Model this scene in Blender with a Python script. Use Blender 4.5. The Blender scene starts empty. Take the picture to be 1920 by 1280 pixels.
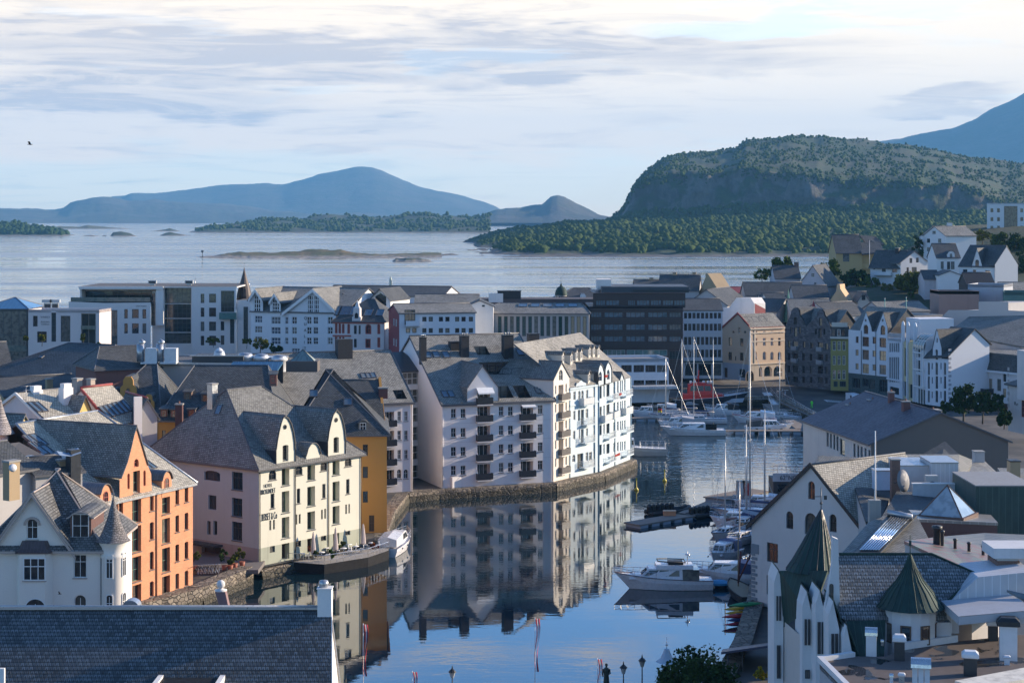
import bpy,math,random
from math import radians,sin,cos,pi,atan2,sqrt
from mathutils import Vector,Matrix,noise
from mathutils.geometry import delaunay_2d_cdt
random.seed(7)
SC = bpy.context.scene
COL = SC.collection
F,HZ,H,CX = 3400.0,405.0,42.0,960.0
cd = bpy.data.cameras.new('camera'); cam = bpy.data.objects.new('camera',cd); COL.objects.link(cam)
cam.location = (0,0,H); cam.rotation_euler = (pi/2,0,0)
cd.sensor_width = 36; cd.lens = 36*F/1920; cd.shift_y = -(640-HZ)/1920
cd.clip_start = 1; cd.clip_end = 120000
SC.camera = cam
SUN_E,SUN_R = radians(17),radians(75)
sv = Vector((cos(SUN_E)*sin(SUN_R),cos(SUN_E)*cos(SUN_R),sin(SUN_E)))
sl = bpy.data.lights.new('sun','SUN'); so = bpy.data.objects.new('sun',sl); COL.objects.link(so)
sl.energy = 5.0; sl.angle = radians(.5); sl.color = (1,.82,.61)
so.rotation_euler = sv.to_track_quat('Z','Y').to_euler(); so.location = (300,100,200)
SC.view_settings.view_transform = 'Standard'; SC.view_settings.look = 'None'
SC.view_settings.exposure = 0.86; SC.view_settings.gamma = 1
SC.cycles.use_denoising = True
SC.cycles.max_bounces = 6; SC.cycles.diffuse_bounces = 3; SC.cycles.glossy_bounces = 4
SC.cycles.volume_bounces = 0; SC.cycles.caustics_reflective = False; SC.cycles.caustics_refractive = False
SC.cycles.sample_clamp_indirect = 4
def nd(t,typ,loc=None,**kw):
 n = t.nodes.new('ShaderNode'+typ)
 for k,v in kw.items():
  if hasattr(n,k): setattr(n,k,v)
 return n
def lk(t,a,b): t.links.new(a,b)
def math_(t,op,a,b=None,c=None,clamp=False):
 n = nd(t,'Math',operation=op); n.use_clamp = clamp
 for i,x in enumerate((a,b,c)):
  if x is None: continue
  if isinstance(x,(int,float)): n.inputs[i].default_value = x
  else: lk(t,x,n.inputs[i])
 return n.outputs[0]
def mixc(t,fac,a,b,typ='MIX'):
 n = nd(t,'Mix',data_type='RGBA',blend_type=typ)
 for s,x in ((n.inputs[0],fac),(n.inputs[6],a),(n.inputs[7],b)):
  if isinstance(x,(int,float)): s.default_value = x
  elif isinstance(x,tuple): s.default_value = (*x,1)
  else: lk(t,x,s)
 return n.outputs[2]
def ramp(t,x,stops):
 n = nd(t,'ValToRGB'); e = n.color_ramp.elements
 while len(e) < len(stops): e.new(.5)
 for el,(p,c) in zip(e,stops):
  el.position = p; el.color = (*c,1) if isinstance(c,tuple) else (c,c,c,1)
 lk(t,x,n.inputs[0]); return n.outputs[0]
def mrange(t,x,a,b,c=0,d=1,smooth=True):
 n = nd(t,'MapRange',interpolation_type='SMOOTHSTEP' if smooth else 'LINEAR')
 lk(t,x,n.inputs[0])
 for i,v in zip((1,2,3,4),(a,b,c,d)): n.inputs[i].default_value = v
 return n.outputs[0]
def noise_(t,vec,scale,detail=3,rough=.55,dist=0):
 n = nd(t,'TexNoise'); lk(t,vec,n.inputs['Vector'])
 n.inputs['Scale'].default_value = scale; n.inputs['Detail'].default_value = detail
 n.inputs['Roughness'].default_value = rough; n.inputs['Distortion'].default_value = dist
 return n.outputs['Fac']
def scale_(t,vec,s):
 n = nd(t,'VectorMath',operation='MULTIPLY'); lk(t,vec,n.inputs[0]); n.inputs[1].default_value = s
 return n.outputs[0]
def make_world():
 w = bpy.data.worlds.new('World'); SC.world = w; w.use_nodes = True
 t = w.node_tree; t.nodes.clear()
 sky = nd(t,'TexSky',sky_type='NISHITA'); sky.sun_disc = False
 sky.sun_elevation = SUN_E; sky.sun_rotation = SUN_R
 sky.air_density = 1.0; sky.dust_density = .4; sky.ozone_density = 2.2
 bg = nd(t,'Background'); bg.inputs[1].default_value = .13
 d = nd(t,'TexCoord').outputs['Generated']
 sp = nd(t,'SeparateXYZ'); lk(t,d,sp.inputs[0])
 az = math_(t,'MULTIPLY',math_(t,'ARCTAN2',sp.outputs[0],sp.outputs[1]),57.2958)
 el = math_(t,'MULTIPLY',math_(t,'ARCSINE',sp.outputs[2]),57.2958)
 front = math_(t,'MULTIPLY',math_(t,'MULTIPLY',mrange(t,az,-52,-30),mrange(t,az,60,34)),mrange(t,el,27,15))
 cool = mixc(t,1.0,sky.outputs[0],(.70,.97,1.32),'MULTIPLY'); kf = math_(t,'ADD',.80,math_(t,'MULTIPLY',front,.6))
 lk(t,cool,bg.inputs[0]); lk(t,math_(t,'MULTIPLY',kf,.13),bg.inputs[1])
 cv = nd(t,'CombineXYZ'); lk(t,az,cv.inputs[0]); lk(t,el,cv.inputs[1])
 v = cv.outputs[0]
 warp = noise_(t,scale_(t,v,(.16,.9,1)),1.0,4,.6)
 wv = math_(t,'MULTIPLY',math_(t,'SUBTRACT',warp,.5),3.4)
 el2 = math_(t,'ADD',el,wv)
 def blob(a,e,ra,re,soft=.6):
  x = math_(t,'DIVIDE',math_(t,'SUBTRACT',az,a),ra)
  y = math_(t,'DIVIDE',math_(t,'SUBTRACT',el2,e),re)
  r = math_(t,'ADD',math_(t,'MULTIPLY',x,x),math_(t,'MULTIPLY',y,y))
  return mrange(t,r,1.9,.3)
 n1 = noise_(t,scale_(t,v,(.13,1.15,1)),1.0,6,.62,.3)
 n2 = noise_(t,scale_(t,v,(.30,2.4,1)),1.3,5,.6,.5)
 high = mrange(t,el,7.5,12.5,0,1)
 low = mrange(t,el,2.6,.3,0,1)
 cov = mrange(t,n1,.26,.46)
 cov2 = mrange(t,n1,.50,.72)
 cover = math_(t,'ADD',math_(t,'MULTIPLY',cov,math_(t,'SUBTRACT',1.0,high)),
    math_(t,'MULTIPLY',math_(t,'MULTIPLY',cov2,high),.75))
 cover = math_(t,'MULTIPLY',cover,math_(t,'SUBTRACT',1.0,math_(t,'MULTIPLY',low,.18)))
 west = math_(t,'SUBTRACT',1.0,front); cover = math_(t,'MULTIPLY',cover,math_(t,'SUBTRACT',1.0,math_(t,'MULTIPLY',math_(t,'MAXIMUM',west,mrange(t,el,16,34)),.9)))
 for b in ((-14,4.0,9,2.6),(-6,2.9,8,1.0),(3,3.6,11,1.5),(11,4.3,8,2.0),(-4,6.6,13,1.3)):
  cover = math_(t,'MAXIMUM',cover,math_(t,'MULTIPLY',blob(*b),mrange(t,n2,.18,.42,.85,1)))
 hole = math_(t,'MAXIMUM',blob(7.5,5.9,3.2,.42),math_(t,'MULTIPLY',blob(-10,1.0,9,.9),.85))
 hole = math_(t,'MAXIMUM',hole,math_(t,'MULTIPLY',blob(1.5,1.0,6,.8),.55))
 cover = math_(t,'MULTIPLY',cover,math_(t,'SUBTRACT',1.0,math_(t,'MULTIPLY',hole,.30)))
 cover = math_(t,'MAXIMUM',cover,math_(t,'MULTIPLY',math_(t,'MULTIPLY',front,math_(t,'SUBTRACT',1.0,mrange(t,el,6.8,9))),math_(t,'SUBTRACT',.86,math_(t,'ADD',math_(t,'MULTIPLY',low,.08),math_(t,'MULTIPLY',hole,.22)))))
 grey = math_(t,'MAXIMUM',blob(-5.0,5.0,13,.78),math_(t,'MULTIPLY',blob(-12.5,3.7,5.5,.62),.85))
 grey = math_(t,'MAXIMUM',grey,math_(t,'MULTIPLY',blob(-16,5.6,6,.45),.6))
 grey = math_(t,'MAXIMUM',grey,math_(t,'MULTIPLY',blob(13.3,3.3,1.9,.32),.7))
 grey = math_(t,'MAXIMUM',grey,math_(t,'MULTIPLY',mrange(t,n2,.55,.7),math_(t,'MULTIPLY',mrange(t,az,6,-3),.38)))
 n3 = noise_(t,scale_(t,v,(.16,1.9,1)),1.0,9,.66,1.1)
 grey = math_(t,'ADD',math_(t,'MULTIPLY',grey,mrange(t,n3,.30,.62,.35,1.05)),math_(t,'MULTIPLY',mrange(t,n3,.48,.66),mrange(t,az,15,-4,.14,.44)),clamp=True)
 warmw = mixc(t,mrange(t,az,-14,14),(1.36,1.13,.86),(1.36,1.16,.90))
 cc = mixc(t,grey,warmw,(.78,.69,.63))
 cb = nd(t,'Background'); lk(t,cc,cb.inputs[0]); cb.inputs[1].default_value = .66
 mx = nd(t,'MixShader'); lk(t,cover,mx.inputs[0]); lk(t,bg.outputs[0],mx.inputs[1]); lk(t,cb.outputs[0],mx.inputs[2])
 o = nd(t,'OutputWorld'); lk(t,mx.outputs[0],o.inputs[0])
make_world()
VIEW = [0.0,0.0,1.0]
def V(x0=0.0,y0=0.0,s=1.0): VIEW[:] = x0,y0,s
def QX(x): return VIEW[0]+x/VIEW[2]
def QY(y): return VIEW[1]+y/VIEW[2]
def at(px,py,Y): return Vector(((QX(px)-CX)/F*Y,Y,H-(QY(py)-HZ)/F*Y))
def gnd(px,py,z=0.0): return at(px,py,(H-z)*F/(QY(py)-HZ))
def zat(py,Y): return H-(QY(py)-HZ)/F*Y
def xat(px,Y): return (QX(px)-CX)/F*Y
class MB:
 def __init__(s): s.v = []; s.f = []; s.m = []; s.sm = []
 def poly(s,pts,m=0,sm=False):
  b = len(s.v); s.v += [Vector(p) for p in pts]; s.f.append(list(range(b,b+len(pts)))); s.m.append(m); s.sm.append(sm); return s
 def faces(s,vs,fs,m=0,sm=False):
  b = len(s.v); s.v += [Vector(p) for p in vs]
  for f in fs: s.f.append([b+i for i in f]); s.m.append(m); s.sm.append(sm)
  return s
 def box(s,x0,x1,y0,y1,z0,z1,m=0,R=None,o=None):
  vs = [(x,y,z) for z in (z0,z1) for x,y in ((x0,y0),(x1,y0),(x1,y1),(x0,y1))]
  if R is not None: vs = [R @ Vector(v) for v in vs]
  if o is not None: vs = [Vector(o)+Vector(v) for v in vs]
  return s.faces(vs,[(0,3,2,1),(4,5,6,7),(0,1,5,4),(1,2,6,5),(2,3,7,6),(3,0,4,7)],m)
 def prism(s,pts,d,m=0,caps=True):
  d = Vector(d); n = len(pts); vs = [Vector(p) for p in pts]; vs += [p+d for p in vs]
  fs = [(i,(i+1) % n,n+(i+1) % n,n+i) for i in range(n)]
  if caps: fs += [tuple(range(n))[::-1],tuple(range(n,2*n))]
  return s.faces(vs,fs,m)
 def tube(s,pts,r,n=6,m=0,cap=True):
  pts = [Vector(p) for p in pts]; k = len(pts); rs = r if isinstance(r,(list,tuple)) else [r]*k
  vs = []
  for i,p in enumerate(pts):
   d = (pts[min(i+1,k-1)]-pts[max(i-1,0)]).normalized()
   a = d.cross(Vector((0,0,1)) if abs(d.z) < .9 else Vector((1,0,0))).normalized(); b = d.cross(a)
   vs += [p+(a*cos(2*pi*j/n)+b*sin(2*pi*j/n))*rs[i] for j in range(n)]
  fs = [(i*n+j,i*n+(j+1) % n,(i+1)*n+(j+1) % n,(i+1)*n+j) for i in range(k-1) for j in range(n)]
  if cap: fs += [tuple(range(n))[::-1],tuple(range((k-1)*n,k*n))]
  return s.faces(vs,fs,m,n > 5)
 def lathe(s,prof,c=(0,0,0),n=16,m=0,a0=0,a1=2*pi,sm=True,sx=1,sy=1):
  c = Vector(c); full = abs(a1-a0-2*pi) < 1e-6; k = n if full else n+1
  vs = [c+Vector((r*cos(a0+(a1-a0)*j/n)*sx,r*sin(a0+(a1-a0)*j/n)*sy,z)) for r,z in prof for j in range(k)]
  fs = [(i*k+j,i*k+(j+1) % k,(i+1)*k+(j+1) % k,(i+1)*k+j) for i in range(len(prof)-1) for j in range(n)]
  return s.faces(vs,fs,m,sm)
 def ball(s,c,r,n=10,m=0,sz=1.0):
  return s.lathe([(r*sin(pi*i/(n//2)) if 0 < i < n//2 else .001*r,-r*cos(pi*i/(n//2))*sz) for i in range(n//2+1)],c,n,m)
 def loft(s,rings,m=0,sm=False,closed=True,caps=True):
  k = len(rings[0]); vs = [p for r in rings for p in r]; q = k if closed else k-1
  fs = [(i*k+j,i*k+(j+1) % k,(i+1)*k+(j+1) % k,(i+1)*k+j) for i in range(len(rings)-1) for j in range(q)]
  s.faces(vs,fs,m,sm)
  if caps: s.faces(rings[0],[tuple(range(k))[::-1]],m); s.faces(rings[-1],[tuple(range(k))],m)
  return s
 def solid(s,vs,fs,th,m=0,me=None):
  vs = [Vector(v) for v in vs]; n = len(vs); low = [v-Vector((0,0,th)) for v in vs]
  ed = {}
  for f in fs:
   for i in range(len(f)):
    e = (f[i],f[(i+1) % len(f)]); k = tuple(sorted(e)); ed.setdefault(k,[]).append(e)
  s.faces(vs,fs,m); s.faces(low,[tuple(reversed(f)) for f in fs],m if me is None else me)
  s.faces(vs+low,[(e[0][1],e[0][0],e[0][0]+n,e[0][1]+n) for e in ed.values() if len(e) == 1],m if me is None else me)
  return s
 def mesh(s,name,mats):
  me = bpy.data.meshes.new(name); me.from_pydata(s.v,[],s.f)
  for q in (mats if isinstance(mats,(list,tuple)) else [mats]): me.materials.append(q)
  me.polygons.foreach_set('material_index',s.m); me.polygons.foreach_set('use_smooth',s.sm)
  uv = me.uv_layers.new(name='UVMap').data; Z = Vector((0,0,1))
  for p in me.polygons:
   nn = p.normal; t = Z.cross(nn)
   if t.length < .05: t = Vector((1,0,0))
   t.normalize(); b = nn.cross(t)
   for li in p.loop_indices:
    c = me.vertices[me.loops[li].vertex_index].co; uv[li].uv = (c.dot(t),c.dot(b))
  me.update(); return me
 def build(s,name,mats,parent=None,loc=None,rz=0):
  o = bpy.data.objects.new(name,s.mesh(name,mats)); COL.objects.link(o)
  if parent is not None: o.parent = parent
  if loc is not None: o.location = loc
  o.rotation_euler.z = rz
  return o
 def __bool__(s): return bool(s.f)
def tag(o,label,cat,group=None,kind=None):
 if label: o['label'] = label
 if cat: o['category'] = cat
 if group: o['group'] = group
 if kind: o['kind'] = kind
 return o
def thing(name,label,cat,loc=(0,0,0),rz=0,group=None):
 o = bpy.data.objects.new(name,None); COL.objects.link(o); o.location = loc; o.rotation_euler.z = rz; o.empty_display_size = .5
 return tag(o,label,cat,group)
def struct(o): o['kind'] = 'structure'; return o
def dup(root,loc,rz=0,label=None,sc=None):
 def cp(o,par):
  c = o.copy(); COL.objects.link(c)
  if par is not None: c.parent = par
  for ch in KIDS(o): cp(ch,c)
  return c
 r = cp(root,None); r.location = loc; r.rotation_euler.z = rz
 if sc: r.scale = (sc,sc,sc)
 if label: r['label'] = label
 return r
def KIDS(o): return [c for c in list(bpy.data.objects) if c.parent is o] if len(bpy.data.objects) < 200 else list(o.children)
_MAT = {}
def newmat(name):
 m = bpy.data.materials.new(name); m.use_nodes = True; t = m.node_tree
 return m,t,t.nodes['Principled BSDF']
def bump(t,b,h,dist=.05,strength=.6):
 n = nd(t,'Bump'); lk(t,h,n.inputs['Height']); n.inputs['Distance'].default_value = dist; n.inputs['Strength'].default_value = strength
 lk(t,n.outputs[0],b.inputs['Normal'])
def plaster(c,name=None,dirt=.34,rough=.85):
 k = ('pl',c)
 if k in _MAT: return _MAT[k]
 m,t,b = newmat(name or 'plaster'); P = nd(t,'TexCoord').outputs['Object']
 n = noise_(t,P,.35,5,.65); n2 = noise_(t,scale_(t,P,(1.1,1.1,.10)),1.0,5,.65); n3 = noise_(t,P,9,3)
 f = math_(t,'MULTIPLY',math_(t,'ADD',math_(t,'MULTIPLY',mrange(t,n,.4,.75),.6),math_(t,'MULTIPLY',mrange(t,n2,.52,.75),.7)),dirt)
 base = mixc(t,f,c,tuple(x*.45+.02 for x in c)); base = mixc(t,math_(t,'MULTIPLY',mrange(t,n3,.3,.7),.06),base,(.3,.3,.3))
 lk(t,base,b.inputs['Base Color']); b.inputs['Roughness'].default_value = rough; bump(t,b,n3,.02,.5)
 _MAT[k] = m; return m
def slate(c=(.245,.238,.218),w=.34,h=.22,var=.32,name='slate_roofing',moss=.25,scallop=False):
 k = ('sl',c,w,h)
 if k in _MAT: return _MAT[k]
 m,t,b = newmat(name); tc = nd(t,'TexCoord'); P = tc.outputs['Object']; U = tc.outputs['UV']
 br = nd(t,'TexBrick'); br.offset = .5; lk(t,U,br.inputs['Vector'])
 for i,v in (('Scale',1),('Mortar Size',.035*w/.3),('Mortar Smooth',.4),('Bias',0),('Brick Width',w),('Row Height',h)): br.inputs[i].default_value = v
 br.inputs['Color1'].default_value = tuple(x*(1-var) for x in c)+(1,); br.inputs['Color2'].default_value = tuple(min(1,x*(1+var)) for x in c)+(1,)
 br.inputs['Mortar'].default_value = tuple(x*.30 for x in c)+(1,)
 n = noise_(t,P,.25,5,.65); n2 = noise_(t,P,2.5,4,.6)
 col = mixc(t,math_(t,'MULTIPLY',mrange(t,n,.4,.7),.35),br.outputs[0],tuple(x*1.35 for x in c))
 col = mixc(t,math_(t,'MULTIPLY',mrange(t,n2,.5,.75),moss),col,(.13,.13,.08))
 if scallop:
  sq = nd(t,'SeparateXYZ'); lk(t,U,sq.inputs[0]); vv = math_(t,'DIVIDE',sq.outputs[1],h); row = math_(t,'MULTIPLY',math_(t,'FLOOR',vv),.5)
  uu = math_(t,'ABSOLUTE',math_(t,'SUBTRACT',math_(t,'FRACT',math_(t,'ADD',math_(t,'DIVIDE',sq.outputs[0],w),row)),.5))
  cut = mrange(t,math_(t,'SUBTRACT',math_(t,'MULTIPLY',uu,2.0),math_(t,'MULTIPLY',math_(t,'FRACT',vv),.9)),.30,.52); col = mixc(t,cut,col,tuple(x*.42 for x in c))
 lk(t,col,b.inputs['Base Color']); b.inputs['Roughness'].default_value = .62; b.inputs['IOR'].default_value = 1.3
 sx = nd(t,'SeparateXYZ'); lk(t,U,sx.inputs[0])
 fr = math_(t,'FRACT',math_(t,'DIVIDE',sx.outputs[1],h))
 bump(t,b,math_(t,'ADD',math_(t,'MULTIPLY',math_(t,'SUBTRACT',1.0,fr),.6),math_(t,'ADD',math_(t,'MULTIPLY',br.outputs[1],-.5),math_(t,'MULTIPLY',n2,.3))),.04,.8)
 _MAT[k] = m; return m
def bricks(c,w=.25,h=.08,name='brickwork',mort=(.35,.2,.14),ms=.012,var=.18):
 k = ('br',c,w)
 if k in _MAT: return _MAT[k]
 m,t,b = newmat(name); tc = nd(t,'TexCoord'); P = tc.outputs['Object']
 br = nd(t,'TexBrick'); lk(t,tc.outputs['UV'],br.inputs['Vector'])
 for i,v in (('Scale',1),('Mortar Size',ms),('Mortar Smooth',.3),('Bias',0),('Brick Width',w),('Row Height',h)): br.inputs[i].default_value = v
 br.inputs['Color1'].default_value = tuple(x*(1-var) for x in c)+(1,); br.inputs['Color2'].default_value = tuple(min(1,x*(1+var)) for x in c)+(1,)
 br.inputs['Mortar'].default_value = (*mort,1)
 n = noise_(t,P,.5,5,.65)
 lk(t,mixc(t,math_(t,'MULTIPLY',mrange(t,n,.45,.75),.3),br.outputs[0],tuple(x*.55 for x in c)),b.inputs['Base Color'])
 b.inputs['Roughness'].default_value = .85; bump(t,b,math_(t,'ADD',math_(t,'MULTIPLY',br.outputs[1],-1.0),math_(t,'MULTIPLY',noise_(t,P,6,3),.6)),.03,.7)
 _MAT[k] = m; return m
def paint(c,rough=.45,metal=0.0,name='paint',var=.08,spec=.5):
 k = ('pt',c,rough,metal)
 if k in _MAT: return _MAT[k]
 m,t,b = newmat(name); P = nd(t,'TexCoord').outputs['Object']; n = noise_(t,P,1.7,4,.6)
 lk(t,mixc(t,mrange(t,n,.35,.75,0,var*2.5),c,tuple(x*.5+.015 for x in c)),b.inputs['Base Color'])
 b.inputs['Roughness'].default_value = rough; b.inputs['Metallic'].default_value = metal
 lk(t,mrange(t,noise_(t,P,4,3),.3,.7,max(.02,rough-.08),min(1,rough+.12)),b.inputs['Roughness'])
 _MAT[k] = m; return m
def seam(c,c2,gap=.5,rough=.5,name='seamed_metal'):
 k = ('sm',c,gap)
 if k in _MAT: return _MAT[k]
 m,t,b = newmat(name); tc = nd(t,'TexCoord'); P = tc.outputs['Object']
 sx = nd(t,'SeparateXYZ'); lk(t,tc.outputs['UV'],sx.inputs[0])
 fr = math_(t,'FRACT',math_(t,'DIVIDE',sx.outputs[0],gap)); ln = math_(t,'LESS_THAN',fr,.12)
 n = noise_(t,scale_(t,P,(1,1,.3)),1.1,5,.65)
 col = mixc(t,mrange(t,n,.35,.7),c,c2); col = mixc(t,math_(t,'MULTIPLY',ln,.45),col,tuple(x*1.6+.02 for x in c))
 lk(t,col,b.inputs['Base Color']); b.inputs['Roughness'].default_value = rough; b.inputs['Metallic'].default_value = .15
 bump(t,b,ln,.05,1.0)
 _MAT[k] = m; return m
def glassy(c=(.018,.024,.03),rough=.04,name='window_glass',ior=1.75):
 k = ('gl',c,rough)
 if k in _MAT: return _MAT[k]
 m,t,b = newmat(name); oi = nd(t,'ObjectInfo'); P = nd(t,'TexCoord').outputs['Object']
 r = oi.outputs['Random']
 col = mixc(t,mrange(t,r,.55,1.0,0,.9),c,(.20,.19,.16))
 col = mixc(t,math_(t,'MULTIPLY',mrange(t,noise_(t,P,1.1,2),.45,.6),.5),col,tuple(x*.5 for x in c))
 lk(t,col,b.inputs['Base Color']); b.inputs['Roughness'].default_value = rough; b.inputs['IOR'].default_value = ior
 bump(t,b,noise_(t,P,.9,2),.01,.25)
 _MAT[k] = m; return m
# ================================================================== sea, islands, mountains
def mat_water():
 m,t,b = newmat('harbour_water'); P = nd(t,'NewGeometry').outputs['Position']
 sp = nd(t,'SeparateXYZ'); lk(t,P,sp.inputs[0]); y = sp.outputs[1]; x = sp.outputs[0]
 b.inputs['Base Color'].default_value = (.006,.020,.030,1); b.inputs['Roughness'].default_value = .015; b.inputs['IOR'].default_value = 1.7
 far = mrange(t,y,300,620); mid = math_(t,'MULTIPLY',mrange(t,y,262,330),mrange(t,x,8,30))
 patch = mrange(t,noise_(t,scale_(t,P,(.012,.03,1)),1.0,3),.4,.62)
 a = noise_(t,scale_(t,P,(.55,1.3,1)),1.0,3,.5,.3); c = noise_(t,scale_(t,P,(.12,.3,1)),1.0,2,.5)
 big = noise_(t,scale_(t,P,(.012,.05,1)),1.0,4,.6)
 streak = noise_(t,scale_(t,P,(.0012,.011,1)),1.0,4,.65)
 h1 = math_(t,'MULTIPLY',a,math_(t,'ADD',.0022,math_(t,'ADD',math_(t,'MULTIPLY',mid,.07),math_(t,'MULTIPLY',patch,.006))))
 h2 = math_(t,'MULTIPLY',c,math_(t,'ADD',.006,math_(t,'MULTIPLY',mid,.10)))
 h3 = math_(t,'MULTIPLY',math_(t,'MULTIPLY',big,far),math_(t,'ADD',.5,math_(t,'MULTIPLY',mrange(t,streak,.4,.62),2.2)))
 h = math_(t,'ADD',math_(t,'ADD',h1,h2),h3)
 bump(t,b,h,1.0,1.0)
 lk(t,math_(t,'ADD',.015,math_(t,'MULTIPLY',math_(t,'MULTIPLY',far,mrange(t,streak,.38,.62)),.22)),b.inputs['Roughness'])
 return m
sea = MB().poly([(-8900,-300,0),(8900,-300,0),(8900,19400,0),(-8900,19400,0)]).build('sea_water',mat_water()); struct(sea)
def mat_land(name,green,green2,heath,rock,rocky=.5,sc=.02):
 m,t,b = newmat(name); g = nd(t,'NewGeometry'); P = g.outputs['Position']
 sp = nd(t,'SeparateXYZ'); lk(t,g.outputs['Normal'],sp.inputs[0]); pz = nd(t,'SeparateXYZ'); lk(t,P,pz.inputs[0])
 n = noise_(t,P,sc,6,.62); n2 = noise_(t,P,sc*4,5,.65); n3 = noise_(t,scale_(t,P,(1,1,.35)),sc*2.2,5,.7)
 col = mixc(t,mrange(t,n,.4,.6),green,heath); col = mixc(t,mrange(t,n2,.45,.6,0,.8),col,green2)
 steep = mrange(t,math_(t,'ADD',sp.outputs[2],math_(t,'MULTIPLY',math_(t,'SUBTRACT',n3,.5),1.1)),.80,.52)
 shore = mrange(t,math_(t,'ADD',pz.outputs[2],math_(t,'MULTIPLY',n2,3.0)),4.2,2.2)
 rk = mixc(t,mrange(t,n3,.35,.65),rock,tuple(x*.35 for x in rock))
 col = mixc(t,math_(t,'MAXIMUM',math_(t,'MULTIPLY',steep,rocky),shore),col,rk)
 lk(t,col,b.inputs['Base Color']); b.inputs['Roughness'].default_value = .95
 bump(t,b,math_(t,'ADD',n2,n3),3.0*.02/sc,.7); return m
def interp(tb,x):
 if not isinstance(tb,(list,tuple)): return tb
 if x <= tb[0][0]: return tb[0][1]
 for (a,va),(b,vb) in zip(tb,tb[1:]):
  if x <= b: return va+(vb-va)*(x-a)/(b-a)
 return tb[-1][1]
TERR = {}
def terrain(name,p0,p1,step,stations,mat,rough=2.0,sub=6,seed=0,rsc=.01):
 """stations from the shore to the ridge: (depth, picture row of the surface there), both may vary along the picture"""
 cols = [p0+step*i for i in range(int((p1-p0)/step)+1)]; vs = []; rows = (len(stations)-1)*sub+1
 for px in cols:
  st = []
  for (Y,py) in stations:
   q = interp(py,px)
   if Y is None: Yv = H*F/(q-HZ); z = -.6
   else: Yv = interp(Y,px); z = zat(q,Yv)
   st.append((Yv,z))
  for k in range(rows):
   i = min(k//sub,len(st)-2); f = k/sub-i
   Y = st[i][0]+(st[i+1][0]-st[i][0])*f; z = st[i][1]+(st[i+1][1]-st[i][1])*f
   p = Vector(((px-CX)/F*Y,Y,z))
   e = min(1,k/max(1,sub*.5))
   q = p*rsc+Vector((seed,seed*2,0))
   dz = (noise.fractal(q,.9,2.1,6)*rough)*e
   dy = noise.fractal(q*1.3+Vector((9,5,1)),.9,2.1,5)*rough*2.5*e
   vs.append((p.x*(1+dy/Y),Y+dy,max(z+dz,-.6)))
 n = rows; fs = [(i*n+k,(i+1)*n+k,(i+1)*n+k+1,i*n+k+1) for i in range(len(cols)-1) for k in range(n-1)]
 mb = MB(); mb.faces(vs,fs,0,True); o = mb.build(name,mat); struct(o)
 TERR[name+('_again' if name in TERR else '')] = (cols,rows,vs); return o
L_far = mat_land('far_mountain_ground',(.05,.06,.045),(.06,.06,.05),(.09,.08,.07),(.2,.19,.18),.5,.004)
L_hill = mat_land('hill_ground',(.035,.058,.014),(.026,.044,.012),(.048,.046,.020),(.15,.13,.12),.85,.012)
L_isle = mat_land('island_ground',(.08,.09,.03),(.05,.065,.02),(.17,.11,.05),(.36,.31,.27),.6,.05)
L_dark = mat_land('wooded_island_ground',(.03,.05,.018),(.04,.055,.02),(.06,.055,.03),(.3,.27,.24),.6,.02)
sil = [(780,481),(820,470),(860,455),(900,442),(960,431),(1060,420),(1140,415),(1165,396),(1178,372),(1190,345),(1215,318),(1250,291),(1300,285),(1340,283),(1375,278),(1400,264),(1480,253),(1560,258),(1640,264),(1700,271),(1760,281),(1830,296),(1920,306),(2100,340),(2300,380)]
brow = [(780,481),(820,471),(860,457),(900,444),(960,433),(1060,422),(1140,416.5),(1165,400),(1178,376),(1190,352),(1215,335),(1260,325),(1330,328),(1400,318),(1470,320),(1530,330),(1600,336),(1700,342),(1780,345),(1840,360),(1880,380),(1920,385),(2100,395),(2300,400)]
foot = [(780,482),(820,475),(860,464),(900,452),(960,440),(1060,427),(1140,420),(1300,412),(1500,402),(1650,405),(1750,412),(1850,408),(2300,410)]
mid_ = [(780,483),(860,477),(960,466),(1100,458),(1250,450),(2300,446)]
hillY = lambda a: a
terrain('hill_across_the_sound',780,2300,4,[(None,[(780,484),(900,483),(1100,482.5),(1500,482),(2300,483)]),(2150,mid_),(2850,foot),(2900,brow),(4000,sil),(4700,[(780,490),(1100,470),(1200,400),(2300,430)])],L_hill,7,9,3,.02)
terrain('wooded_island',355,920,4,[(None,437),(4800,[(355,437),(390,426),(500,425),(920,424)]),(5300,[(355,437),(375,432),(395,425),(420,424),(440,419),(480,416),(495,412),(512,408),(530,409),(570,411),(590,406),(618,401),(640,404),(665,403),(690,408),(720,409),(760,403),(800,401),(820,405),(870,407),(920,407)]),(6300,445)],L_dark,6,7,11,.012)
terrain('wooded_island',-60,150,3,[(None,443),(3900,[(-60,432),(60,436),(148,443)]),(4100,[(-60,417),(0,419),(35,418),(60,424),(100,433),(130,439),(150,443.5)]),(4500,450)],L_dark,4,6,21,.02)
for (a,b,yb,top) in ((75,258,429.5,[(75,429),(110,424),(150,425),(165,422),(185,424),(220,427),(258,429.5)]),
      (206,258,443.5,[(206,443),(212,436),(228,434),(245,438),(258,443.5)]),
      (280,338,434,[(280,434),(305,431),(318,428),(330,431),(338,434)]),
      (297,372,442.6,[(297,442),(310,437),(320,435),(332,438),(350,441),(372,442.6)]),
      (150,206,443.4,[(150,443),(170,440),(188,443),(195,440.5),(206,443.4)]),
      (360,400,427.6,[(360,427.5),(380,424.5),(400,427)])):
 Yb = H*F/(yb-HZ)
 terrain('rocky_islet',a,b,2,[(None,yb),(Yb*1.03,top),(Yb*1.07,yb+2)],L_dark if yb != 429.5 else L_isle,1.2,5,a,.05)
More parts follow.
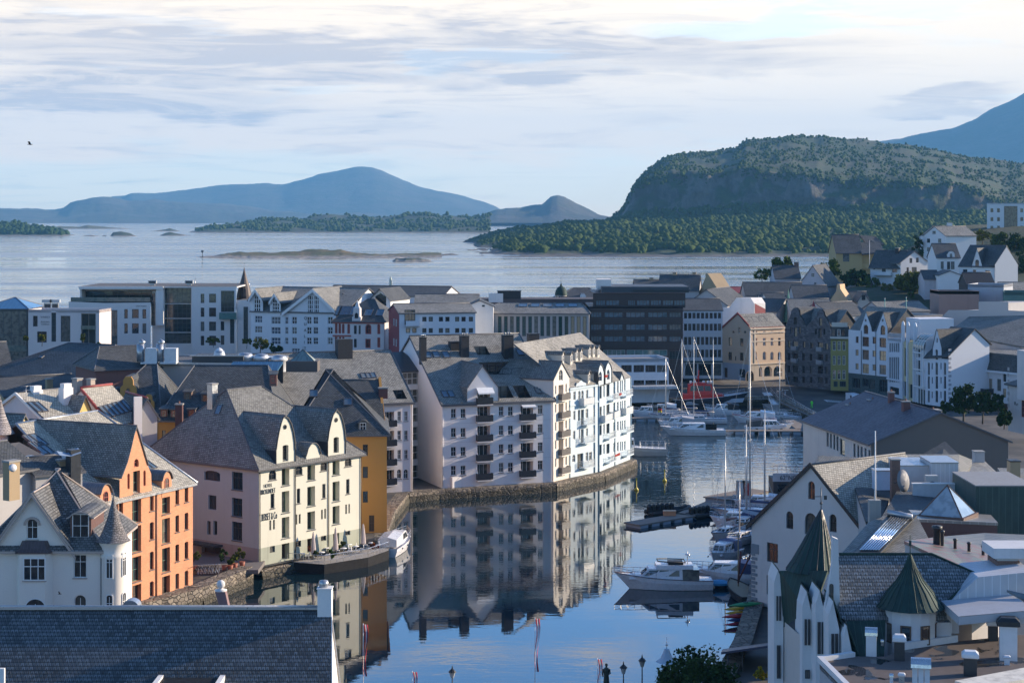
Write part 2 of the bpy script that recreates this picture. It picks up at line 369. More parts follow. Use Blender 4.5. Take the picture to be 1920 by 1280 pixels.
terrain('skerry',368,830,2.5,[(None,[(368,484),(420,485.5),(560,485),(830,484)]),(1850,[(368,482),(420,480),(500,478),(830,479.5)]),(1900,[(368,482.5),(400,479.5),(430,474),(450,472),(475,473),(520,473),(560,470),(600,467),(640,468),(660,473),(700,476),(760,475),(830,474)]),(2000,490)],L_isle,1.1,6,31,.08)
terrain('rock_islet',733,814,1.5,[(None,492),(1685,[(733,492),(742,485),(765,482.5),(790,484),(805,488),(814,492)]),(1720,494)],L_dark,1.0,6,41,.12)
terrain('far_mountain',-120,960,6,[(None,419),(10900,414),(12500,[(-120,388),(0,388),(100,390),(118,389),(135,378),(165,371),(190,367),(206,368),(240,374),(330,376),(370,380),(480,392),(560,398),(960,410)]),(13500,425)],L_far,20,7,51,.003)
terrain('far_mountain',150,960,6,[(13600,418),(16500,[(150,400),(208,368),(235,366),(245,362),(300,361),(340,359),(420,350),(470,345),(530,345),(560,337),(600,327),(640,319),(680,315),(700,316),(730,325),(760,336),(800,349),(850,361),(890,375),(930,388),(945,396),(960,408)]),(18500,425)],L_far,24,9,61,.002)
terrain('far_mountain',880,1220,4,[(7600,418),(8600,[(880,412),(905,403),(930,391),(950,388),(975,390),(1000,382),(1015,380),(1032,367),(1045,365),(1058,370),(1080,383),(1100,394),(1120,402),(1140,406),(1220,410)]),(9300,425)],L_far,12,8,71,.006)
terrain('far_mountain',1600,2300,6,[(10500,418),(12500,[(1600,280),(1670,262),(1720,252),(1780,242),(1830,220),(1880,194),(1920,174),(2000,130),(2060,110),(2150,150),(2300,240)]),(15000,425)],L_far,20,9,81,.003)
# ================================================================== building kit
class Face:
 """one wall plane of a building: kind F (front, faces -y), B, R (faces +x), L (faces -x) at offset c"""
 def __init__(s,kind,c): s.kind,s.c,s.poly,s.holes = kind,c,None,[]
 def p(s,u,z,d=0.0):
  k = s.kind
  if k == 'F': return Vector((u,s.c-d,z))
  if k == 'B': return Vector((u,s.c+d,z))
  if k == 'R': return Vector((s.c+d,u,z))
  return Vector((s.c-d,u,z))
 rz = property(lambda s: {'F': 0,'R': pi/2,'L': -pi/2,'B': pi}[s.kind])
_WM = {}
def M_(*a):
 return None
DARKGL = glassy()
def win_mesh(style,w,h):
 """window frame and pane meshes, base centre at the origin, facing -y"""
 key = (style,round(w,2),round(h,2))
 if key in _WM: return _WM[key]
 st = WS[style]; fm = paint(st.get('c',(.75,.74,.72)),.5,name='window_paint')
 t = st.get('t',.07); arch = st.get('arch',0); a = w/2
 f = MB(); D = .06
 def outline(m):
  aw = a-m; hh = h-m
  if not arch: return [(-aw,m),(aw,m),(aw,hh),(-aw,hh)]
  rise = min(aw if arch == 1 else arch,h*.6); sp = hh-rise
  return [(-aw,m),(aw,m)]+[(aw*cos(pi*i/10),sp+rise*sin(pi*i/10)) for i in range(11)]
 o = outline(0); q = outline(t)
 n = len(o); vs = [(x,-D,z) for x,z in o]+[(x,-D,z) for x,z in q]+[(x,0,z) for x,z in o]+[(x,0,z) for x,z in q]
 f.faces(vs,[(i,(i+1) % n,n+(i+1) % n,n+i) for i in range(n)]+[(2*n+i,2*n+(i+1) % n,(i+1) % n,i) for i in range(n)]+[(n+i,n+(i+1) % n,3*n+(i+1) % n,3*n+i) for i in range(n)])
 mt = st.get('mt',.045); top = h-(min(a,h*.6)*.45 if arch else 0)
 for i in range(1,st.get('nx',1)):
  x = -a+w*i/st['nx']; f.box(x-mt/2,x+mt/2,-D*.8,0,t,(top if st['nx'] == 2 and arch else top)-t)
 zs = st.get('zs') or [i/st.get('nz',1) for i in range(1,st.get('nz',1))]
 for k in zs: f.box(-a+t,a-t,-D*.75,0,h*k-mt/2,h*k+mt/2)
 pan = MB().poly([(x,-.012,z) for x,z in outline(t*.8)])
 r = (f.mesh('window',fm),pan.mesh('pane',st.get('g',DARKGL)),o)
 _WM[key] = r; return r
WS = {
 'white2': dict(nx=2,zs=[.68]),'white1': dict(),'white22': dict(nx=2,nz=2),'white3': dict(nx=3,zs=[.62],t=.09,mt=.07),
 'dark2': dict(nx=2,c=(.06,.06,.065)),'dark1': dict(c=(.05,.05,.055)),'dark22': dict(nx=2,zs=[.66],c=(.06,.055,.05)),'dark3': dict(nx=3,c=(.05,.05,.055)),
 'darka': dict(arch=1,nx=2,zs=[.55],c=(.06,.055,.05)),'whitea': dict(arch=1,nx=2,zs=[.55]),'whites': dict(arch=.16,nx=2,zs=[.62]),'darks': dict(arch=.14,c=(.06,.055,.05),nx=2,zs=[.6]),
 'green2': dict(nx=2,c=(.10,.20,.13),t=.08),'green22': dict(nx=2,zs=[.46],c=(.10,.19,.13),t=.08),'brown1': dict(c=(.12,.06,.04)),'brown2': dict(nx=2,zs=[.64],c=(.16,.09,.05)),'browna': dict(arch=1,c=(.14,.08,.05),nx=2,zs=[.5]),
 'sky': dict(c=(.10,.11,.12),t=.06),'reda': dict(arch=1,c=(.35,.08,.06),nx=2,zs=[.55]),'red2': dict(nx=2,zs=[.6],c=(.40,.09,.07)),
 'strip': dict(nx=3,c=(.05,.05,.055),mt=.06),'grid': dict(nx=3,nz=4,c=(.78,.77,.75)),'seg': dict(arch=.3,nx=2,c=(.10,.05,.04)),
 'door': dict(c=(.10,.06,.04),nx=2,nz=2,g=paint((.05,.03,.02),.5,name='door_wood')),'garage': dict(nx=1,nz=4,c=(.12,.12,.13),g=paint((.10,.10,.11),.5,name='door_metal')),
}
PRINT = []
class Bld:
 def __init__(s,name,label,cat,A,B,z0,wall,group=None,trim=None):
  """A, B: the two ends of the front's foot (left, right as seen from outside), world xy"""
  A = Vector((A[0],A[1],z0)); B = Vector((B[0],B[1],z0)); d = B-A
  s.L = d.length; s.rz = atan2(d.y,d.x); s.root = thing(name,label,cat,A,s.rz,group)
  s.M = Matrix.Translation(A) @ Matrix.Rotation(s.rz,4,'Z'); s.Mi = s.M.inverted()
  s.O = s.Mi @ Vector((0,0,H)); s.A = A; s.z0 = z0; s.wall = wall; s.trim = trim or paint((.10,.10,.11),.5,name='metal_trim'); s.fc = {}; s.nwin = 0
  s.recess = .16
 def ray(s,px,py):
  d = s.Mi.to_3x3() @ Vector(((QX(px)-CX)/F,1,-(QY(py)-HZ)/F)); return s.O,d
 def loc(s,px,py,Y): return s.Mi @ at(px,py,Y)
 def fpx(s,f,px,py):
  if isinstance(f,str): f = s.fc[f]
  o,d = s.ray(px,py); i = 1 if f.kind in 'FB' else 0
  k = (f.c-o[i])/d[i]; p = o+d*k
  return (p[1-i],p[2])
 def face(s,key,kind,c,poly=None):
  f = Face(kind,c); f.poly = poly; s.fc[key] = f; return f
 def box_faces(s,x0,x1,y0,y1,z0,z1,pre=''):
  for k,kind,c,a,b in (('F','F',y0,x0,x1),('R','R',x1,y0,y1),('B','B',y1,x0,x1),('L','L',x0,y0,y1)):
   s.face(pre+k,kind,c,[(a,z0),(b,z0),(b,z1),(a,z1)])
 def win(s,f,u,z,w,h,style,name='window',sill=False,flush=False,label=None,rec=None):
  f = s.fc[f] if isinstance(f,str) else f
  fm,pm,o = win_mesh(style,w,h); rec = 0 if flush else (rec or s.recess)
  P = f.p(u,z,-rec if not flush else .01); s.deep = max(getattr(s,'deep',0),rec)
  a = bpy.data.objects.new(name,fm); COL.objects.link(a); a.parent = s.root; a.location = P; a.rotation_euler.z = f.rz
  b = bpy.data.objects.new('pane',pm); COL.objects.link(b); b.parent = a
  if label: a['label'] = label
  if not flush: f.holes.append([(u+x*(1 if f.kind in 'FR' else -1),z+q) for x,q in o]); f.hd = getattr(f,'hd',[])+[rec]
  if sill:
   sm = MB().box(-w/2-.08,w/2+.08,-rec-.10,-rec+.18 if rec else 0,-.09,-.005).mesh('sill',s.trim) if ('s',w,rec) not in _WM else _WM[('s',w,rec)]
   _WM[('s',w,rec)] = sm
   c = bpy.data.objects.new('sill',sm); COL.objects.link(c); c.parent = a
  s.nwin += 1
  return a
 def wpx(s,f,x0,y0,x1,y1,style,**k):
  f = s.fc[f] if isinstance(f,str) else f
  xm,ym = (x0+x1)/2,(y0+y1)/2
  ua,ub = s.fpx(f,x0,ym)[0],s.fpx(f,x1,ym)[0]; za,zb = s.fpx(f,xm,y1)[1],s.fpx(f,xm,y0)[1]
  return s.win(f,(ua+ub)/2,za,round(abs(ub-ua),2),round(zb-za,2),style,**k)
 def wgrid(s,f,xs,yref,ys,xref,w,h,style,skip=(),**k):
  """xs: picture columns of window centres read at row yref; ys: rows of window centres read at column xref"""
  f = s.fc[f] if isinstance(f,str) else f
  us = [s.fpx(f,x,yref)[0] for x in xs]; zs = [s.fpx(f,xref,y)[1] for y in ys]
  for i,u in enumerate(us):
   for j,z in enumerate(zs):
    if (i,j) not in skip: s.win(f,u,z-h/2,w,h,style,**k)
 def rows(s,f,u0,u1,n,zs,w,h,style,**k):
  for i in range(n):
   for z in zs: s.win(f,u0+(u1-u0)*(i+.5)/n,z,w,h,style,**k)
 def part(s,mb,name,mat,parent=None,label=None):
  o = mb.build(name,mat,parent or s.root)
  if label: o['label'] = label
  return o
 def walls(s,name='wall',mat=None,only=None,plinth=None,extra=None):
  mb = MB()
  for key,f in s.fc.items():
   if only and key not in only: continue
   if f.poly is None: continue
   if not f.holes: mb.poly([f.p(u,z) for u,z in f.poly]); continue
   pts = [Vector(q) for q in f.poly]; loops = [list(range(len(pts)))]
   for hl in f.holes:
    b = len(pts); pts += [Vector(q) for q in hl]; loops.append(list(range(b,b+len(hl))))
   ed = [(l[i],l[(i+1) % len(l)]) for l in loops for i in range(len(l))]
   vo,eo,fo,*_ = delaunay_2d_cdt(pts,ed,[],0,1e-4)
   def inside(p,poly):
    r = False; n = len(poly)
    for i in range(n):
     (x1,y1),(x2,y2) = poly[i],poly[(i+1) % n]
     if (y1 > p[1]) != (y2 > p[1]) and p[0] < (x2-x1)*(p[1]-y1)/(y2-y1)+x1: r = not r
    return r
   keep = []
   for t in fo:
    c = sum((vo[i] for i in t),Vector((0,0)))/len(t)
    if inside(c,f.poly) and not any(inside(c,hl) for hl in f.holes): keep.append(tuple(t))
   mb.faces([f.p(v.x,v.y) for v in vo],keep)
   for hl,hr_ in zip(f.holes,f.hd):
    n = len(hl)
    for i in range(n):
     a,b = hl[i],hl[(i+1) % n]
     mb.poly([f.p(*a),f.p(*b),f.p(*b,-hr_-.02),f.p(*a,-hr_-.02)])
  if extra: extra(mb)
  return s.part(mb,name,mat or s.wall)
 def gable(s,x0,x1,y0,y1,ze,zr,axis='x',over=.35,og=.25,th=.22,mat=None,ridge=.5,build=True,trim=True,name='roof',yr=None):
  mb = MB()
  if axis == 'x':
   yr = y0+(y1-y0)*ridge; sf = (zr-ze)/(yr-y0); sb = (zr-ze)/(y1-yr)
   vs = [(x0-og,y0-over,ze-over*sf),(x1+og,y0-over,ze-over*sf),(x1+og,yr,zr),(x0-og,yr,zr),(x0-og,y1+over,ze-over*sb),(x1+og,y1+over,ze-over*sb)]
   fs = [(0,1,2,3),(3,2,5,4)]; rl = [vs[3],vs[2]]
  else:
   xr = x0+(x1-x0)*ridge; sl_ = (zr-ze)/(xr-x0); sr = (zr-ze)/(x1-xr)
   vs = [(x0-over,y0-og,ze-over*sl_),(xr,y0-og,zr),(xr,y1+og,zr),(x0-over,y1+og,ze-over*sl_),(x1+over,y0-og,ze-over*sr),(x1+over,y1+og,ze-over*sr)]
   fs = [(0,1,2,3),(1,4,5,2)]; rl = [vs[1],vs[2]]
  vs = [Vector(v)+Vector((0,0,th)) for v in vs]
  mb.solid(vs,fs,th,0,1)
  if trim: mb.tube([Vector(rl[0])+Vector((0,0,th+.02)),Vector(rl[1])+Vector((0,0,th+.02))],.11,6,1)
  if build: return s.part(mb,name,[mat or SLATE,s.trim])
  return mb
 def hip(s,x0,x1,y0,y1,ze,zr,hl,hr,over=.4,th=.22,mat=None,ridge=.5,build=True,name='roof',axis='x'):
  if axis == 'x':
   yr = y0+(y1-y0)*ridge; k = (zr-ze)/(yr-y0)
   P = [(x0-over,y0-over,ze-over*k),(x1+over,y0-over,ze-over*k),(x1+over,y1+over,ze-over*k),(x0-over,y1+over,ze-over*k),(x0+hl,yr,zr),(x1-hr,yr,zr)]
   fs = [(0,1,5,4),(1,2,5),(2,3,4,5),(3,0,4)]
  else:
   xr = x0+(x1-x0)*ridge; k = (zr-ze)/(xr-x0)
   P = [(x0-over,y0-over,ze-over*k),(x1+over,y0-over,ze-over*k),(x1+over,y1+over,ze-over*k),(x0-over,y1+over,ze-over*k),(xr,y0+hl,zr),(xr,y1-hr,zr)]
   fs = [(0,1,4),(1,2,5,4),(2,3,5),(3,0,4,5)]
  P = [Vector(v)+Vector((0,0,th)) for v in P]
  mb = MB().solid(P,fs,th,0,1)
  for a,b in ((4,5),(0,4),(1,5 if axis == 'x' else 4),(2,5),(3,4 if axis == 'x' else 5)): mb.tube([P[a]+Vector((0,0,.02)),P[b]+Vector((0,0,.02))],.09,5,1)
  if build: return s.part(mb,name,[mat or SLATE,s.trim])
  return mb
 def flat(s,x0,x1,y0,y1,z,par=.5,mat=None,pt=.25,name='roof',pm=None):
  mb = MB().poly([(x0,y0,z),(x1,y0,z),(x1,y1,z),(x0,y1,z)],0)
  for a in ((x0,x1,y0,y0+pt),(x0,x1,y1-pt,y1),(x0,x0+pt,y0+pt,y1-pt),(x1-pt,x1,y0+pt,y1-pt)): mb.box(*a,z-.3,z+par,1)
  return s.part(mb,name,[mat or FELT,pm or s.wall])
 def vault(s,top,y0,y1,th=.14,mat=None,name='cross_roof',parent=None,kind='F',og=.15,c=None,trim=None):
  """roof shell carried back behind a gable whose top outline is given in (u, z), right to left"""
  f = Face(kind,0); vs = []
  for u,z in top: vs += [f.p(u,z+th,-(y0-og)) if kind in 'FL' else f.p(u,z+th,y0+og),f.p(u,z+th,-y1) if kind in 'FL' else f.p(u,z+th,y1)]
  mb = MB().solid(vs,[(2*i,2*i+1,2*i+3,2*i+2) for i in range(len(top)-1)],th,0,1)
  k = max(range(len(top)),key=lambda i: top[i][1]); mb.tube([vs[2*k]+Vector((0,0,.02)),vs[2*k+1]+Vector((0,0,.02))],.08,5,1)
  return s.part(mb,name,[mat or SLATE,trim or s.trim],parent)
 def outl(s,f,pts): return [s.fpx(s.fc[f] if isinstance(f,str) else f,*p) for p in pts]
 def onroof(s,px,py,y0,ze,yr,zr):
  """point of the front roof slope (rising from (y0, ze) to (yr, zr)) seen at a picture point"""
  o,d = s.ray(px,py); k = (zr-ze)/(yr-y0); t = (ze+k*(o.y-y0)-o.z)/(d.z-k*d.y); return o+d*t
 def sky_front(s,px,py,w,l,y0,ze,yr,zr,th=.25):
  p = s.onroof(px,py,y0,ze,yr,zr); return s.skylight((p.x,p.y,p.z+th),w,l,atan2(zr-ze,yr-y0))
 def roof_z(s,y,y0,ze,yr,zr): return ze+(zr-ze)*(y-y0)/(yr-y0)
 def skylight(s,P,w,l,slope,rz=0,parent=None,mat=None):
  """roof window lying on a slope that rises towards local +y (turned by rz)"""
  key = ('sky',round(w,2),round(l,2))
  if key not in _WM:
   fr = MB()
   for a in ((-w/2-.08,-w/2,0,l),(w/2,w/2+.08,0,l),(-w/2-.08,w/2+.08,-.08,0),(-w/2-.08,w/2+.08,l,l+.08)): fr.box(*a,-.1,.13)
   _WM[key] = (fr.mesh('skylight',paint((.10,.10,.11),.5)),MB().poly([(-w/2,0,.07),(w/2,0,.07),(w/2,l,.07),(-w/2,l,.07)]).mesh('pane',SKYGL))
  a = bpy.data.objects.new('skylight',_WM[key][0]); COL.objects.link(a); a.parent = parent or s.root
  a.matrix_local = Matrix.Translation(P) @ Matrix.Rotation(rz,4,'Z') @ Matrix.Rotation(slope,4,'X')
  b = bpy.data.objects.new('pane',_WM[key][1]); COL.objects.link(b); b.parent = a
  return a
 def chimney(s,x,y,z0,z1,w=.8,d=.8,mat=None,pots=1,name='chimney',cap=True):
  mb = MB().box(x-w/2,x+w/2,y-d/2,y+d/2,z0,z1-.25,0)
  if cap: mb.box(x-w/2-.08,x+w/2+.08,y-d/2-.08,y+d/2+.08,z1-.25,z1-.08,1)
  for i in range(pots):
   xx = x+(i-(pots-1)/2)*w*.5; mb.lathe([(.11,z1-.1),(.13,z1+.22),(.09,z1+.22)],(xx,y,0),8,2)
  return s.part(mb,name,[mat or BRICKC,CONC,paint((.25,.12,.08),.8,name='chimney_pot')])
 def dormer(s,x,y0,y1,w,zs,ze,zr,style='gable',mat=None,wmat=None,win=None,face='F',og=.18,name='dormer',th=.1,over=.15):
  """dormer whose front stands at y0 (local, facing -y), running back to y1 into the roof; face R/L: along x instead"""
  R = {'F': 0,'R': pi/2,'L': -pi/2,'B': pi}[face]; o = Vector((x,y0,0)) if face in 'FB' else Vector((y0,x,0)); D = abs(y1-y0); a = w/2
  q = MB(); pr = [(-a,zs),(a,zs),(a,ze)]
  if style == 'gable': top = [(a,ze),(0,zr),(-a,ze)]
  elif style == 'round': top = [(a*cos(pi*i/12),ze+(zr-ze)*sin(pi*i/12)) for i in range(13)]
  elif style == 'shed': top = [(a,ze),(-a,ze)]
  else: top = [(u*a,ze+(zr-ze)*v) for u,v in style]
  pr = [(-a,zs),(a,zs)]+top
  q.prism([(px,0,pz) for px,pz in pr],(0,D,0),0)
  b = s.part(q,name,wmat or s.wall); b.location = o; b.rotation_euler.z = R
  rf = MB()
  if style == 'shed':
   rf.solid([(-a-over,-og,ze+th),(a+over,-og,ze+th),(a+over,D,zr+th),(-a-over,D,zr+th)],[(0,1,2,3)],th,0,1)
  else:
   vs = []; n = len(top)
   ext = [(top[0][0]+over,top[0][1]-(over*(zr-ze)/a if style == 'gable' else 0))]+list(top[1:-1])+[(top[-1][0]-over,top[-1][1]-(over*(zr-ze)/a if style == 'gable' else 0))]
   for px,pz in ext: vs += [(px,-og,pz+th),(px,D,pz+th)]
   rf.solid(vs,[(2*i,2*i+1,2*i+3,2*i+2) for i in range(n-1)],th,0,1)
  r = rf.build(name+'_roof',[mat or SLATE,s.trim],b)
  if win:
   ww,wh,wz,stl = win
   fm,pm,_ = win_mesh(stl,ww,wh)
   wo = bpy.data.objects.new('window',fm); COL.objects.link(wo); wo.parent = b; wo.location = (0,-.004,wz)
   pz_ = MB(); pane = bpy.data.objects.new('pane',pm); COL.objects.link(pane); pane.parent = b; pane.location = (0,-.004,wz)
  return b
 def bal(s,f,u,z,w,d=1.0,h=1.0,mat=None,solid=True,slab=None):
  """balcony: slab, railing"""
  f = s.fc[f] if isinstance(f,str) else f
  mb = MB().box(-w/2,w/2,-d,0,-.14,0,1)
  if solid:
   for a in ((-w/2,w/2,-d,-d+.05),(-w/2,-w/2+.05,-d+.05,0),(w/2-.05,w/2,-d+.05,0)): mb.box(*a,.08,h,0)
  else:
   n = max(4,int(w/.16))
   for i in range(n+1): mb.box(-w/2+w*i/n-.012,-w/2+w*i/n+.012,-d,-d+.024,0,h,0)
   for sx in (-w/2,w/2):
    for i in range(1,max(3,int(d/.2))): mb.box(sx-.012,sx+.012,-d*i/max(3,int(d/.2))-.012,-d*i/max(3,int(d/.2))+.012,0,h,0)
   for zz in (.06,h*.6,h): mb.tube([(-w/2,0,zz),(-w/2,-d,zz),(w/2,-d,zz),(w/2,0,zz)],.025,5,0)
  o = s.part(mb,'balcony',[mat or paint((.03,.03,.035),.4,name='balcony_metal'),slab or CONC]); o.location = f.p(u,z); o.rotation_euler.z = f.rz
  return o
SLATE = slate(); SLATE_D = slate((.10,.104,.108)); SLATE_W = slate((.36,.335,.29),.4,.28,.3)
SKYGL = glassy((.10,.15,.20),.06,'skylight_glass',1.7)
FELT = paint((.12,.11,.105),.8,name='roofing_felt',var=.15); CONC = plaster((.32,.31,.29),'concrete')
BRICKC = bricks((.22,.11,.08),.25,.09,'chimney_brick',(.25,.2,.17)); STONE = bricks((.34,.29,.24),.9,.42,'quay_stone',(.10,.085,.07),.03,.4)
WHITE = plaster((.76,.72,.69),'white_plaster'); CREAM = plaster((.78,.72,.58),'cream_plaster'); MTL = paint((.42,.43,.45),.35,.7,'galvanised_metal'); DKMET = paint((.035,.037,.042),.45,name='dark_metal')
WOODW = plaster((.78,.76,.74),'white_woodwork',.08); COPPER = seam((.012,.046,.040),(.008,.026,.023),.45,.7,'green_copper'); BLACKM = paint((.015,.016,.018),.5,name='black_metal')
def C(px,Y): return (xat(px,Y),Y)
def G(px,py,z=0.0): p = gnd(px,py,z); return (p.x,p.y)
def along(A,B,d): a = Vector(A[:2]); b = Vector(B[:2]); return tuple(a+(b-a).normalized()*d)
def mk(name,label,cat,E1,Y1,E2,z0,wall,Y2=None,**k):
 """building from the two ends of its front eave in the picture: E1 at depth Y1, E2 at the same height (or at depth Y2)"""
 ze = zat(E1[1],Y1); A = at(*E1,Y1); B = gnd(*E2,ze) if Y2 is None else at(*E2,Y2)
 b = Bld(name,label,cat,(A.x,A.y),(B.x,B.y),z0,wall,**k); b.ze = ze-z0; return b
def text(s,size,loc,rz,parent,mat,name='lettering',ext=.02,sx=1.0,bold=0,align='LEFT'):
 c = bpy.data.curves.new('lettering','FONT'); c.body = s; c.size = size; c.extrude = ext; c.offset = bold; c.align_x = align
 o = bpy.data.objects.new('lettering',c); COL.objects.link(o)
 me = bpy.data.meshes.new_from_object(o.evaluated_get(bpy.context.evaluated_depsgraph_get()))
 bpy.data.objects.remove(o); bpy.data.curves.remove(c)
 me.materials.clear(); me.materials.append(mat); q = bpy.data.objects.new(name,me); COL.objects.link(q); q.parent = parent
 q.matrix_local = Matrix.Translation(loc) @ Matrix.Rotation(rz,4,'Z') @ Matrix.Rotation(pi/2,4,'X') @ Matrix.Diagonal((sx,1,1,1)); return q
def roof_cut(b,L,y0,yr,ze,zr,cuts,over=.35,og=.25,th=.22,mat=None,D=None,x0=0.0,hipR=0):
 """gable roof whose front slope is opened by inset terraces (u0, u1, ya, yb); each gets floor, back and side walls"""
 k = (zr-ze)/(yr-y0); z = lambda y: ze+k*(y-y0)+th
 out = [(x0-og,y0-over),(L+og,y0-over),(L+og,yr),(x0-og,yr)]
 pts = [Vector(p) for p in out]; ed = [(0,1),(1,2),(2,3),(3,0)]
 for a,c,ya,yb in cuts:
  n = len(pts); pts += [Vector(p) for p in ((a,ya),(c,ya),(c,yb),(a,yb))]; ed += [(n,n+1),(n+1,n+2),(n+2,n+3),(n+3,n)]
 vo,_,fo,*_r = delaunay_2d_cdt(pts,ed,[],0,1e-4); mb = MB(); keep = []
 for t in fo:
  c = sum((vo[i] for i in t),Vector((0,0)))/3
  if not any(a < c.x < d and ya < c.y < yb for a,d,ya,yb in cuts): keep.append(tuple(t))
 mb.faces([(v.x,v.y,z(v.y)) for v in vo],keep)
 yd = D or 2*yr-y0; kb = (zr-ze)/(yd-yr); ye = yd+over
 mb.poly([(x0-og,yr,zr+th),(L+og,yr,zr+th),(L+og,ye,ze+th-over*kb),(x0-og,ye,ze+th-over*kb)])
 for xx in (x0-og,L+og):
  mb.poly([(xx,y0-over,z(y0-over)),(xx,yr,zr+th),(xx,yr,zr-.1),(xx,y0-over,z(y0-over)-.32)],1)
  mb.poly([(xx,ye,ze+th-over*kb),(xx,yr,zr+th),(xx,yr,zr-.1),(xx,ye,ze-over*kb-.1)],1)
 mb.box(x0-og,L+og,y0-over-.12,y0-over,z(y0-over)-.34,z(y0-over)-.02,1)
 mb.tube([(x0-og,yr,zr+th+.03),(L+og,yr,zr+th+.03)],.11,6,1)
 for xx in (x0-og,L+og): mb.tube([(xx,y0-over,z(y0-over)),(xx,yr,zr+th)],.10,5,1)
 r = b.part(mb,'roof',[mat or SLATE,b.trim])
 for a,c,ya,yb in cuts:
  q = MB(); zf = z(ya)-.05
  q.poly([(a,ya,zf),(c,ya,zf),(c,yb,zf),(a,yb,zf)],0); q.poly([(a,ya,zf),(a,yb,zf),(a,yb,z(yb))],0); q.poly([(c,ya,zf),(c,yb,zf),(c,yb,z(yb))],0)
  q.poly([(a,yb,zf),(c,yb,zf),(c,yb,z(yb)),(a,yb,z(yb))],1)
  nn = max(2,int((c-a)/1.3))
  for i in range(nn+1): q.box(a+(c-a)*i/nn-.05,a+(c-a)*i/nn+.05,yb-.08,yb-.01,zf,z(yb)-.03,0)
  for i in range(nn+1): q.box(a+(c-a)*i/nn-.02,a+(c-a)*i/nn+.02,ya,ya+.04,zf,zf+.95,0)
  q.tube([(a,ya+.02,zf+.95),(c,ya+.02,zf+.95)],.025,5,0)
  q.build('roof_terrace',[BLACKM,DARKGL],r)
 return r
# ================================================================== left bank: hotel, orange warehouse, ochre block, turret house
QUAYZ = 1.6
V(280,700,3.048)
hot_wall = plaster((.66,.64,.53),'cream_render',.16); hot_low = plaster((.40,.42,.33),'mottled_green_render',.5)
hb = mk('hotel_building','cream waterfront hotel with two tall curved gables and black lettering on its corner','hotel',(625,540),210.6,(1210,450),0.3,hot_wall,Y2=224.4)
b = hb; L = b.L; ze = b.ze; D = 20.0; zr = 20.4; b.recess = .2
zp = 3.1
f = b.face('F','F',0); fp = b.face('FP','F',0,[(0,0),(L,0),(L,zp),(0,zp)])
g1 = [(832,505),(832,440),(830,395),(822,340),(808,290),(790,258),(775,248),(762,258),(750,290),(738,340),(728,395),(722,440),(722,510)]
g2 = [(1119,455),(1119,385),(1115,330),(1105,280),(1090,235),(1068,212),(1050,235),(1036,280),(1024,335),(1017,390),(1017,475)]
o1 = b.outl(f,g1); o2 = b.outl(f,g2)
for o in (o1,o2):
 o[0] = (o[0][0],ze); o[-1] = (o[-1][0],ze)
f.poly = [(0,zp),(L,zp),(L,ze)]+o2+o1+[(0,ze)]
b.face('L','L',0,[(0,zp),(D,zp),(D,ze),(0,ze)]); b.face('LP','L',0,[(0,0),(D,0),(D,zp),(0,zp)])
b.face('R','R',L,[(0,0),(D,0),(D,ze),(0,ze)]); b.face('B','B',D,[(0,0),(L,0),(L,ze),(0,ze)])
for q in ((683,550,725,608),(836,525,875,580),(978,500,1016,555),(1117,477,1155,530)): b.wpx('F',*q,'darka',sill=True)
for q in ((757,530,800,640),(757,672,800,795),(757,820,800,940),(903,505,947,610),(903,645,947,757),(903,788,947,893),(1047,480,1087,580),(1047,617,1087,730),(1047,757,1087,860)):
 b.wpx('F',*q,'green2',rec=.75,sill=True)
for q in ((762,408,795,502),(1053,363,1083,453)): b.wpx('F',*q,'darks',rec=.4)
for q in ((693,685,715,770),(843,657,862,742),(988,630,1007,712),(1125,603,1144,687)): b.wpx('F',*q,'dark1',sill=True)
for q in ((686,838,697,895),(707,835,718,890),(836,805,846,862),(854,803,865,857),(982,777,992,832),(1000,772,1010,828),(1120,748,1130,802),(1138,745,1147,798)): b.wpx('F',*q,'dark1')
for q in ((688,975,718,1022),(838,942,867,990),(981,912,1011,955),(1120,880,1148,923)): b.wpx('FP',*q,'darka')
for q in ((757,958,800,1060),(903,930,945,1020),(1050,895,1085,975)): b.wpx('FP',*q,'door',rec=.8,name='door')
for cx,cy in ((775,305),(1067,265)):
 u,z = b.fpx(f,cx,cy); fm = MB().lathe([(.28,0),(.28,.05),(.2,.05)],n=14).lathe([(.2,.02),(.001,.02)],n=14,m=1).build('round_vent',[BLACKM,DARKGL],b.root); fm.location = (u,-.01,z); fm.rotation_euler.x = pi/2
for q in ((472,563,533,665),(472,712,531,817),(472,848,530,955)): b.wpx('L',*q,'dark22',rec=.3,sill=True)
b.wpx('L',337,695,383,777,'dark2',rec=.3)
for q in ((330,842,350,920),(366,842,388,922)): b.wpx('L',*q,'dark1',rec=.3)
b.wpx('L',314,555,404,612,'seg',rec=.3)
b.wpx('LP',300,985,410,1080,'door',rec=.5,name='entrance_door')
b.walls('wall',only=('F','R','B')); b.walls('side_wall',plaster((.38,.46,.50),'shade_tinted_render',.2),only=('L',)); b.walls('plinth',hot_low,only=('FP',)); b.walls('plinth',plaster((.30,.29,.30),'grey_plinth'),only=('LP',))  # side wall coloured cooler and darker than the front: shade put into the colour
b.hip(0,L,0,D,ze,zr,4.3,7.3,.45)
k = (zr-ze)/(D/2)
for o in (o1,o2):
 zt = max(z for u,z in o); b.vault(o,0,(zt-ze)/k+.6,.16)
 cp = MB().tube([(u,-.08,z+.12) for u,z in o[1:-1]],.10,5); b.part(cp,'gable_coping',DKMET)
u,z = b.fpx(f,935,490); b.dormer(u,-.03,3.2,2.3,ze-.6,ze+.55,ze+2.0,'round',win=None)
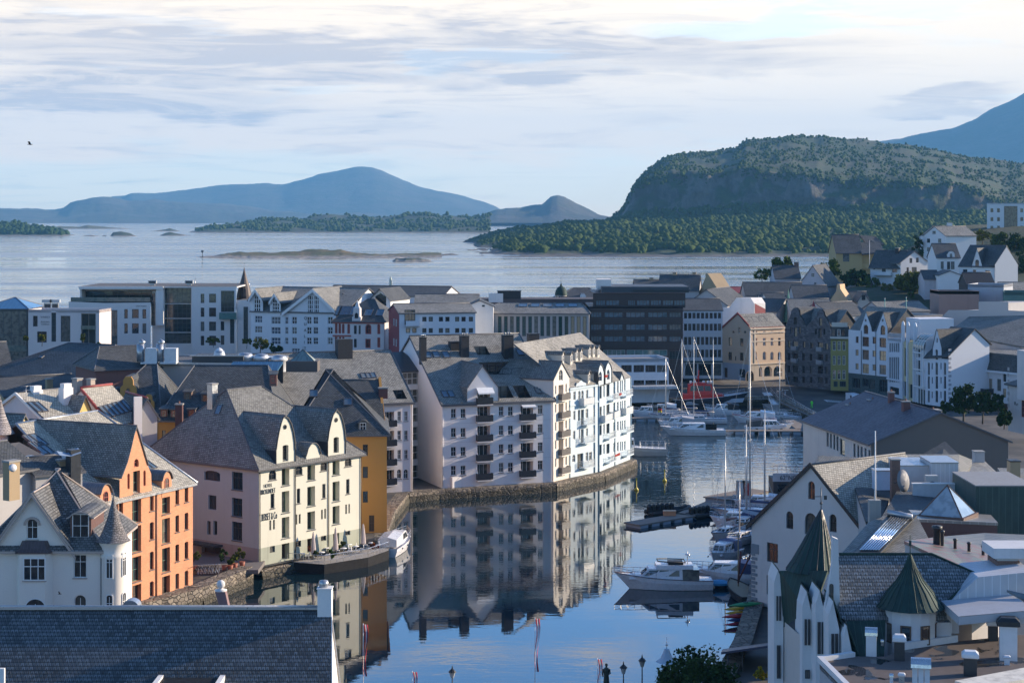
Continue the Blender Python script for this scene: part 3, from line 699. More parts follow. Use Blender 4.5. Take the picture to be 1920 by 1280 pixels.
for q in ((203,440,.8,1.1),(380,442,.8,1.1),(367,245,.8,1.1)):
 kk = (zr-ze)/4.3; oo,dd = b.ray(q[0]+20,q[1]); t = (ze+kk*oo.x-oo.z)/(dd.z-kk*dd.x); p = oo+dd*t
 b.skylight((p.x,p.y,p.z+.3),q[2],q[3],atan2(zr-ze,4.3),-pi/2)
b.chimney(3.4,11.5,zr-2.5,zr+1.1,.9,.9,MTL,0)
rl = MB(); dpx = [b.fpx(f,x,540)[0] for x in (832,1022)]
for u in (dpx[0],dpx[1],.12,L-.12): rl.tube([(u,-.1,.3),(u,-.1,ze)],.06,6)
b.part(rl,'downpipe',DKMET)
b.part(MB().box(-.55,L+.5,-.55,-.42,ze-.42,ze-.28),'gutter',DKMET)
cu = [b.fpx('L',x,970)[0] for x in (265,420)]; cz = b.fpx('L',340,970)[1]
b.part(MB().box(-1.5,0,min(cu),max(cu),cz-.1,cz+.1),'entrance_canopy',DKMET)
def sign(b,f,s,x0,y0,x1,y1,mat,out=.03):
 f = b.fc[f] if isinstance(f,str) else f; ym = (y0+y1)/2
 u0,u1 = b.fpx(f,x0,ym)[0],b.fpx(f,x1,ym)[0]; z0,z1 = b.fpx(f,(x0+x1)/2,y1)[1],b.fpx(f,(x0+x1)/2,y0)[1]
 o = text(s,(z1-z0)/.70,f.p(u0,z0,out),f.rz,b.root,mat,bold=-.012); w = max(v.co.x for v in o.data.vertices)
 o.matrix_basis = o.matrix_basis @ Matrix.Diagonal((abs(u1-u0)/w,1,1,1)); return o
sign(b,f,'HOTEL',653,628,702,650,BLACKM); sign(b,f,'BROSUNDET',636,657,720,686,BLACKM); sign(b,f,'T.BERSET & Co',628,795,729,836,BLACKM)
V(0,860,4.2675)
org = bricks((.72,.33,.175),.26,.085,'orange_brick',(.66,.32,.18),.01,.10)
b = mk('orange_warehouse','orange brick waterside warehouse with tall pointed gable','warehouse',(705,388),181.0,(1543,203),0.6,org,Y2=197.3)
L = b.L; ze = b.ze; D = 26.0; zr = 19.95-.6; b.recess = .28
f = b.face('F','F',0)
V(); og = [(284.7,922),(283.5,888),(277,872),(272,856),(264,829),(259,812),(255,800.6),(250.5,814),(244,842),(237.8,866),(231,884),(226,897),(224.3,899),(224.3,935)]
oo = b.outl(f,og); oo[0] = (oo[0][0],ze); oo[-1] = (oo[-1][0],ze); V(0,860,4.2675)
f.poly = [(0,0),(L,0),(L,ze)]+oo+[(0,ze)]
b.face('R','R',L,[(0,0),(D,0),(D,ze),(D/2,zr),(0,ze)]); b.face('L','L',0,[(0,0),(D,0),(D,ze),(D/2,zr),(0,ze)]); b.face('B','B',D,[(0,0),(L,0),(L,ze),(0,ze)])
for q in ((1058,325,1130,510),(1058,535,1130,745),(1058,780,1130,980),(1065,95,1120,275),(1297,272,1360,440),(1297,475,1360,675),(1297,710,1360,905)): b.wpx('F',*q,'green22',rec=.45,sill=True)
for q in ((1060,1005,1130,1190),(1297,935,1360,1130)): b.wpx('F',*q,'door',rec=.5,name='door')
for q in ((1020,115,1038,240),(1147,92,1166,215)): b.wpx('F',*q,'reda',rec=.2)
b.wpx('F',1073,0,1110,65,'reda')
for q in ((1198,295,1230,415),(1403,245,1433,365),(1477,230,1507,345),(950,348,985,470),(810,390,855,470)): b.wpx('F',*q,'brown2',sill=True)
for q in ((1198,505,1230,645),(1198,740,1230,885),(1198,978,1230,1100),(1403,450,1433,585),(1403,683,1433,820),(1403,915,1433,1040),(1477,430,1507,565),(1477,662,1507,800),(1477,893,1507,1015)): b.wpx('F',*q,'darks',sill=True)
b.walls()
ov = .4; kf = (zr-ze)/(D/2); LW = slate((.50,.46,.38),.34,.26,.28)
P = [Vector(p)+Vector((0,0,.24)) for p in ((-.3,-ov,ze-ov*kf),(L+.3,-ov,ze-ov*kf),(L+.3,D/2,zr),(4.6,D/2,zr),(4.6,D+ov,ze-ov*kf),(L+.3,D+ov,ze-ov*kf))]
rf = MB().solid(P,[(0,1,2,3),(3,2,5,4)],.24,0,1)
for a_,b_ in ((3,2),(1,2),(0,3)): rf.tube([P[a_],P[b_]],.14,6,1)
b.part(rf,'roof',[LW,MTL])
zt = max(z for u,z in oo); b.vault(oo[2:-2],0,(zt-ze)/kf+.6,.16,SLATE)
for cx,cy,ww,wh in ((1332,200,.75,1.35),(843,300,.75,1.35)):
 u,z = b.fpx(f,cx,cy+40); b.dormer(u,-.04,3.6,1.75,ze-.8,ze+1.0,ze+1.95,'round',mat=seam((.16,.17,.2),(.10,.11,.13),.3),wmat=org,win=(ww,wh,ze-.1,'reda'),over=.1)
V(0,640,4.9219)
for q in ((425,1060,.8,2.2),(490,1060,.8,2.2),(358,985,.8,2.0),(418,975,.8,2.0),(1395,1195,.7,2.2),(1430,1190,.7,2.2)): b.sky_front(q[0],q[1],q[2],q[3],0,ze,D/2,zr)
V(0,860,4.2675)
u = b.fpx(f,1248,600)[0]; u2 = b.fpx(f,935,400)[0]
b.part(MB().tube([(u,-.1,.2),(u,-.1,ze)],.07).tube([(u2,-.1,.2),(u2,-.1,ze)],.07),'downpipe',paint((.20,.10,.08),.5))
p = b.fpx(f,1520,870); b.part(MB().tube([(p[0],0,p[1]),(p[0],-.5,p[1]+.2),(p[0],-.7,p[1])],.03).lathe([(.05,-.02),(.2,-.25),(.001,-.05)],(p[0],-.7,p[1]),8),'wall_lamp',BLACKM)
V(0,860,4.2675)
tw = plaster((.74,.69,.62),'pale_render',.10); ttrim = paint((.40,.33,.29),.6,name='brown_trim')
b = Bld('turret_house','pale cream house with a steep front gable and round corner turret','house',(xat(-140,152),152.0),(xat(815,152),152.0),2.5,tw)
b.root.rotation_euler.z = b.rz; L = b.L; b.trim = ttrim; b.recess = .18
ze = zat(712,152)-2.5; f = b.face('F','F',0); D = 12.0; zr = 19.75-2.5
ap = b.fpx(f,262,272); gl = b.fpx(f,-52,722); gr = b.fpx(f,576,722)
ga = [(gr[0],gr[1]),(ap[0]+.14,ap[1]-.12),(ap[0]-.14,ap[1]-.12),(gl[0],gl[1])]
f.poly = [(0,0),(L,0),(L,ze),(gr[0],ze)]+[ga[1],ga[2]]+[(gl[0],ze),(0,ze)]
b.face('R','R',L,[(0,0),(D,0),(D,ze),(0,ze)]); b.face('L','L',0,[(0,0),(D,0),(D,ze),(0,ze)])
b.wpx('F',212,470,302,642,'whitea',sill=True); b.wpx('F',588,765,692,950,'white2',sill=True); b.wpx('F',592,1085,690,1300,'whitea',sill=True)
b.walls()
b.hip(0,L,0,D,ze,zr,5.0,5.4,.45,mat=slate((.15,.148,.145),.34,.24,.45,moss=.15))
k = (zr-ze)/(D/2); sl_ = (ap[1]-ze)/(gr[0]-ap[0])
b.vault([(gr[0]+.35,ze-.35*sl_),ga[1],ga[2],(gl[0]-.35,ze-.35*sl_)],0,(ap[1]-ze)/k+.5,.2,slate((.15,.148,.145),.34,.24,.45,moss=.15),og=.35)
vb = MB()
for p0,p1 in (((gr[0]+.4,ze-.4*sl_-.1),(ap[0],ap[1]+.05)),((gl[0]-.4,ze-.4*sl_-.1),(ap[0],ap[1]+.05))):
 vb.prism([(p0[0],-.42,p0[1]),(p1[0],-.42,p1[1]),(p1[0],-.42,p1[1]-.34),(p0[0],-.42,p0[1]-.34)],(0,.08,0))
vb.box(gr[0],L,-.30,0,ze-.42,ze-.1); b.part(vb,'bargeboard',ttrim)
u0,u1 = b.fpx(f,136,900)[0],b.fpx(f,424,900)[0]; bz = b.fpx(f,270,742)[1]; bt = b.fpx(f,270,652)[1]; by = -.9
bay = MB().prism([(u0,0,0),(u0+.45,by,0),(u1-.45,by,0),(u1,0,0)],(0,0,bz)); bo = b.part(bay,'bay',tw)
cm = (u0+u1)/2; cw = (u1-u0)/2+.2
ca = MB().loft([[Vector((cm-cw*s_,0,z)),Vector((cm-cw*s_*.8,by*t-.15*t,z)),Vector((cm+cw*s_*.8,by*t-.15*t,z)),Vector((cm+cw*s_,0,z))] for s_,t,z in ((1,1,bz),(1,1,bz+.12),(.78,.66,bz+.35),(.62,.3,bt))])
b.part(ca,'canopy',seam((.10,.07,.07),(.07,.05,.05),.3,.5),bo)
fb = b.face('bay','F',by)
for q,stl in (((186,790,366,972),'white3'),((195,1113,372,1300),'whitea')):
 a_ = b.wpx('bay',*q,stl,flush=True,sill=True)
del b.fc['bay']
u,z = b.fpx(f,257,530); sr = MB(); r0 = abs(b.fpx(f,325,530)[0]-u)
for i in range(12):
 a0,a1 = pi*i/12,pi*(i+1)/12
 sr.prism([(u+r0*cos(a0),0,z+r0*sin(a0)),(u+r0*cos(a1),0,z+r0*sin(a1)),(u+(r0-.2)*cos(a1),0,z+(r0-.2)*sin(a1)),(u+(r0-.2)*cos(a0),0,z+(r0-.2)*sin(a0))],(0,-.1,0))
b.part(sr,'window_surround',ttrim)
u,z = b.fpx(f,630,600); dy = .7; b.dormer(u,dy,5.5,1.75,ze+.2,ze+2.35,ze+2.85,'round',mat=slate((.15,.148,.145),.34,.24,.45,moss=.15),wmat=paint((.12,.06,.05),.6),win=(1.4,2.0,ze+.75,'white22'),over=.3,og=.3)
b.sky_front(355,300,.5,.75,0,ze,D/2,zr)
tx = b.fpx(f,900,800)[0]; tr = 1.02; ty = .35; tz = b.fpx(f,900,700)[1]; ta = b.fpx(f,880,290)[1]
tb = MB().lathe([(tr,0),(tr,tz-1.0),(tr+.05,tz-.9),(tr+.05,tz-.7),(tr,tz-.6),(tr,tz),(tr+.12,tz+.15),(tr+.18,tz+.45)],(tx,ty,0),28); to = b.part(tb,'turret',tw)
b.part(MB().lathe([(tr+.42,tz+.42),(tr+.22,tz+.62),(tr-.12,tz+1.25),(tr-.5,tz+2.3),(.12,ta-.5),(.03,ta)],(tx,ty,0),28).ball((tx,ty,ta+.05),.1,8).tube([(tx,ty,ta),(tx,ty,ta+.5)],.02),'turret_roof',[slate((.21,.19,.185),.28,.2,.3,moss=.1)],to)
for ang,zz,hh,stl in ((-96,b.fpx(f,890,945)[1],2.0,'white2'),(-18,b.fpx(f,890,938)[1],2.0,'white2'),(-96,b.fpx(f,890,1260)[1],2.0,'whites'),(-18,b.fpx(f,890,1255)[1],2.0,'whites')):
 fm,pm,_ = win_mesh(stl,.62,hh); a_ = radians(ang); w_ = bpy.data.objects.new('window',fm); COL.objects.link(w_); w_.parent = b.root
 w_.location = (tx+(tr-.03)*cos(a_),ty+(tr-.03)*sin(a_),zz); w_.rotation_euler.z = a_+pi/2; p_ = bpy.data.objects.new('pane',pm); COL.objects.link(p_); p_.parent = w_; p_.location = (0,-.02,0)
u = b.fpx(f,812,900)[0]; b.part(MB().tube([(u,-.08,0),(u,-.08,ze)],.06),'downpipe',DKMET)
turret_b = b
fz = 13.7-4.1
V(); b = Bld('slate_roofed_house','long dark slate roof filling the lower left corner with a white end parapet','house',(-48,125.9),(-12.95,125.9),2.0,WHITE)
FS = slate((.105,.12,.135),.27,.30,.5,'fish_scale_slate',.2,True)
L = b.L; zl = fz-2; b.box_faces(0,L,0,12,0,zl-4); b.fc['R'].poly = None; b.walls()
rf = MB().solid([(0,-8,zl-8+.2),(L+1.25,-8,zl-8+.2),(L,4.1,zl+4.1+.2),(0,4.1,zl+4.1+.2),(0,12,zl-3.6),(L,12,zl-3.6)],[(0,1,2,3),(3,2,5,4)],.2,0,1); b.part(rf,'roof',[FS,MTL])
b.part(MB().box(0,L-.9,3.85,4.35,zl+4.25,zl+4.42).tube([(0,4.1,zl+4.45),(L-.9,4.1,zl+4.45)],.09,6),'ridge_capping',MTL)
b.part(MB().prism([(L+1.1,-8.2,zl-8.0),(L-.15,4.2,zl+4.4),(L-.15,4.2,zl+4.0),(L+1.1,-8.2,zl-8.6)],(.2,0,0)).prism([(L-.2,4.2,zl+4),(L-.25,12,zl-4),(L-.25,12,0),(L-.2,4.2,0)],(.1,0,0)),'verge_parapet',WOODW)
ch = b.part(MB().box(L-.95,L+.05,3.6,4.6,zl+3.4,zl+5.75).box(L-1.0,L+.1,3.55,4.65,zl+5.75,zl+5.82),'chimney',WOODW)
b.part(MB().lathe([(.33,zl+5.8),(.36,zl+6.05),(.36,zl+6.15),(.3,zl+6.3),(.001,zl+6.36)],(L-.55,4.1,0),14),'chimney_cowl',MTL,ch)
sg = MB(); zz = -.05
for yy in (0.35,):
 for i in range(int(L/1.3)): sg.box(1.3*i,1.3*i+.04,yy,yy+.04,zl+yy+.1,zl+yy+.42)
 sg.tube([(0,yy,zl+yy+.42),(L,yy,zl+yy+.42)],.02,5)
b.part(sg,'snow_guard',DKMET)
ux = (xat(299,126)+48,xat(419,126)+48)
dm = MB().box(ux[0],ux[1],-3,.2,zl-3,zl+.35,1).box(ux[0]-.1,ux[0]+.25,-3,.4,zl-2.8,zl+.5,0).box(ux[1]-.25,ux[1]+.1,-3,.4,zl-2.8,zl+.5,0)
b.part(dm,'roof_dormer',[WOODW,BLACKM]); b.part(MB().tube([(ux[0],2.0,zl+2.45),(ux[1]+.3,2.0,zl+2.45)],.02,5),'ladder_rail',DKMET)
b.part(MB().box(xat(-14,124)+48,xat(10,124)+48,-2.2,-1.9,zl-4,zl+1.55),'verge_post',WOODW)
# ================================================================== white waterside apartments
V(640,610,3.657)
WHT = plaster((.80,.755,.735),'white_render',.09); BALC = paint((.022,.022,.028),.35,name='dark_balcony_panel')
SLB = slate((.27,.26,.235),.38,.26,.34,'grey_slate',.2)
QZ = 1.36
b = mk('apartment_block','large white waterside apartment block with dark balconies and three black chimneys','apartments',(690,540),271.0,(1455,510),QZ,WHT)
wb = b; L = b.L; ze = b.ze; b.recess = .2
fl = b.face('L','L',0); hy,hz = b.fpx('L',475,70); D = 2*hy; zr = hz-.25; kf = (zr-ze)/hy
f = b.face('F','F',0); gb = [(1078,520),(1074,425),(965,282),(862,435),(860,540)]
oo = b.outl(f,gb); oo[0] = (oo[0][0],ze); oo[-1] = (oo[-1][0],ze)
f.poly = [(0,0),(L,0),(L,ze)]+oo+[(0,ze)]; fl.poly = [(0,0),(D,0),(D,ze),(hy,zr),(0,ze)]; b.face('R','R',L,list(fl.poly)); b.face('B','B',D,[(0,0),(L,0),(L,ze),(0,ze)])
for x0,x1,ys in ((752,787,((570,635),(702,767),(832,897),(960,1027))),(818,853,((570,635),(702,767),(832,895),(960,1025))),(1080,1113,((555,620),(685,752),(813,878),(940,1007))),(1143,1178,((555,620),(685,750),(812,875),(939,1004))),(1347,1382,((545,608),(675,738),(800,864),(925,990)))):
 for ya,yb in ys: b.wpx('F',x0,ya,x1,yb,'white22' if x0 != 1347 else 'white2',sill=True)
RECG = glassy((.03,.03,.03),.15,'balcony_door_glass')
WS['loggia'] = dict(nx=3,zs=[],c=(.55,.50,.47),g=RECG,t=.1,mt=.1)
for x0,x1,ys in ((925,1028,((460,545),(557,665),(688,798),(818,933),(950,1063))),(1222,1323,((552,655),(680,780),(805,910),(930,1043)))):
 for ya,yb in ys:
  w_ = b.wpx('F',x0+8,ya,x1-8,yb-4,'loggia',rec=1.1,name='balcony_door')
  u0,u1 = b.fpx(f,x0,yb)[0],b.fpx(f,x1,yb)[0]; z = b.fpx(f,x0,yb-4)[1]
  o = b.bal('F',(u0+u1)/2,z,u1-u0+.1,.75,1.02,BALC,slab=WHT)
  MB().tube([(-(u1-u0)/2,-.7,1.0),(-(u1-u0)/2,-.02,1.9)],.03,5).build('balcony_stay',WHT,o)
for x0,x1,y,dz in ((925,1035,440,.75),(1228,1320,552,.3)):
 u0,u1 = b.fpx(f,x0,y)[0],b.fpx(f,x1,y)[0]; z = b.fpx(f,x0,y)[1]
 b.part(MB().prism([(u0,-.02,z+.3),(u0,-1.1,z+.3-dz),(u0,-1.1,z+.12-dz),(u0,-.02,z+.15)],(u1-u0,0,0)),'awning',paint((.8,.8,.8),.7))
b.walls()
jl = MB()
for y in (672,802,935): z = b.fpx(f,800,y)[1]; jl.box(0,L,-.012,-.002,z,z+.035)
b.part(jl,'panel_joint',plaster((.55,.52,.51)))
def onr(x,y): p = b.onroof(x,y,0,ze,hy,zr); return p.x,p.y
a1 = onr(985,350); a2 = onr(1290,350); t1 = onr(985,262)[1]
c1 = onr(1085,508); c2 = onr(1185,508); c3 = onr(1218,508); c4 = onr(1305,508); t2 = onr(1085,425)[1]
d1 = onr(935,212); d2 = onr(1022,212); t3 = onr(935,152)[1]
roof_cut(b,L,0,hy,ze,zr,[(a1[0],a2[0],a1[1],t1),(c1[0],c2[0],c1[1],t2),(c3[0],c4[0],c3[1],t2),(d1[0],d2[0],d1[1],t3)],mat=SLB)
zt = max(z for u,z in oo); b.vault(oo,0,(zt-ze)/kf+.4,.2,SLATE)
for x,y,w,l in ((588,232,.9,1.5),(645,230,.9,1.5),(712,230,.9,1.5),(1222,214,.9,1.5),(1287,212,.9,1.5),(1355,210,.9,1.5),(705,502,.75,1.5),(748,500,.75,1.5),(1345,476,.75,1.4)): b.sky_front(x+14,y,w,l,0,ze,hy,zr)
BCH = paint((.030,.028,.030),.7,name='black_sheet_cladding')
for x0,x1,yt,yb in ((543,585,85,255),(822,878,75,228),(1115,1183,70,240),(750,820,115,182),(1290,1360,60,118)):
 p = b.onroof((x0+x1)/2,yb,0,ze,hy,zr); zt = b.loc((x0+x1)/2,yt,(b.M @ p).y).z; w = (x1-x0)/3.657*(b.M @ p).y/F*1.02
 mb = MB().box(p.x-w/2,p.x+w/2,p.y,p.y+w*.8,p.z-.3,zt,0).box(p.x-w/2-.06,p.x+w/2+.06,p.y-.06,p.y+w*.8+.06,zt,zt+.1,1)
 for i in range(3 if yb > 200 else 0): mb.lathe([(.13,zt+.1),(.13,zt+.35),(.2,zt+.4),(.001,zt+.5)],(p.x+(i-1)*w*.28,p.y+w*.4,0),8,2)
 b.part(mb,'chimney',[BCH,BLACKM,MTL])
b.part(MB().tube([(.1,-.1,.2),(.1,-.1,ze)],.07).tube([(L-.15,-.1,.2),(L-.15,-.1,ze)],.07),'downpipe',WHT)
b2 = mk('apartment_house','white apartment house half hidden behind the ochre end wall','apartments',(-60,560),262.0,(490,525),QZ,WHT,Y2=268.1)
b = b2; dirv = Vector((.93,.366));
Bp = Vector((xat(490,268.1),268.1)); Ap = Bp-dirv*29
bpy.data.objects.remove(b.root)
b = Bld('apartment_house','white apartment house half hidden behind the ochre end wall','apartments',Ap,Bp,QZ,WHT); L = b.L; ze = zat(525,268.1)-QZ
b.recess = .2; fr = b.face('R','R',L); hy,hz = b.fpx('R',325,168); zr = hz-.25; D = 2*hy
f = b.face('F','F',0,[(0,0),(L,0),(L,ze),(0,ze)]); fr.poly = [(0,0),(D,0),(D,ze),(hy,zr),(0,ze)]; b.face('L','L',0,list(fr.poly))
for q in ((385,588,410,655),(432,588,456,655),(385,720,410,785),(432,720,456,785),(385,852,410,917),(432,852,456,915)): b.wpx('F',*q,'white22',sill=True)
for q in ((382,985,412,1050),(428,985,458,1050)): b.wpx('F',*q,'whitea',sill=True)
for ya,yb in ((592,698),(722,830),(853,963),(990,1095)):
 b.wpx('F',300,ya,362,yb-4,'loggia',rec=1.0,name='balcony_door'); u0,u1 = b.fpx(f,296,yb)[0],b.fpx(f,372,yb)[0]; z = b.fpx(f,330,yb-4)[1]
 b.bal('F',(u0+u1)/2,z,u1-u0,.8,1.0,BALC,slab=WHT)
b.walls()
p0 = b.onroof(380,515,0,ze,hy,zr); p1 = b.onroof(452,515,0,ze,hy,zr); pt = b.onroof(380,452,0,ze,hy,zr)
roof_cut(b,L,0,hy,ze,zr,[(p0.x,p1.x,p0.y,pt.y)],mat=SLB)
for x,y in ((160,372),(195,372),(225,368)): b.sky_front(x,y,.7,1.2,0,ze,hy,zr)
p = b.onroof(30,240,0,ze,hy,zr); b.part(MB().box(p.x-1.2,p.x+1.1,p.y,p.y+1.6,p.z-.5,p.z+3.2,0),'chimney',BCH)
b.part(MB().tube([(L-.12,-.1,.1),(L-.12,-.1,ze)],.07),'downpipe',WHT)
b = Bld('glazed_stairwell','glass stair tower with black metal roof between the two white apartment buildings','stairwell',(xat(415,280),280.0),(xat(565,282.5),282.5),QZ,WHT)
L = b.L; zt = zat(318,281)-QZ; zb = zat(192,286)-QZ
b.box_faces(0,L,0,6,0,zt); f = b.fc['F']; b.fc['R'].poly = [(0,0),(6,0),(6,zb),(0,zt)]; b.fc['L'].poly = list(b.fc['R'].poly); b.fc['B'].poly = [(0,0),(L,0),(L,zb),(0,zb)]
BEIGEGL = glassy((.10,.09,.075),.12,'stair_glass'); WS['stair'] = dict(nx=4,nz=2,c=(.66,.63,.60),t=.08,mt=.1,g=BEIGEGL)
for ya,yb in ((322,405),(438,530),(562,662),(695,790),(825,920),(958,1045)): b.wpx('F',420,ya,556,yb,'stair')
b.walls(); b.part(MB().solid([(-.2,-.3,zt+.15),(L+.2,-.3,zt+.15),(L+.2,6,zb+.2),(-.2,6,zb+.2)],[(0,1,2,3)],.2),'roof',seam((.03,.03,.035),(.02,.02,.025),.55,.45))
b.part(MB().box(1.0,L+1.2,-12,-9.5,-.4,1.6),'garden_wall',WHT)
V(1000,610,4.0)
CRL = plaster((.78,.71,.62),'warm_white_render',.08); BLU = plaster((.60,.69,.73),'pale_blue_render',.08)
E = [Vector((6.37,277.6)),Vector((8.9,281.7)),Vector((13.8,288.4)),Vector((19.85,303.4))]
R1,R2,ZR = Vector((5.3,291.7)),Vector((11.5,306.8)),22.3
b = Bld('gable_house','narrow cream gable house with stacked balconies between white and pale blue apartments','apartments',E[0],E[1],QZ,CRL); L = b.L
f = b.face('F','F',0); ze = b.fpx(f,152,402)[1]; za = b.fpx(f,207,282)[1]
f.poly = [(0,0),(L,0),(L,ze),(L/2,za),(0,ze)]; b.face('L','L',0,[(0,0),(8,0),(8,ze),(0,ze)]); b.face('R','R',L,[(0,0),(8,0),(8,ze),(0,ze)])
b.wpx('F',192,332,221,414,'whitea')
for ya,yb in ((445,562),(583,697),(718,838),(855,975),(990,1112)):
 b.wpx('F',189,ya,226,yb-3,'loggia',rec=.9,name='balcony_door'); u0,u1 = b.fpx(f,187,yb)[0],b.fpx(f,252,yb)[0]; z = b.fpx(f,210,yb-4)[1]
 b.bal('F',(u0+u1)/2,z,u1-u0,.7,1.0,paint((.10,.09,.085),.4,name='balcony_panel'),slab=CRL)
 b.wpx('F',163,ya+6,173,ya+72,'white1'); b.wpx('F',241,ya-8,252,ya+55,'white1')
b.walls(); b.vault([(L+.2,ze-.2),(L/2,za+.05),(-.2,ze-.2)],0,10,.2,SLATE)
b = Bld('blue_house','pale blue curved waterfront house next to the cream gable tower','apartments',E[1],E[2],QZ,BLU); L = b.L
def loc2(b,p,z): return b.Mi @ Vector((p.x,p.y,z))
def winrow(b,lst,style='white2',**k):
 for q in lst: b.wpx('F',*q,style,**k)
f = b.face('F','F',0); ze = b.fpx(f,272,468)[1]
gg = b.outl(f,[(398,450),(392,430),(376,425),(358,410),(342,428),(326,436),(318,460)]); gg[0] = (gg[0][0],ze); gg[-1] = (gg[-1][0],ze)
f.poly = [(0,0),(L,0),(L,ze)]+gg+[(0,ze)]; b.face('L','L',0,[(0,0),(9,0),(9,ze),(0,ze)]); b.face('R','R',L,[(0,0),(9,0),(9,ze),(0,ze)])
winrow(b,((300,495,318,560),(395,483,412,550),(450,475,462,540),(300,640,316,710),(393,625,412,695),(450,618,462,690),(298,790,315,855),(340,778,352,850),(395,770,410,830),(450,762,462,830),(393,950,412,1015),(418,948,440,1015),(450,940,460,1005)),'white2')
winrow(b,((336,490,354,560),(360,487,378,560),(293,968,315,1025)),'whitea'); winrow(b,((335,632,352,715),(358,630,380,752),(358,775,378,885),(330,960,375,1072)),'dark2',rec=.3,name='balcony_door')
RAILW = paint((.60,.62,.63),.4,name='pale_balcony_rail')
for x0,x1,yb in ((330,415,605),(350,417,755),(338,420,888),(332,416,1073)):
 u0,u1 = b.fpx(f,x0,yb)[0],b.fpx(f,x1,yb)[0]; b.bal('F',(u0+u1)/2+.3,b.fpx(f,(x0+x1)/2,yb)[1]+.3,(u1-u0)*.92,1.0,1.05,RAILW,solid=(yb == 605),slab=BLU)
b.walls()
b.part(MB().box(0,L,-.12,-.005,ze-2.9,ze-2.65).box(0,L,-.2,-.005,ze-.3,ze-.05),'cornice',BLU); b.part(MB().tube([(L-.05,-.1,0),(L-.05,-.1,ze)],.09).tube([(.05,-.1,0),(.05,-.1,ze)],.07).tube([(L-1.3,-.1,0),(L-1.3,-.1,ze)],.09),'downpipe',paint((.22,.36,.48),.5))
b.part(MB().solid([loc2(b,E[1],ze+QZ+.1),loc2(b,E[2],ze+QZ+.1),loc2(b,R1,ZR),loc2(b,R1+Vector((-5,-12)),ZR)],[(0,1,2),(0,2,3)],.25,0,1),'roof',[SLATE_W,b.trim])
bb = b; zrl = ZR-QZ
b = Bld('blue_house','pale blue waterfront house with two pointed gables at the harbour corner','apartments',E[2],E[3],QZ,BLU); L = b.L
f = b.face('F','F',0); ze = b.fpx(f,600,425)[1]
gs = []
for pts in (((585,420),(585,330),(578,300),(560,272),(545,300),(536,335),(536,430)),((528,432),(528,350),(518,310),(500,288),(488,320),(483,350),(483,440))):
 g = b.outl(f,pts); g[0] = (g[0][0],ze); g[-1] = (g[-1][0],ze); gs.append(g)
g3 = b.outl(f,[(678,390),(662,355),(645,400)]); g3[0] = (g3[0][0],ze); g3[-1] = (g3[-1][0],ze)
f.poly = [(0,0),(L,0),(L,ze)]+g3+gs[0]+gs[1]+[(max(.02,gs[1][-1][0]-.4),ze),(0,ze)]
b.face('R','R',L,[(0,0),(9,0),(9,ze),(0,ze)])
winrow(b,((490,345,515,420),(550,330,573,410)),'whitea')
lo = lambda x: (x-490)*-.30
for yb_,hh in ((450,100),(603,82),(745,80),(893,80)):
 for xa,xb in ((489,513),(525,536),(548,572),(600,612),(628,640),(650,659),(664,673),(681,692)):
  s_ = .24 if yb_ == 450 else (.22 if yb_ == 603 else (.19 if yb_ == 745 else .14)); y = yb_-(xa-490)*s_
  b.wpx('F',xa,y,xb,y+hh-(xa-490)*.07,'white2' if xb-xa < 20 else 'dark2',rec=.2)
for x0,x1,yb in ((542,622,570),(642,716,540),(489,558,728),(560,616,703),(645,716,672),(487,620,858),(652,720,812),(485,625,1035),(652,720,985)):
 u0,u1 = b.fpx(f,x0+8,yb)[0],b.fpx(f,x1-4,yb)[0]; u1 = min(u1,L-.3); b.bal('F',(u0+u1)/2,b.fpx(f,(x0+x1)/2,yb)[1]+.35,min(u1-u0,3.6),.95,1.0,RAILW,solid=yb in (728,703,672),slab=BLU)
b.walls()
for g in gs+[g3]: b.vault(g,0,4.5,.12,SLATE)
b.part(MB().box(0,L,-.12,-.005,ze-3.3,ze-3.1),'cornice',BLU); b.part(MB().tube([(L-.05,-.1,0),(L-.05,-.1,ze)],.09).tube([(L*.48,-.1,0),(L*.48,-.1,ze)],.08),'downpipe',paint((.22,.36,.48),.5))
b.part(MB().solid([loc2(b,E[2],ze+QZ+.1),loc2(b,E[3],ze+QZ+.1)+Vector((.3,0,0)),loc2(b,R2,ZR)+Vector((.3,0,0)),loc2(b,R1,ZR),loc2(b,R1*2-E[2],ze+QZ+.1),loc2(b,R2*2-E[3],ze+QZ+.1)],[(0,1,2,3),(3,2,5,4)],.25,0,1),'roof',[SLATE_W,b.trim])
b.part(MB().poly([loc2(b,E[3],QZ),loc2(b,R2*2-E[3],QZ),loc2(b,R2*2-E[3],ze+QZ),loc2(b,R2,ZR-.1),loc2(b,E[3],ze+QZ)]),'end_wall',BLU)
hw = (R1-E[2]).length; kk = (zrl-ze)/8.6; FLW = paint((.55,.05,.03),.8,name='red_flowers')
for x,y in ((612,515),(590,968),(505,380)):
 u,z = b.fpx(f,x,y); mb = MB()
 for i in range(40): mb.ball((u+random.uniform(-1,1)*(1.3 if x == 590 else .6),-.9+random.uniform(-.1,.1),z+random.uniform(-.12,.15)),.1,6)
 o = mb.build('flower_box',FLW); o.matrix_world = b.M.copy(); tag(o,{612: 'red flowers on an upper balcony of the blue house',590: 'long box of orange red flowers on the lowest blue balcony',505: 'small flower box in the left pointed gable'}[x],'flowers')
dcol = plaster((.55,.52,.46),'dormer_render')
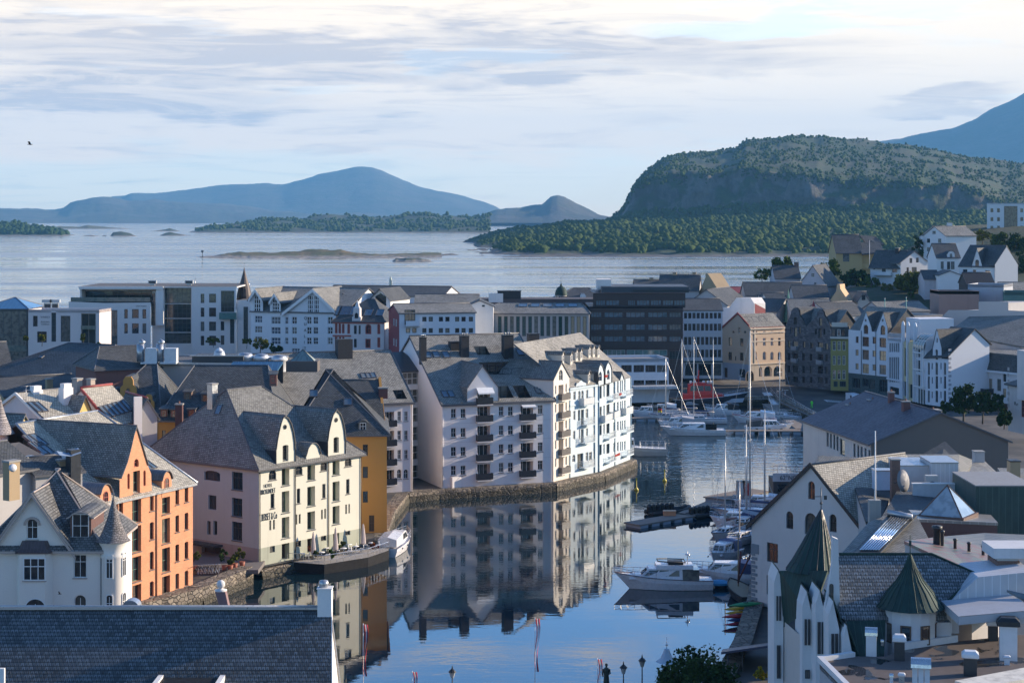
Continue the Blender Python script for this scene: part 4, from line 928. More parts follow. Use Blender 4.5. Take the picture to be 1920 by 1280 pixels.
for (x,y0_,yy) in ((222,285,0),(286,285,0),(326,262,0),(360,258,0),(422,238,0),(454,232,0),(489,235,0),(418,428,0),(460,425,0)):
 o_,d_ = b.ray(x,y0_); t_ = (ze+kk*o_.y-o_.z)/(d_.z-kk*d_.y); p = o_+d_*t_
 if p.x < -13: continue
 b.dormer(p.x,p.y,p.y+3.2,1.0,p.z-.4,p.z+1.35,p.z+1.85,'round',mat=SLATE,wmat=dcol,win=(.62,1.1,p.z+.25,'whitea'),over=.08)
# ================================================================== ochre block behind the hotel
OCH = plaster((.52,.25,.055),'ochre_render',.12)
V(640,610,3.657)
WS['black6'] = dict(nx=2,nz=3,c=(.03,.03,.03),t=.1,mt=.05)
b = Bld('ochre_house','ochre yellow corner house with hipped slate roof behind the hotel','house',(xat(-330,232),232.0),(xat(312,233),233.0),1.2,OCH)
L = b.L; ze = zat(738,233)-1.2; D = 17.0; zr = 21.4-1.2; b.recess = .15
b.box_faces(0,L,0,D,0,ze); f = b.fc['F']
for q in ((147,815,182,893),(147,967,182,1045),(147,1135,182,1213)): b.wpx('F',*q,'black6')
b.wpx('F',190,1300,226,1412,'door',name='door')
b.walls(); b.hip(0,L,0,D,ze,zr,5,8.0,.45,mat=SLATE_D)
u,z = b.fpx(f,150,715); k = (zr-ze)/(D/2)
p = b.onroof(148,722,0,ze,D/2,zr); b.dormer(p.x,p.y,p.y+2.6,1.15,p.z-.3,p.z+.95,p.z+1.3,'round',mat=SLATE_D,wmat=paint((.14,.13,.12),.6),win=(.8,.95,p.z+.1,'white22'))
for x,y in ((45,558),(-190,500)): b.sky_front(x,y,.95,1.1,0,ze,D/2,zr)
V(180,600,4.0)
p = b.onroof(1328,478,0,ze,D/2,zr); b.dormer(p.x,p.y,p.y+2,.95,p.z-.3,p.z+1.2,p.z+1.5,'shed',mat=SLATE_D,wmat=paint((.16,.09,.07),.6),win=(.6,1.0,p.z+.1,'red2'))
V(640,610,3.657)
b = Bld('ochre_house','ochre rear wing whose parapet gable faces the white apartments','house',(xat(20,243),243.0),(xat(303,244),244.0),1.2,OCH); L = b.L; ze = 12.4; zr = zat(378,250.5)-1.2
b.box_faces(0,L,0,12,0,ze); b.fc['R'].poly = [(0,0),(12,0),(12,ze),(6,zr+.3),(0,ze)]; b.walls(); b.gable(0,L-.3,0,12,ze,zr,mat=SLATE_D)
b.part(MB().prism([(L-.3,-.3,ze-.4),(L-.3,6,zr+.55),(L-.3,12.3,ze-.4),(L-.3,12.3,ze-.8),(L-.3,6,zr),(L-.3,-.3,ze-.8)],(.35,0,0)),'gable_parapet',OCH)
b.chimney(L+.1,4,zr-2.2,zr-.6,1.2,.8,paint((.16,.06,.05),.7),0)
V(180,600,4.0)
def ochre_wing(E1,Y1,E2,D,py_ridge,Yr,hl,hr,label,z0=1.5):
 b = mk('ochre_house',label,'house',E1,Y1,E2,z0,OCH); b.zr = zat(py_ridge,Yr)-z0; b.box_faces(0,b.L,0,D,0,b.ze); b.D = D; b.hl = hl; b.hr = hr; b.recess = .15; return b
def finish(b,mat=None): b.walls(); b.hip(0,b.L,0,b.D,b.ze,b.zr,b.hl,b.hr,.4,mat=mat or SLATE_D)
b = ochre_wing((20,690),240,(470,690),18,345,249,4.5,2.0,'ochre house with three curved gable dormers in its dark slate roof')
for q in ((348,740,375,845),(410,745,440,855),(405,915,440,990),(350,915,378,990)): b.wpx('F',*q,'red2' if q[0] == 348 else 'brown2')
finish(b); kz = (b.zr-b.ze)/(b.D/2)
curl = [(1,0),(.95,.35),(.62,.5),(.6,.8),(.35,1),(-.35,1),(-.6,.8),(-.62,.5),(-.95,.35),(-1,0)]
for (x,y,w,h,st) in ((243,580,2.2,2.3,'oval'),(397,670,1.5,1.5,'win'),(125,590,1.4,1.0,'no')):
 p = b.onroof(x,y,0,b.ze,b.D/2,b.zr); p.y -= .2
 d_ = b.dormer(p.x,p.y,p.y+5.0 if st == 'oval' else p.y+3.5,w,p.z-.8,p.z+(.5 if st != 'oval' else .6),p.z+h+(.5 if st != 'no' else .3),curl,mat=SLATE_D,wmat=OCH,win=(.6,1.35,p.z+.05,'browna') if st == 'win' else None,th=.05,over=.05,og=-.35)
 if st != 'win':
  q = MB().lathe([(.27,0),(.27,.06),(.18,.06)],n=14).lathe([(.19,.03),(.001,.03)],n=14,m=1).build('oval_window',[paint((.30,.13,.04),.6),DARKGL],d_); q.location = (0,-.02,p.z+.95 if st == 'oval' else p.z+.35); q.rotation_euler.x = pi/2; q.scale = (1,1.35,1)
b = ochre_wing((470,748),235,(1330,748),19,352,244.5,3.0,2.0,'ochre house with small lantern dormers and a blue glass roof behind')
b.wpx('F',495,825,522,890,'brown1'); finish(b)
for x,y in ((686,605),(818,620),(510,735),(587,738),(715,735)):
 p = b.onroof(x,y,0,b.ze,b.D/2,b.zr); b.dormer(p.x,p.y,p.y+2.6,1.0,p.z-.3,p.z+1.15,p.z+1.35,'shed',mat=SLATE_D,wmat=paint((.15,.10,.08),.6),win=(.62,.95,p.z+.1,'browna' if y < 700 else 'red2'),over=.15,og=.3)
p = b.onroof(622,790,0,b.ze,b.D/2,b.zr); b.chimney(p.x,p.y+.2,p.z-1,p.z+2.9,.9,.9,paint((.10,.045,.045),.8),1)
for x,y in ((1590,640),(1270,640)):
 pass
b = Bld('service_roof_building','low flat roofed block carrying ventilation plant behind the ochre houses','building',(xat(-40,262),262.0),(xat(1240,258),258.0),2,plaster((.34,.31,.29),'grey_render')); L = b.L
zf = zat(330,260)-2; b.box_faces(0,L,0,14,0,zf); b.walls(); b.flat(0,L,0,14,zf,.25,FELT,pm=MTL)
def bpt(b,x,y,Y): return b.loc(x,y,Y)
for x,lab in ((365,'pale ventilation unit with twin ducts, left one on the flat roof'),(510,'pale ventilation unit with twin ducts, right one on the flat roof')):
 t = thing('ventilation_unit',lab,'ventilation unit',at(x,325,259.5),0,'ventilation units on the flat roof')
 MB().box(-.4,1.9,-1,1,0,.25).box(.2,1.9,-.8,.8,.25,2.2).build('casing',paint((.62,.64,.66),.4),t); MB().tube([(-.6,0,.25),(-.6,0,2.8)],.55,12).tube([(-.6,0,2.7),(-.2,0,3.3)],.4,10).build('duct',MTL,t)
for x,y,r,lab in ((925,248,.85,'white domed roof light on the dark plant deck'),(1120,268,1.15,'round metal fan cowl, leftmost of three'),(1240,275,1.1,'round metal fan cowl, middle of three'),(1375,285,1.1,'round metal fan cowl, rightmost of three')):
 p = at(x,y+22,264); t = thing('roof_fan' if x > 1000 else 'dome_light',lab,'roof fan' if x > 1000 else 'roof light',p,0,'fan cowls on the plant deck' if x > 1000 else None)
 MB().lathe([(r,-1.5),(r,.1),(r*1.12,.15),(r*1.1,.4),(r*.9,.55)] if x > 1000 else [(r,-1.5),(r,.2),(r*.8,.7),(r*.4,1.1),(.01,1.25)],n=18).build('hood',paint((.66,.67,.68),.35),t); MB().lathe([(r*.9,.5),(r*.85,.75),(r*.3,.9),(.01,.9)],n=18).build('cap',MTL,t)
t = thing('plant_deck','dark plant deck with railing on the roofs behind the ochre houses','roof deck',at(1050,330,263),0)
MB().box(-6.2,1.2,-1,5,-4,1.2).build('screen',paint((.05,.055,.06),.6),t); MB().box(-6.5,1.4,-1.2,-.9,1.2,1.35).box(-4,7,1,4,.6,.9).build('coping',MTL,t)
t = thing('glass_roof','blue tinted sloping glass roof on the ochre block','glass roof',at(1180,375,249),0); BG = seam((.07,.17,.28),(.05,.13,.24),.8,.15,'blue_roof_glass')
MB().solid([(-3.7,0,0),(3.3,0,0),(3.8,2.2,1.0),(-3.1,2.2,1.0)],[(0,1,2,3)],.25).build('glazing',BG,t); MB().box(-3.3,3.8,2.25,2.5,-2,1.1).build('upstand',DKMET,t)
p = at(1545,330,257); t = thing('glass_pyramid','small glass pyramid skylight with brown curb behind the ochre roofs','skylight',p,0)
MB().poly([(-4.8,0,1.2),(4.8,0,1.2),(0,3.5,5.6)]).poly([(4.8,0,1.2),(4.8,7,1.2),(0,3.5,5.6)]).poly([(-4.8,7,1.2),(-4.8,0,1.2),(0,3.5,5.6)]).poly([(4.8,7,1.2),(-4.8,7,1.2),(0,3.5,5.6)]).build('glazing',glassy((.16,.22,.22),.1,'pale_glass'),t)
MB().box(-6.2,6.2,-1.2,8,-3,1.15).build('curb',paint((.12,.10,.09),.7),t)
fb_ = MB()
for q in (((-4.8,0),(0,3.5)),((4.8,0),(0,3.5)),((4.8,7),(0,3.5))): fb_.tube([(*q[0],1.2),(*q[1],5.65)],.1,5)
fb_.tube([(-2.4,0,1.2),(0,3.5,5.62),(2.4,0,1.2)],.08,5).tube([(0,3.5,5.6),(0,3.5,6.8)],.06,5); fb_.build('frame',DKMET,t)
t.scale = (.36,.36,.36)
# ================================================================== roofs crowding the lower left
def sh(name,label,cat,E1,Y1,E2,z0,wall,D,roof,ridge,Y2=None,wins=(),mat=None,hl=3.0,hr=3.0,group=None,over=.35,rise=None,left=None,**k):
 """plain house: eave ends in the picture, roof kind (x ridge along the front, y gable to the front, h hipped, f flat) and picture row of its top"""
 b = mk(name,label,cat,E1,Y1,E2,z0,wall,Y2=Y2,group=group); L,ze = b.L,b.ze; b.D = D; b.recess = .15
 b.box_faces(0,L,0,D,0,ze)
 if roof in 'xh':
  zr = (zat(ridge,(b.M @ Vector((L/2,D/2,0))).y)-z0) if rise is None else ze+rise; b.zr = zr
  if roof == 'x':
   for q in 'LR': b.fc[q].poly = [(0,0),(D,0),(D,ze),(D/2,zr),(0,ze)]
 elif roof == 'y':
  zr = b.fpx('F',(E1[0]+E2[0])/2 if isinstance(ridge,(int,float)) else ridge[0],ridge if isinstance(ridge,(int,float)) else ridge[1])[1]; b.zr = zr; b.fc['F'].poly = [(0,0),(L,0),(L,ze),(L/2,zr),(0,ze)]; b.fc['B'].poly = list(b.fc['F'].poly)
 for w in wins:
  if len(w) == 8: b.wgrid(*w)
  else: b.wpx(w[0],*w[1],w[2])
 b.walls()
 if roof == 'x': b.gable(0,L,0,D,ze,zr,mat=mat,over=over)
 elif roof == 'y': b.gable(0,L,0,D,ze,zr-.25,axis='y',mat=mat,over=over)
 elif roof == 'h': b.hip(0,L,0,D,ze,zr,hl,hr,over,mat=mat)
 else: b.flat(0,L,0,D,ze-.5,.5,mat)
 return b
V(0,640,4.9219)
GREYR = plaster((.45,.43,.42),'grey_render'); LILAC = plaster((.62,.58,.60),'pale_lilac_render'); TAN = plaster((.40,.29,.17),'tan_render'); REDB = paint((.28,.05,.045),.6,name='red_trim')
RB = plaster((.22,.09,.07),'red_brown_render')
b = Bld('hall','large hall with a broad dark blue slate roof and a sunlit right hip','hall',Vector((xat(830,278),278.0))-22*Vector((.885,-.465)),(xat(830,278),278.0),2.5,RB)
L = b.L; ze = zat(350,278)-2.5; p = b.loc(865,40,290); D = 21.0; b.box_faces(0,L,0,D,0,ze); b.walls(); zr = zat(40,290)-2.5
b.hip(0,L,0,D,ze,zr,8.5,3.8,.4,mat=SLATE_D); b.sky_front(370,165,.6,.6,0,ze,D/2,zr)
sh('house','dark roofed house left of the large hall at the picture edge','house',(-150,300),290,(120,290),2.5,TAN,14,'x',18,mat=SLATE_D)
b = sh('house','ochre brown house with a low dark roof in front of the large hall','house',(40,512),262,(780,470),2.5,TAN,12,'x',330,mat=SLATE_D,wins=(('F',(75,545,95,585),'white2'),('F',(112,545,130,580),'white2')))
for x0,x1,yt,lab in ((425,480,335,0),(688,738,328,1),(820,850,320,2)):
 p = b.loc((x0+x1)/2,yt,262+5); w = (x1-x0)/4.92*267/3400; b.chimney(p.x,p.y,b.ze,p.z,w,w,TAN,0)
b = sh('gable_house','white trimmed gable house with a small yellow gable and antenna','house',(432,728),213.5,(840,690),2.0,LILAC,11.5,'x',470,Y2=218.5,mat=LW)
wv = b.M @ Vector((0,b.D/2,b.zr))
b.part(MB().prism([(-.35,-.4,b.ze-.25),(-.35,b.D/2,b.zr+.3),(-.35,b.D/2,b.zr-.05),(-.35,-.4,b.ze-.6)],(.2,0,0)).prism([(-.35,b.D+.4,b.ze-.25),(-.35,b.D/2,b.zr+.3),(-.35,b.D/2,b.zr-.05),(-.35,b.D+.4,b.ze-.6)],(.2,0,0)),'bargeboard',WOODW)
u,z = b.fpx('F',775,680); za = b.fpx('F',785,505)[1]
YEL = plaster((.72,.52,.18),'yellow_render'); b.dormer(u,-.1,5.5,2.6,b.ze-1.2,b.ze-.1,za,'gable',mat=SLATE,wmat=YEL,win=(.8,.9,b.ze-.3,'white2'),og=.3)
for x in (375,420): b.sky_front(x,665,.75,2.2,0,b.ze,b.D/2,b.zr)
for x,y in ((330,408),(608,386)):
 p = b.loc(x,y,219); b.part(MB().box(p.x-.7,p.x+.7,p.y-.5,p.y+.5,b.zr-1.5,p.z-.5).box(p.x-.55,p.x+.55,p.y-.4,p.y+.4,p.z-.5,p.z),'chimney',WOODW)
p = b.loc(240,412,216); b.part(MB().tube([(p.x,p.y,b.zr-1),(p.x,p.y,p.z)],.03).tube([(p.x-.7,p.y,p.z),(p.x+.7,p.y,p.z)],.025).tube([(p.x-.4,p.y,p.z-.5),(p.x+.3,p.y,p.z-.5)],.025),'antenna',MTL)
sh('gable_house','small yellow gabled house end squeezed below the white trimmed gable','house',(185,765),205,(255,752),2.0,YEL,8,'y',(218,668),mat=SLATE,over=.3)
b = sh('house','red trimmed house with a row of dark roof windows and brick chimneys','house',(1045,765),221.5,(1300,745),2.0,plaster((.70,.66,.62),'pale_render'),10.5,'x',430,Y2=225.5,mat=LW)
for i in range(6): b.sky_front(1010+40*i,718-12*i+0,.55,1.9,0,b.ze,b.D/2,b.zr)
b.part(MB().prism([(-.4,-.4,b.ze-.2),(-.4,b.D/2,b.zr+.32),(-.4,b.D/2,b.zr-.1),(-.4,-.4,b.ze-.65)],(.2,0,0)).tube([(-.3,b.D/2,b.zr+.3),(b.L+.3,b.D/2,b.zr+.3)],.16),'red_verge',REDB)
b.part(MB().box(-.3,b.L+.3,-.75,-.42,b.ze-.55,b.ze-.2),'gutter',paint((.50,.25,.14),.7))
for x,yt,w in ((712,330,.9),(838,335,.75)): p = b.loc(x,yt,227); b.chimney(p.x,p.y,b.zr-1.5,p.z,w,w,plaster((.45,.36,.30),'tan_chimney'),0)
b = sh('house','low house with red ridge and white fire wall beside the ochre gables','house',(1075,640),231,(1262,700),2.0,GREYR,2.6,'x',515,mat=SLATE_D)
b.part(MB().box(b.L+.3,b.L+.6,-.5,.5,b.ze-4,b.ze+2.6),'fire_wall',WOODW); b.part(MB().tube([(-.3,b.D/2,b.zr+.3),(b.L,b.D/2,b.zr+.3)],.14),'red_ridge',REDB)
b = sh('house','dark house with a bent felt roof and roof lights beside the turret house','house',(-60,1230),168,(330,1120),2.0,GREYR,9,'x',960,Y2=172,mat=SLATE_D)
p = b.loc(90,950,176); b.part(MB().solid([(p.x-3.5,p.y-2.2,p.z-1.9),(p.x+2.8,p.y-2.2,p.z-1.4),(p.x+2.8,p.y+2,p.z-.2),(p.x-3.5,p.y+2,p.z-.2)],[(0,1,2,3)],1.5),'felt_roof',FELT)
b.part(MB().box(p.x-4,p.x+.6,p.y-3.4,p.y-2.4,p.z-1.9,p.z-.9),'roof_duct',MTL)
b.chimney(b.loc(105,1085,166).x,b.loc(105,1085,166).y,b.ze-2,b.loc(105,1085,166).z,1.2,.9,TAN,0)
p = b.loc(118,1165,164.5); q = MB().lathe([(.001,.12),(.2,.09),(.38,0),(.36,-.02)],n=16).build('satellite_dish',paint((.62,.62,.64),.5),b.root); q.location = p; q.rotation_euler = (radians(75),0,radians(-20))
b = sh('house','narrow dark house with a tall tan chimney and blue tarpaulin','house',(330,1240),171,(760,1200),2.0,GREYR,6,'x',1075,mat=SLATE_D)
p = b.loc(575,1075,174); b.chimney(p.x,p.y,b.ze-1.5,p.z,.85,.85,TAN,0); b.part(MB().box(p.x+.5,p.x+1.1,p.y-.2,p.y+1.3,b.ze-1,p.z+.3),'flue_shaft',WOODW)
p = b.loc(700,1010,173); b.part(MB().box(p.x-.5,p.x+.5,p.y,p.y+1.2,b.ze-1.5,p.z+.1),'black_shaft',DKMET); b.part(MB().loft([[Vector((p.x-1.7,p.y+y_,p.z-.25+dz)) for y_,dz in ((-.2,0),(.6,.35),(1.3,0))],[Vector((p.x-.6,p.y+y_,p.z-.45+dz)) for y_,dz in ((-.2,0),(.6,.25),(1.3,0))],[Vector((p.x+.5,p.y+y_,p.z-.2+dz)) for y_,dz in ((-.2,0),(.6,.45),(1.3,0))]]),'tarpaulin',paint((.22,.30,.42),.5))
t = thing('corner_turret','pale conical turret roof cut off by the left picture edge','turret',at(-4,815,190),0)
MB().lathe([(.9,-16),(.9,-.5),(1.05,-.35)],n=20).build('drum',WHITE,t); MB().lathe([(1.6,-.4),(1.1,.3),(.65,1.4),(.3,2.6),(.05,3.6)],n=20).build('roof',slate((.36,.32,.31),.3,.2,.3,moss=.1),t)
V(0,480,3); sh('house','dark slate roofed house with a sunlit right hip in front of the flat service roof','house',(540,640),256,(985,622),2.0,RB,11,'h',513,mat=SLATE_D,hl=2,hr=3.5)
V(); DK = struct
t = thing('roof_vent','square metal roof vent with a half round hood behind the front roof ridge','roof vent',at(247,1150,137),0,None)
MB().box(-.58,.58,-.5,.5,-9,.55).build('shaft',paint((.52,.55,.60),.35,.5),t); MB().prism([(.66*cos(pi*i/10),-.56,.5+.62*sin(pi*i/10)) for i in range(11)],(0,1.12,0)).build('hood',MTL,t)
t = thing('roof_vent','low horizontal metal vent pipe above the left end of the front ridge','roof vent',at(30,1145,137),0)
MB().tube([(-.65,0,.15),(.68,0,.15)],.2,12).build('pipe',MTL,t); MB().ball((1.3,0,.05),.22,10).box(-.1,.1,-.1,.1,-8,0).build('cap',MTL,t)
t = thing('stone_ball_finial','pale stone ball on a reddish pedestal by the canal wall','finial',at(414,1140,150),0)
MB().ball((0,0,2.0),.36,14).lathe([(.5,1.45),(.52,1.55),(.22,1.62),(.2,1.7)],n=16).build('ball',plaster((.66,.64,.62),'pale_stone'),t)
MB().prism([(-.42,-.4,1.45),(.42,-.4,1.45),(.95,-.4,-1),(.3,-.4,-1)],(0,.8,0)).box(-.3,.95,-.4,.4,-9.5,-1).build('pedestal',plaster((.24,.15,.15),'red_stone'),t)
b = Bld('shed','low roof of pale stone tiles just behind the front ridge','shed',(xat(225,150),149.0),(xat(385,150),151.0),1.8,GREYR); zt = zat(1131,156)-1.8
b.box_faces(0,b.L,0,9,0,zt-3); b.walls(); b.part(MB().solid([(-.3,-.6,zt-2.9),(b.L+.3,-.6,zt-2.9),(b.L+.3,4.5,zt),(-.3,4.5,zt),(b.L+.3,9,zt-2.9),(-.3,9,zt-2.9)],[(0,1,2,3),(3,2,4,5)],.2),'roof',slate((.46,.44,.42),.6,.5,.3,moss=.1))
# ================================================================== row of buildings along the outer quay
V(0,500,4)
PALE = plaster((.74,.70,.665),'pale_cladding',.07); PINKW = plaster((.68,.60,.58),'pinkish_cladding',.07); TEALG = glassy((.012,.03,.035),.05,'teal_glass',1.6); BALG = glassy((.08,.20,.19),.1,'green_balcony_glass',1.5)
WS['bk1'] = dict(c=(.05,.06,.07),t=.12); WS['bk3'] = dict(nx=3,c=(.05,.06,.07),t=.12,mt=.08); WS['curt'] = dict(nx=4,nz=4,c=(.05,.07,.08),t=.12,mt=.1,g=TEALG); WS['curtw'] = dict(nx=6,nz=3,c=(.05,.07,.08),t=.12,mt=.1,g=TEALG); WS['corner'] = dict(nx=2,nz=2,c=(.30,.24,.20),t=.14,mt=.1,g=TEALG)
b = Bld('glass_pavilion','dark glass cube with a blue glass hip roof at the left edge','pavilion',(xat(-160,420),420.0),(xat(210,420),420.0),3,DKMET); L = b.L; ze = zat(320,420)-3
b.box_faces(0,L,0,14,0,ze); b.win('F',L/2,.3,round(L-.6,2),round(ze-.6,2),'curtw'); b.walls(); b.part(MB().box(.3,L-.3,-.08,-.02,ze*.44,ze*.52),'glass_band',BALG)
b.hip(0,L,0,14,ze,zat(237,427)-3,L*.55,L*.45-.4,.2,mat=seam((.06,.17,.30),(.05,.14,.26),1.0,.15,'blue_roof_glass'))
b = sh('office_building','low pinkish white office building with lettering beside the glass pavilion','office',(212,320),415,(745,318),3,PINKW,32,'f',0,Y2=413)
L = b.L; b = None
def blank(*a,**k): pass
t_ = [o for o in COL.objects if o.get('label','').startswith('low pinkish')][0]
for o in list(t_.children): bpy.data.objects.remove(o)
bpy.data.objects.remove(t_)
b = mk('office_building','low pinkish white office building with lettering beside the glass pavilion','office',(212,320),415,(745,318),3,PINKW,Y2=413); b.recess = .3; b.box_faces(0,b.L,0,8,0,b.ze)
for q,s_ in (((247,368,282,448),'bk1'),((278,485,350,568),'bk1'),((385,330,420,562),'curt'),((455,368,527,562),'bk3'),((608,350,718,580),'corner')): b.wpx('F',*q,s_)
b.walls(); b.flat(0,b.L,0,8,b.ze-.4,.4,paint((.20,.19,.19),.8,name='grey_felt'))
sign(b,'F','VARD',305,370,372,384,BLACKM); sign(b,'F','ÅLESUND',306,408,372,419,BLACKM); sign(b,'F','TERMINAL',306,426,372,437,BLACKM)
b.part(MB().box(*[b.fpx('F',x,455)[0] for x in (608,716)],-.1,-.02,b.fpx('F',660,470)[1],b.fpx('F',660,442)[1]),'balcony_glass',BALG)
p = b.loc(385,318,424)
t = thing('ventilation_unit','twin grey ventilation hoods on the pinkish office roof','ventilation unit',at(385,318,424),0)
for dx in (-1.9,1.9): MB().box(dx-1.5,dx+1.5,-1,1,-.5,3.6).box(dx-1.2,dx+1.6,-1.05,-1,.6,3.0,1).build('casing',[MTL,DKMET],t); MB().box(dx-2.4,dx+2.4,-1.3,1.3,3.9,5.6).build('hood',paint((.45,.48,.5),.4),t)
t.scale = (.48,.48,.40)
V(0,500,4)
b = Bld('office_building','long white office building with dark glass centre and a roof terrace','office',(xat(515,455),455.0),(xat(1905,455),455.0),3,PALE); L = b.L; b.recess = .3
X = lambda x: b.fpx(Face('F',0),x,300)[0]; Zv = lambda y: b.fpx(Face('F',0),800,y)[1]
tA,tB,tC,tD = Zv(262),Zv(150),Zv(150),Zv(250)
b.face('FA','F',0,[(0,0),(X(1130),0),(X(1130),Zv(268)),(X(790),Zv(272)),(0,tA)])
b.face('FM','F',2.0,[(X(1130),0),(X(1225),0),(X(1225),Zv(165)),(X(1165),Zv(165)),(X(1165),Zv(188)),(X(1130),Zv(188))])
b.face('FG','F',2.5,[(X(1225),0),(X(1437),0),(X(1437),Zv(152)),(X(1225),Zv(152))])
b.face('FC','F',0,[(X(1437),0),(X(1770),0),(X(1770),Zv(152)),(X(1437),Zv(152))])
b.face('FD','F',.5,[(X(1770),0),(L,0),(L,tD),(X(1770),tD)])
b.face('FU','F',5.0,[(X(600),tA-1),(X(1165),tA-1),(X(1165),Zv(160)),(X(600),Zv(160))])
b.face('L','L',0,[(0,0),(22,0),(22,tA),(0,tA)]); b.face('R','R',L,[(0,0),(22,0),(22,tD),(0,tD)])
for q in ((932,318,958,388),(990,318,1040,386),(1068,318,1096,388),(932,425,958,500),(990,425,1040,500),(1068,425,1096,500)): b.wpx('FA',*q,'bk1')
b.wpx('FA',778,325,880,600,'curt')
for q in ((1505,203,1532,272),(1505,307,1532,376),(1505,412,1532,482),(1505,518,1532,590),(1568,203,1620,270),(1568,307,1620,375),(1568,412,1620,480),(1568,517,1620,590),(1655,410,1682,478),(1655,515,1682,585)): b.wpx('FC',*q,'bk1')
b.wpx('FC',1657,180,1757,340,'curt'); b.wpx('FC',1725,345,1757,575,'curt')
b.wpx('FD',1826,300,1860,560,'curt'); b.wpx('FG',1229,158,1433,275,'curtw'); b.wpx('FG',1229,280,1433,385,'curtw'); b.wpx('FG',1229,390,1433,490,'curtw'); b.wpx('FG',1229,495,1433,575,'curtw')
b.wpx('FU',606,180,1150,268,'curtw'); b.wpx('FM',1133,195,1163,440,'bk1')
b.walls()
rm = MB()
rm.box(0,X(1130),.02,5,tA-.5,tA-.3,1).box(X(592),X(1225),-.3,22,Zv(168),Zv(148),0).box(X(1225),X(1780),.05,22,Zv(158),Zv(150),0).box(X(1770),L,.6,22,tD-.4,tD-.2,1).box(X(1170),X(1225),.01,2.2,Zv(440),Zv(168),0).box(X(592),X(605),1,22,tA-.4,Zv(168),0)
rm.box(X(600),X(1770),.6,21.5,Zv(149),Zv(147),1); b.part(rm,'roof',[PALE,FELT])
rl = MB()
for x0,x1 in ((X(530),X(1125)),): rl.box(x0,x1,.1,.14,tA,tA+1.1)
b.part(rl,'terrace_glass',BALG); z0,z1 = Zv(385),Zv(342); b.part(MB().box(X(1650),X(1778),-1.4,-1.3,z0,z1).box(X(1650),X(1778),-1.4,.2,z0-.2,z0),'balcony',BALG)
sign(b,'FA','STØTTVÆRT',1020,290,1100,301,BLACKM)
um = MB().lathe([(1.6,-.3),(.05,.7)],n=10)
for x,y,h,lab in ((1145,148,1,'left roof hood on the long white office building'),(1420,148,1,'right roof hood on the long white office building')):
 t = thing('ventilation_unit',lab,'ventilation unit',at(x,y,462),0); MB().box(-1.2,1.2,-1,1,-1,2.4).build('casing',MTL,t); MB().box(-2.1,2.1,-1.3,1.3,2.5,5.2).box(-1.7,1.7,-1.35,-1.3,2.9,4.6,1).build('hood',[paint((.42,.44,.46),.4),DKMET],t); t.scale = (.48,.48,.30)
t = thing('antenna_mast','thin roof antenna by the right hood of the white office','antenna',at(1465,148,463),0); MB().tube([(0,0,-1),(0,0,6)],.12).build('mast',MTL,t); MB().tube([(-.5,0,6),(.5,0,6)],.1).tube([(-.5,0,4.6),(.5,0,4.6)],.08).build('arms',MTL,t); t.scale = (.4,.4,.35)
V(420,500,4)
t = thing('spire','dark brown conical spire beside the white gabled hotel','spire',at(152,215,470),0)
MB().lathe([(8.2*.9,-12),(7.6*.9,-4),(7.2*.9,0),(5.2,6),(3,13),(1.1,20),(.08,24.5)],n=16,sm=False).build('cone',seam((.085,.06,.055),(.05,.04,.04),.8,.55,'brown_sheet'),t); MB().tube([(0,0,24),(0,0,28.5)],.09).ball((0,0,27),.3,8).build('finial',DKMET,t); t.scale = (.30,.30,.30)
HOT = plaster((.70,.71,.73),'white_weatherboard',.06); WS['gl'] = dict(nx=3,zs=[.25,.5,.75],c=(.78,.79,.8),t=.16,mt=.14,arch=0); WS['hw'] = dict(nx=3,zs=[.5],c=(.74,.75,.76),t=.1,mt=.1,g=glassy((.06,.09,.13),.06,'blue_glass')); WS['hw2'] = dict(nx=2,zs=[.5],c=(.74,.75,.76),t=.1,mt=.1)
b = Bld('harbour_hotel','white harbour hotel with several glazed gables under a long slate roof','hotel',(xat(200,432),432.0),(xat(900,424),424.0),3,HOT); L = b.L; b.recess = .2
FF = Face('F',0); X = lambda x: b.fpx(FF,x,350)[0]; Zv = lambda y,x=600: b.fpx(FF,x,y)[1]
ze = Zv(345); zr = zat(155,446)-3; D = 28
def gab(xa,xm,xb,yb,yt): return [(X(xb),Zv(yb,xb)),(X(xm),Zv(yt,xm)),(X(xa),Zv(yb,xa))]
gA,gB,gC = gab(190,242,292,250,172),gab(345,385,425,268,205),gab(440,672,838,352,172)
gC = [(X(838),Zv(330,838)),(X(672),Zv(172,672)),(X(440),Zv(352,440))]
b.face('F','F',0,[(0,0),(L,0),(L,ze-1.5),(X(842),ze-1.5)]+gC+[(X(438),ze)]+[(X(425),ze)]+gB+[(X(345),ze),(X(292),ze)]+gA+[(0,ze)])
b.face('L','L',0,[(0,0),(D,0),(D,ze),(D/2,zr),(0,ze)]); b.face('R','R',L,[(0,0),(D,0),(D,ze-1.5),(D/2,zr),(0,ze-1.5)])
tri = lambda w,h: 0
b.wpx('F',224,212,274,342,'gl'); b.wpx('F',362,245,415,350,'gl'); b.wpx('F',626,215,668,352,'gl'); b.wpx('F',673,215,713,352,'gl')
for ys in ((375,430),(452,505),(530,582)):
 for xa,xb in ((458,482),(510,546),(622,656),(670,705),(778,815)): b.wpx('F',xa,ys[0],xb,ys[1],'hw2')
 b.wpx('F',232,ys[0]-8,286,ys[1]-10,'hw'); b.wpx('F',356,ys[0],424,ys[1],'hw')
b.wpx('F',510,612,568,648,'hw')
b.walls(); b.gable(0,L,0,D,ze,zr,over=.3,mat=SLB); k = (zr-ze)/(D/2)
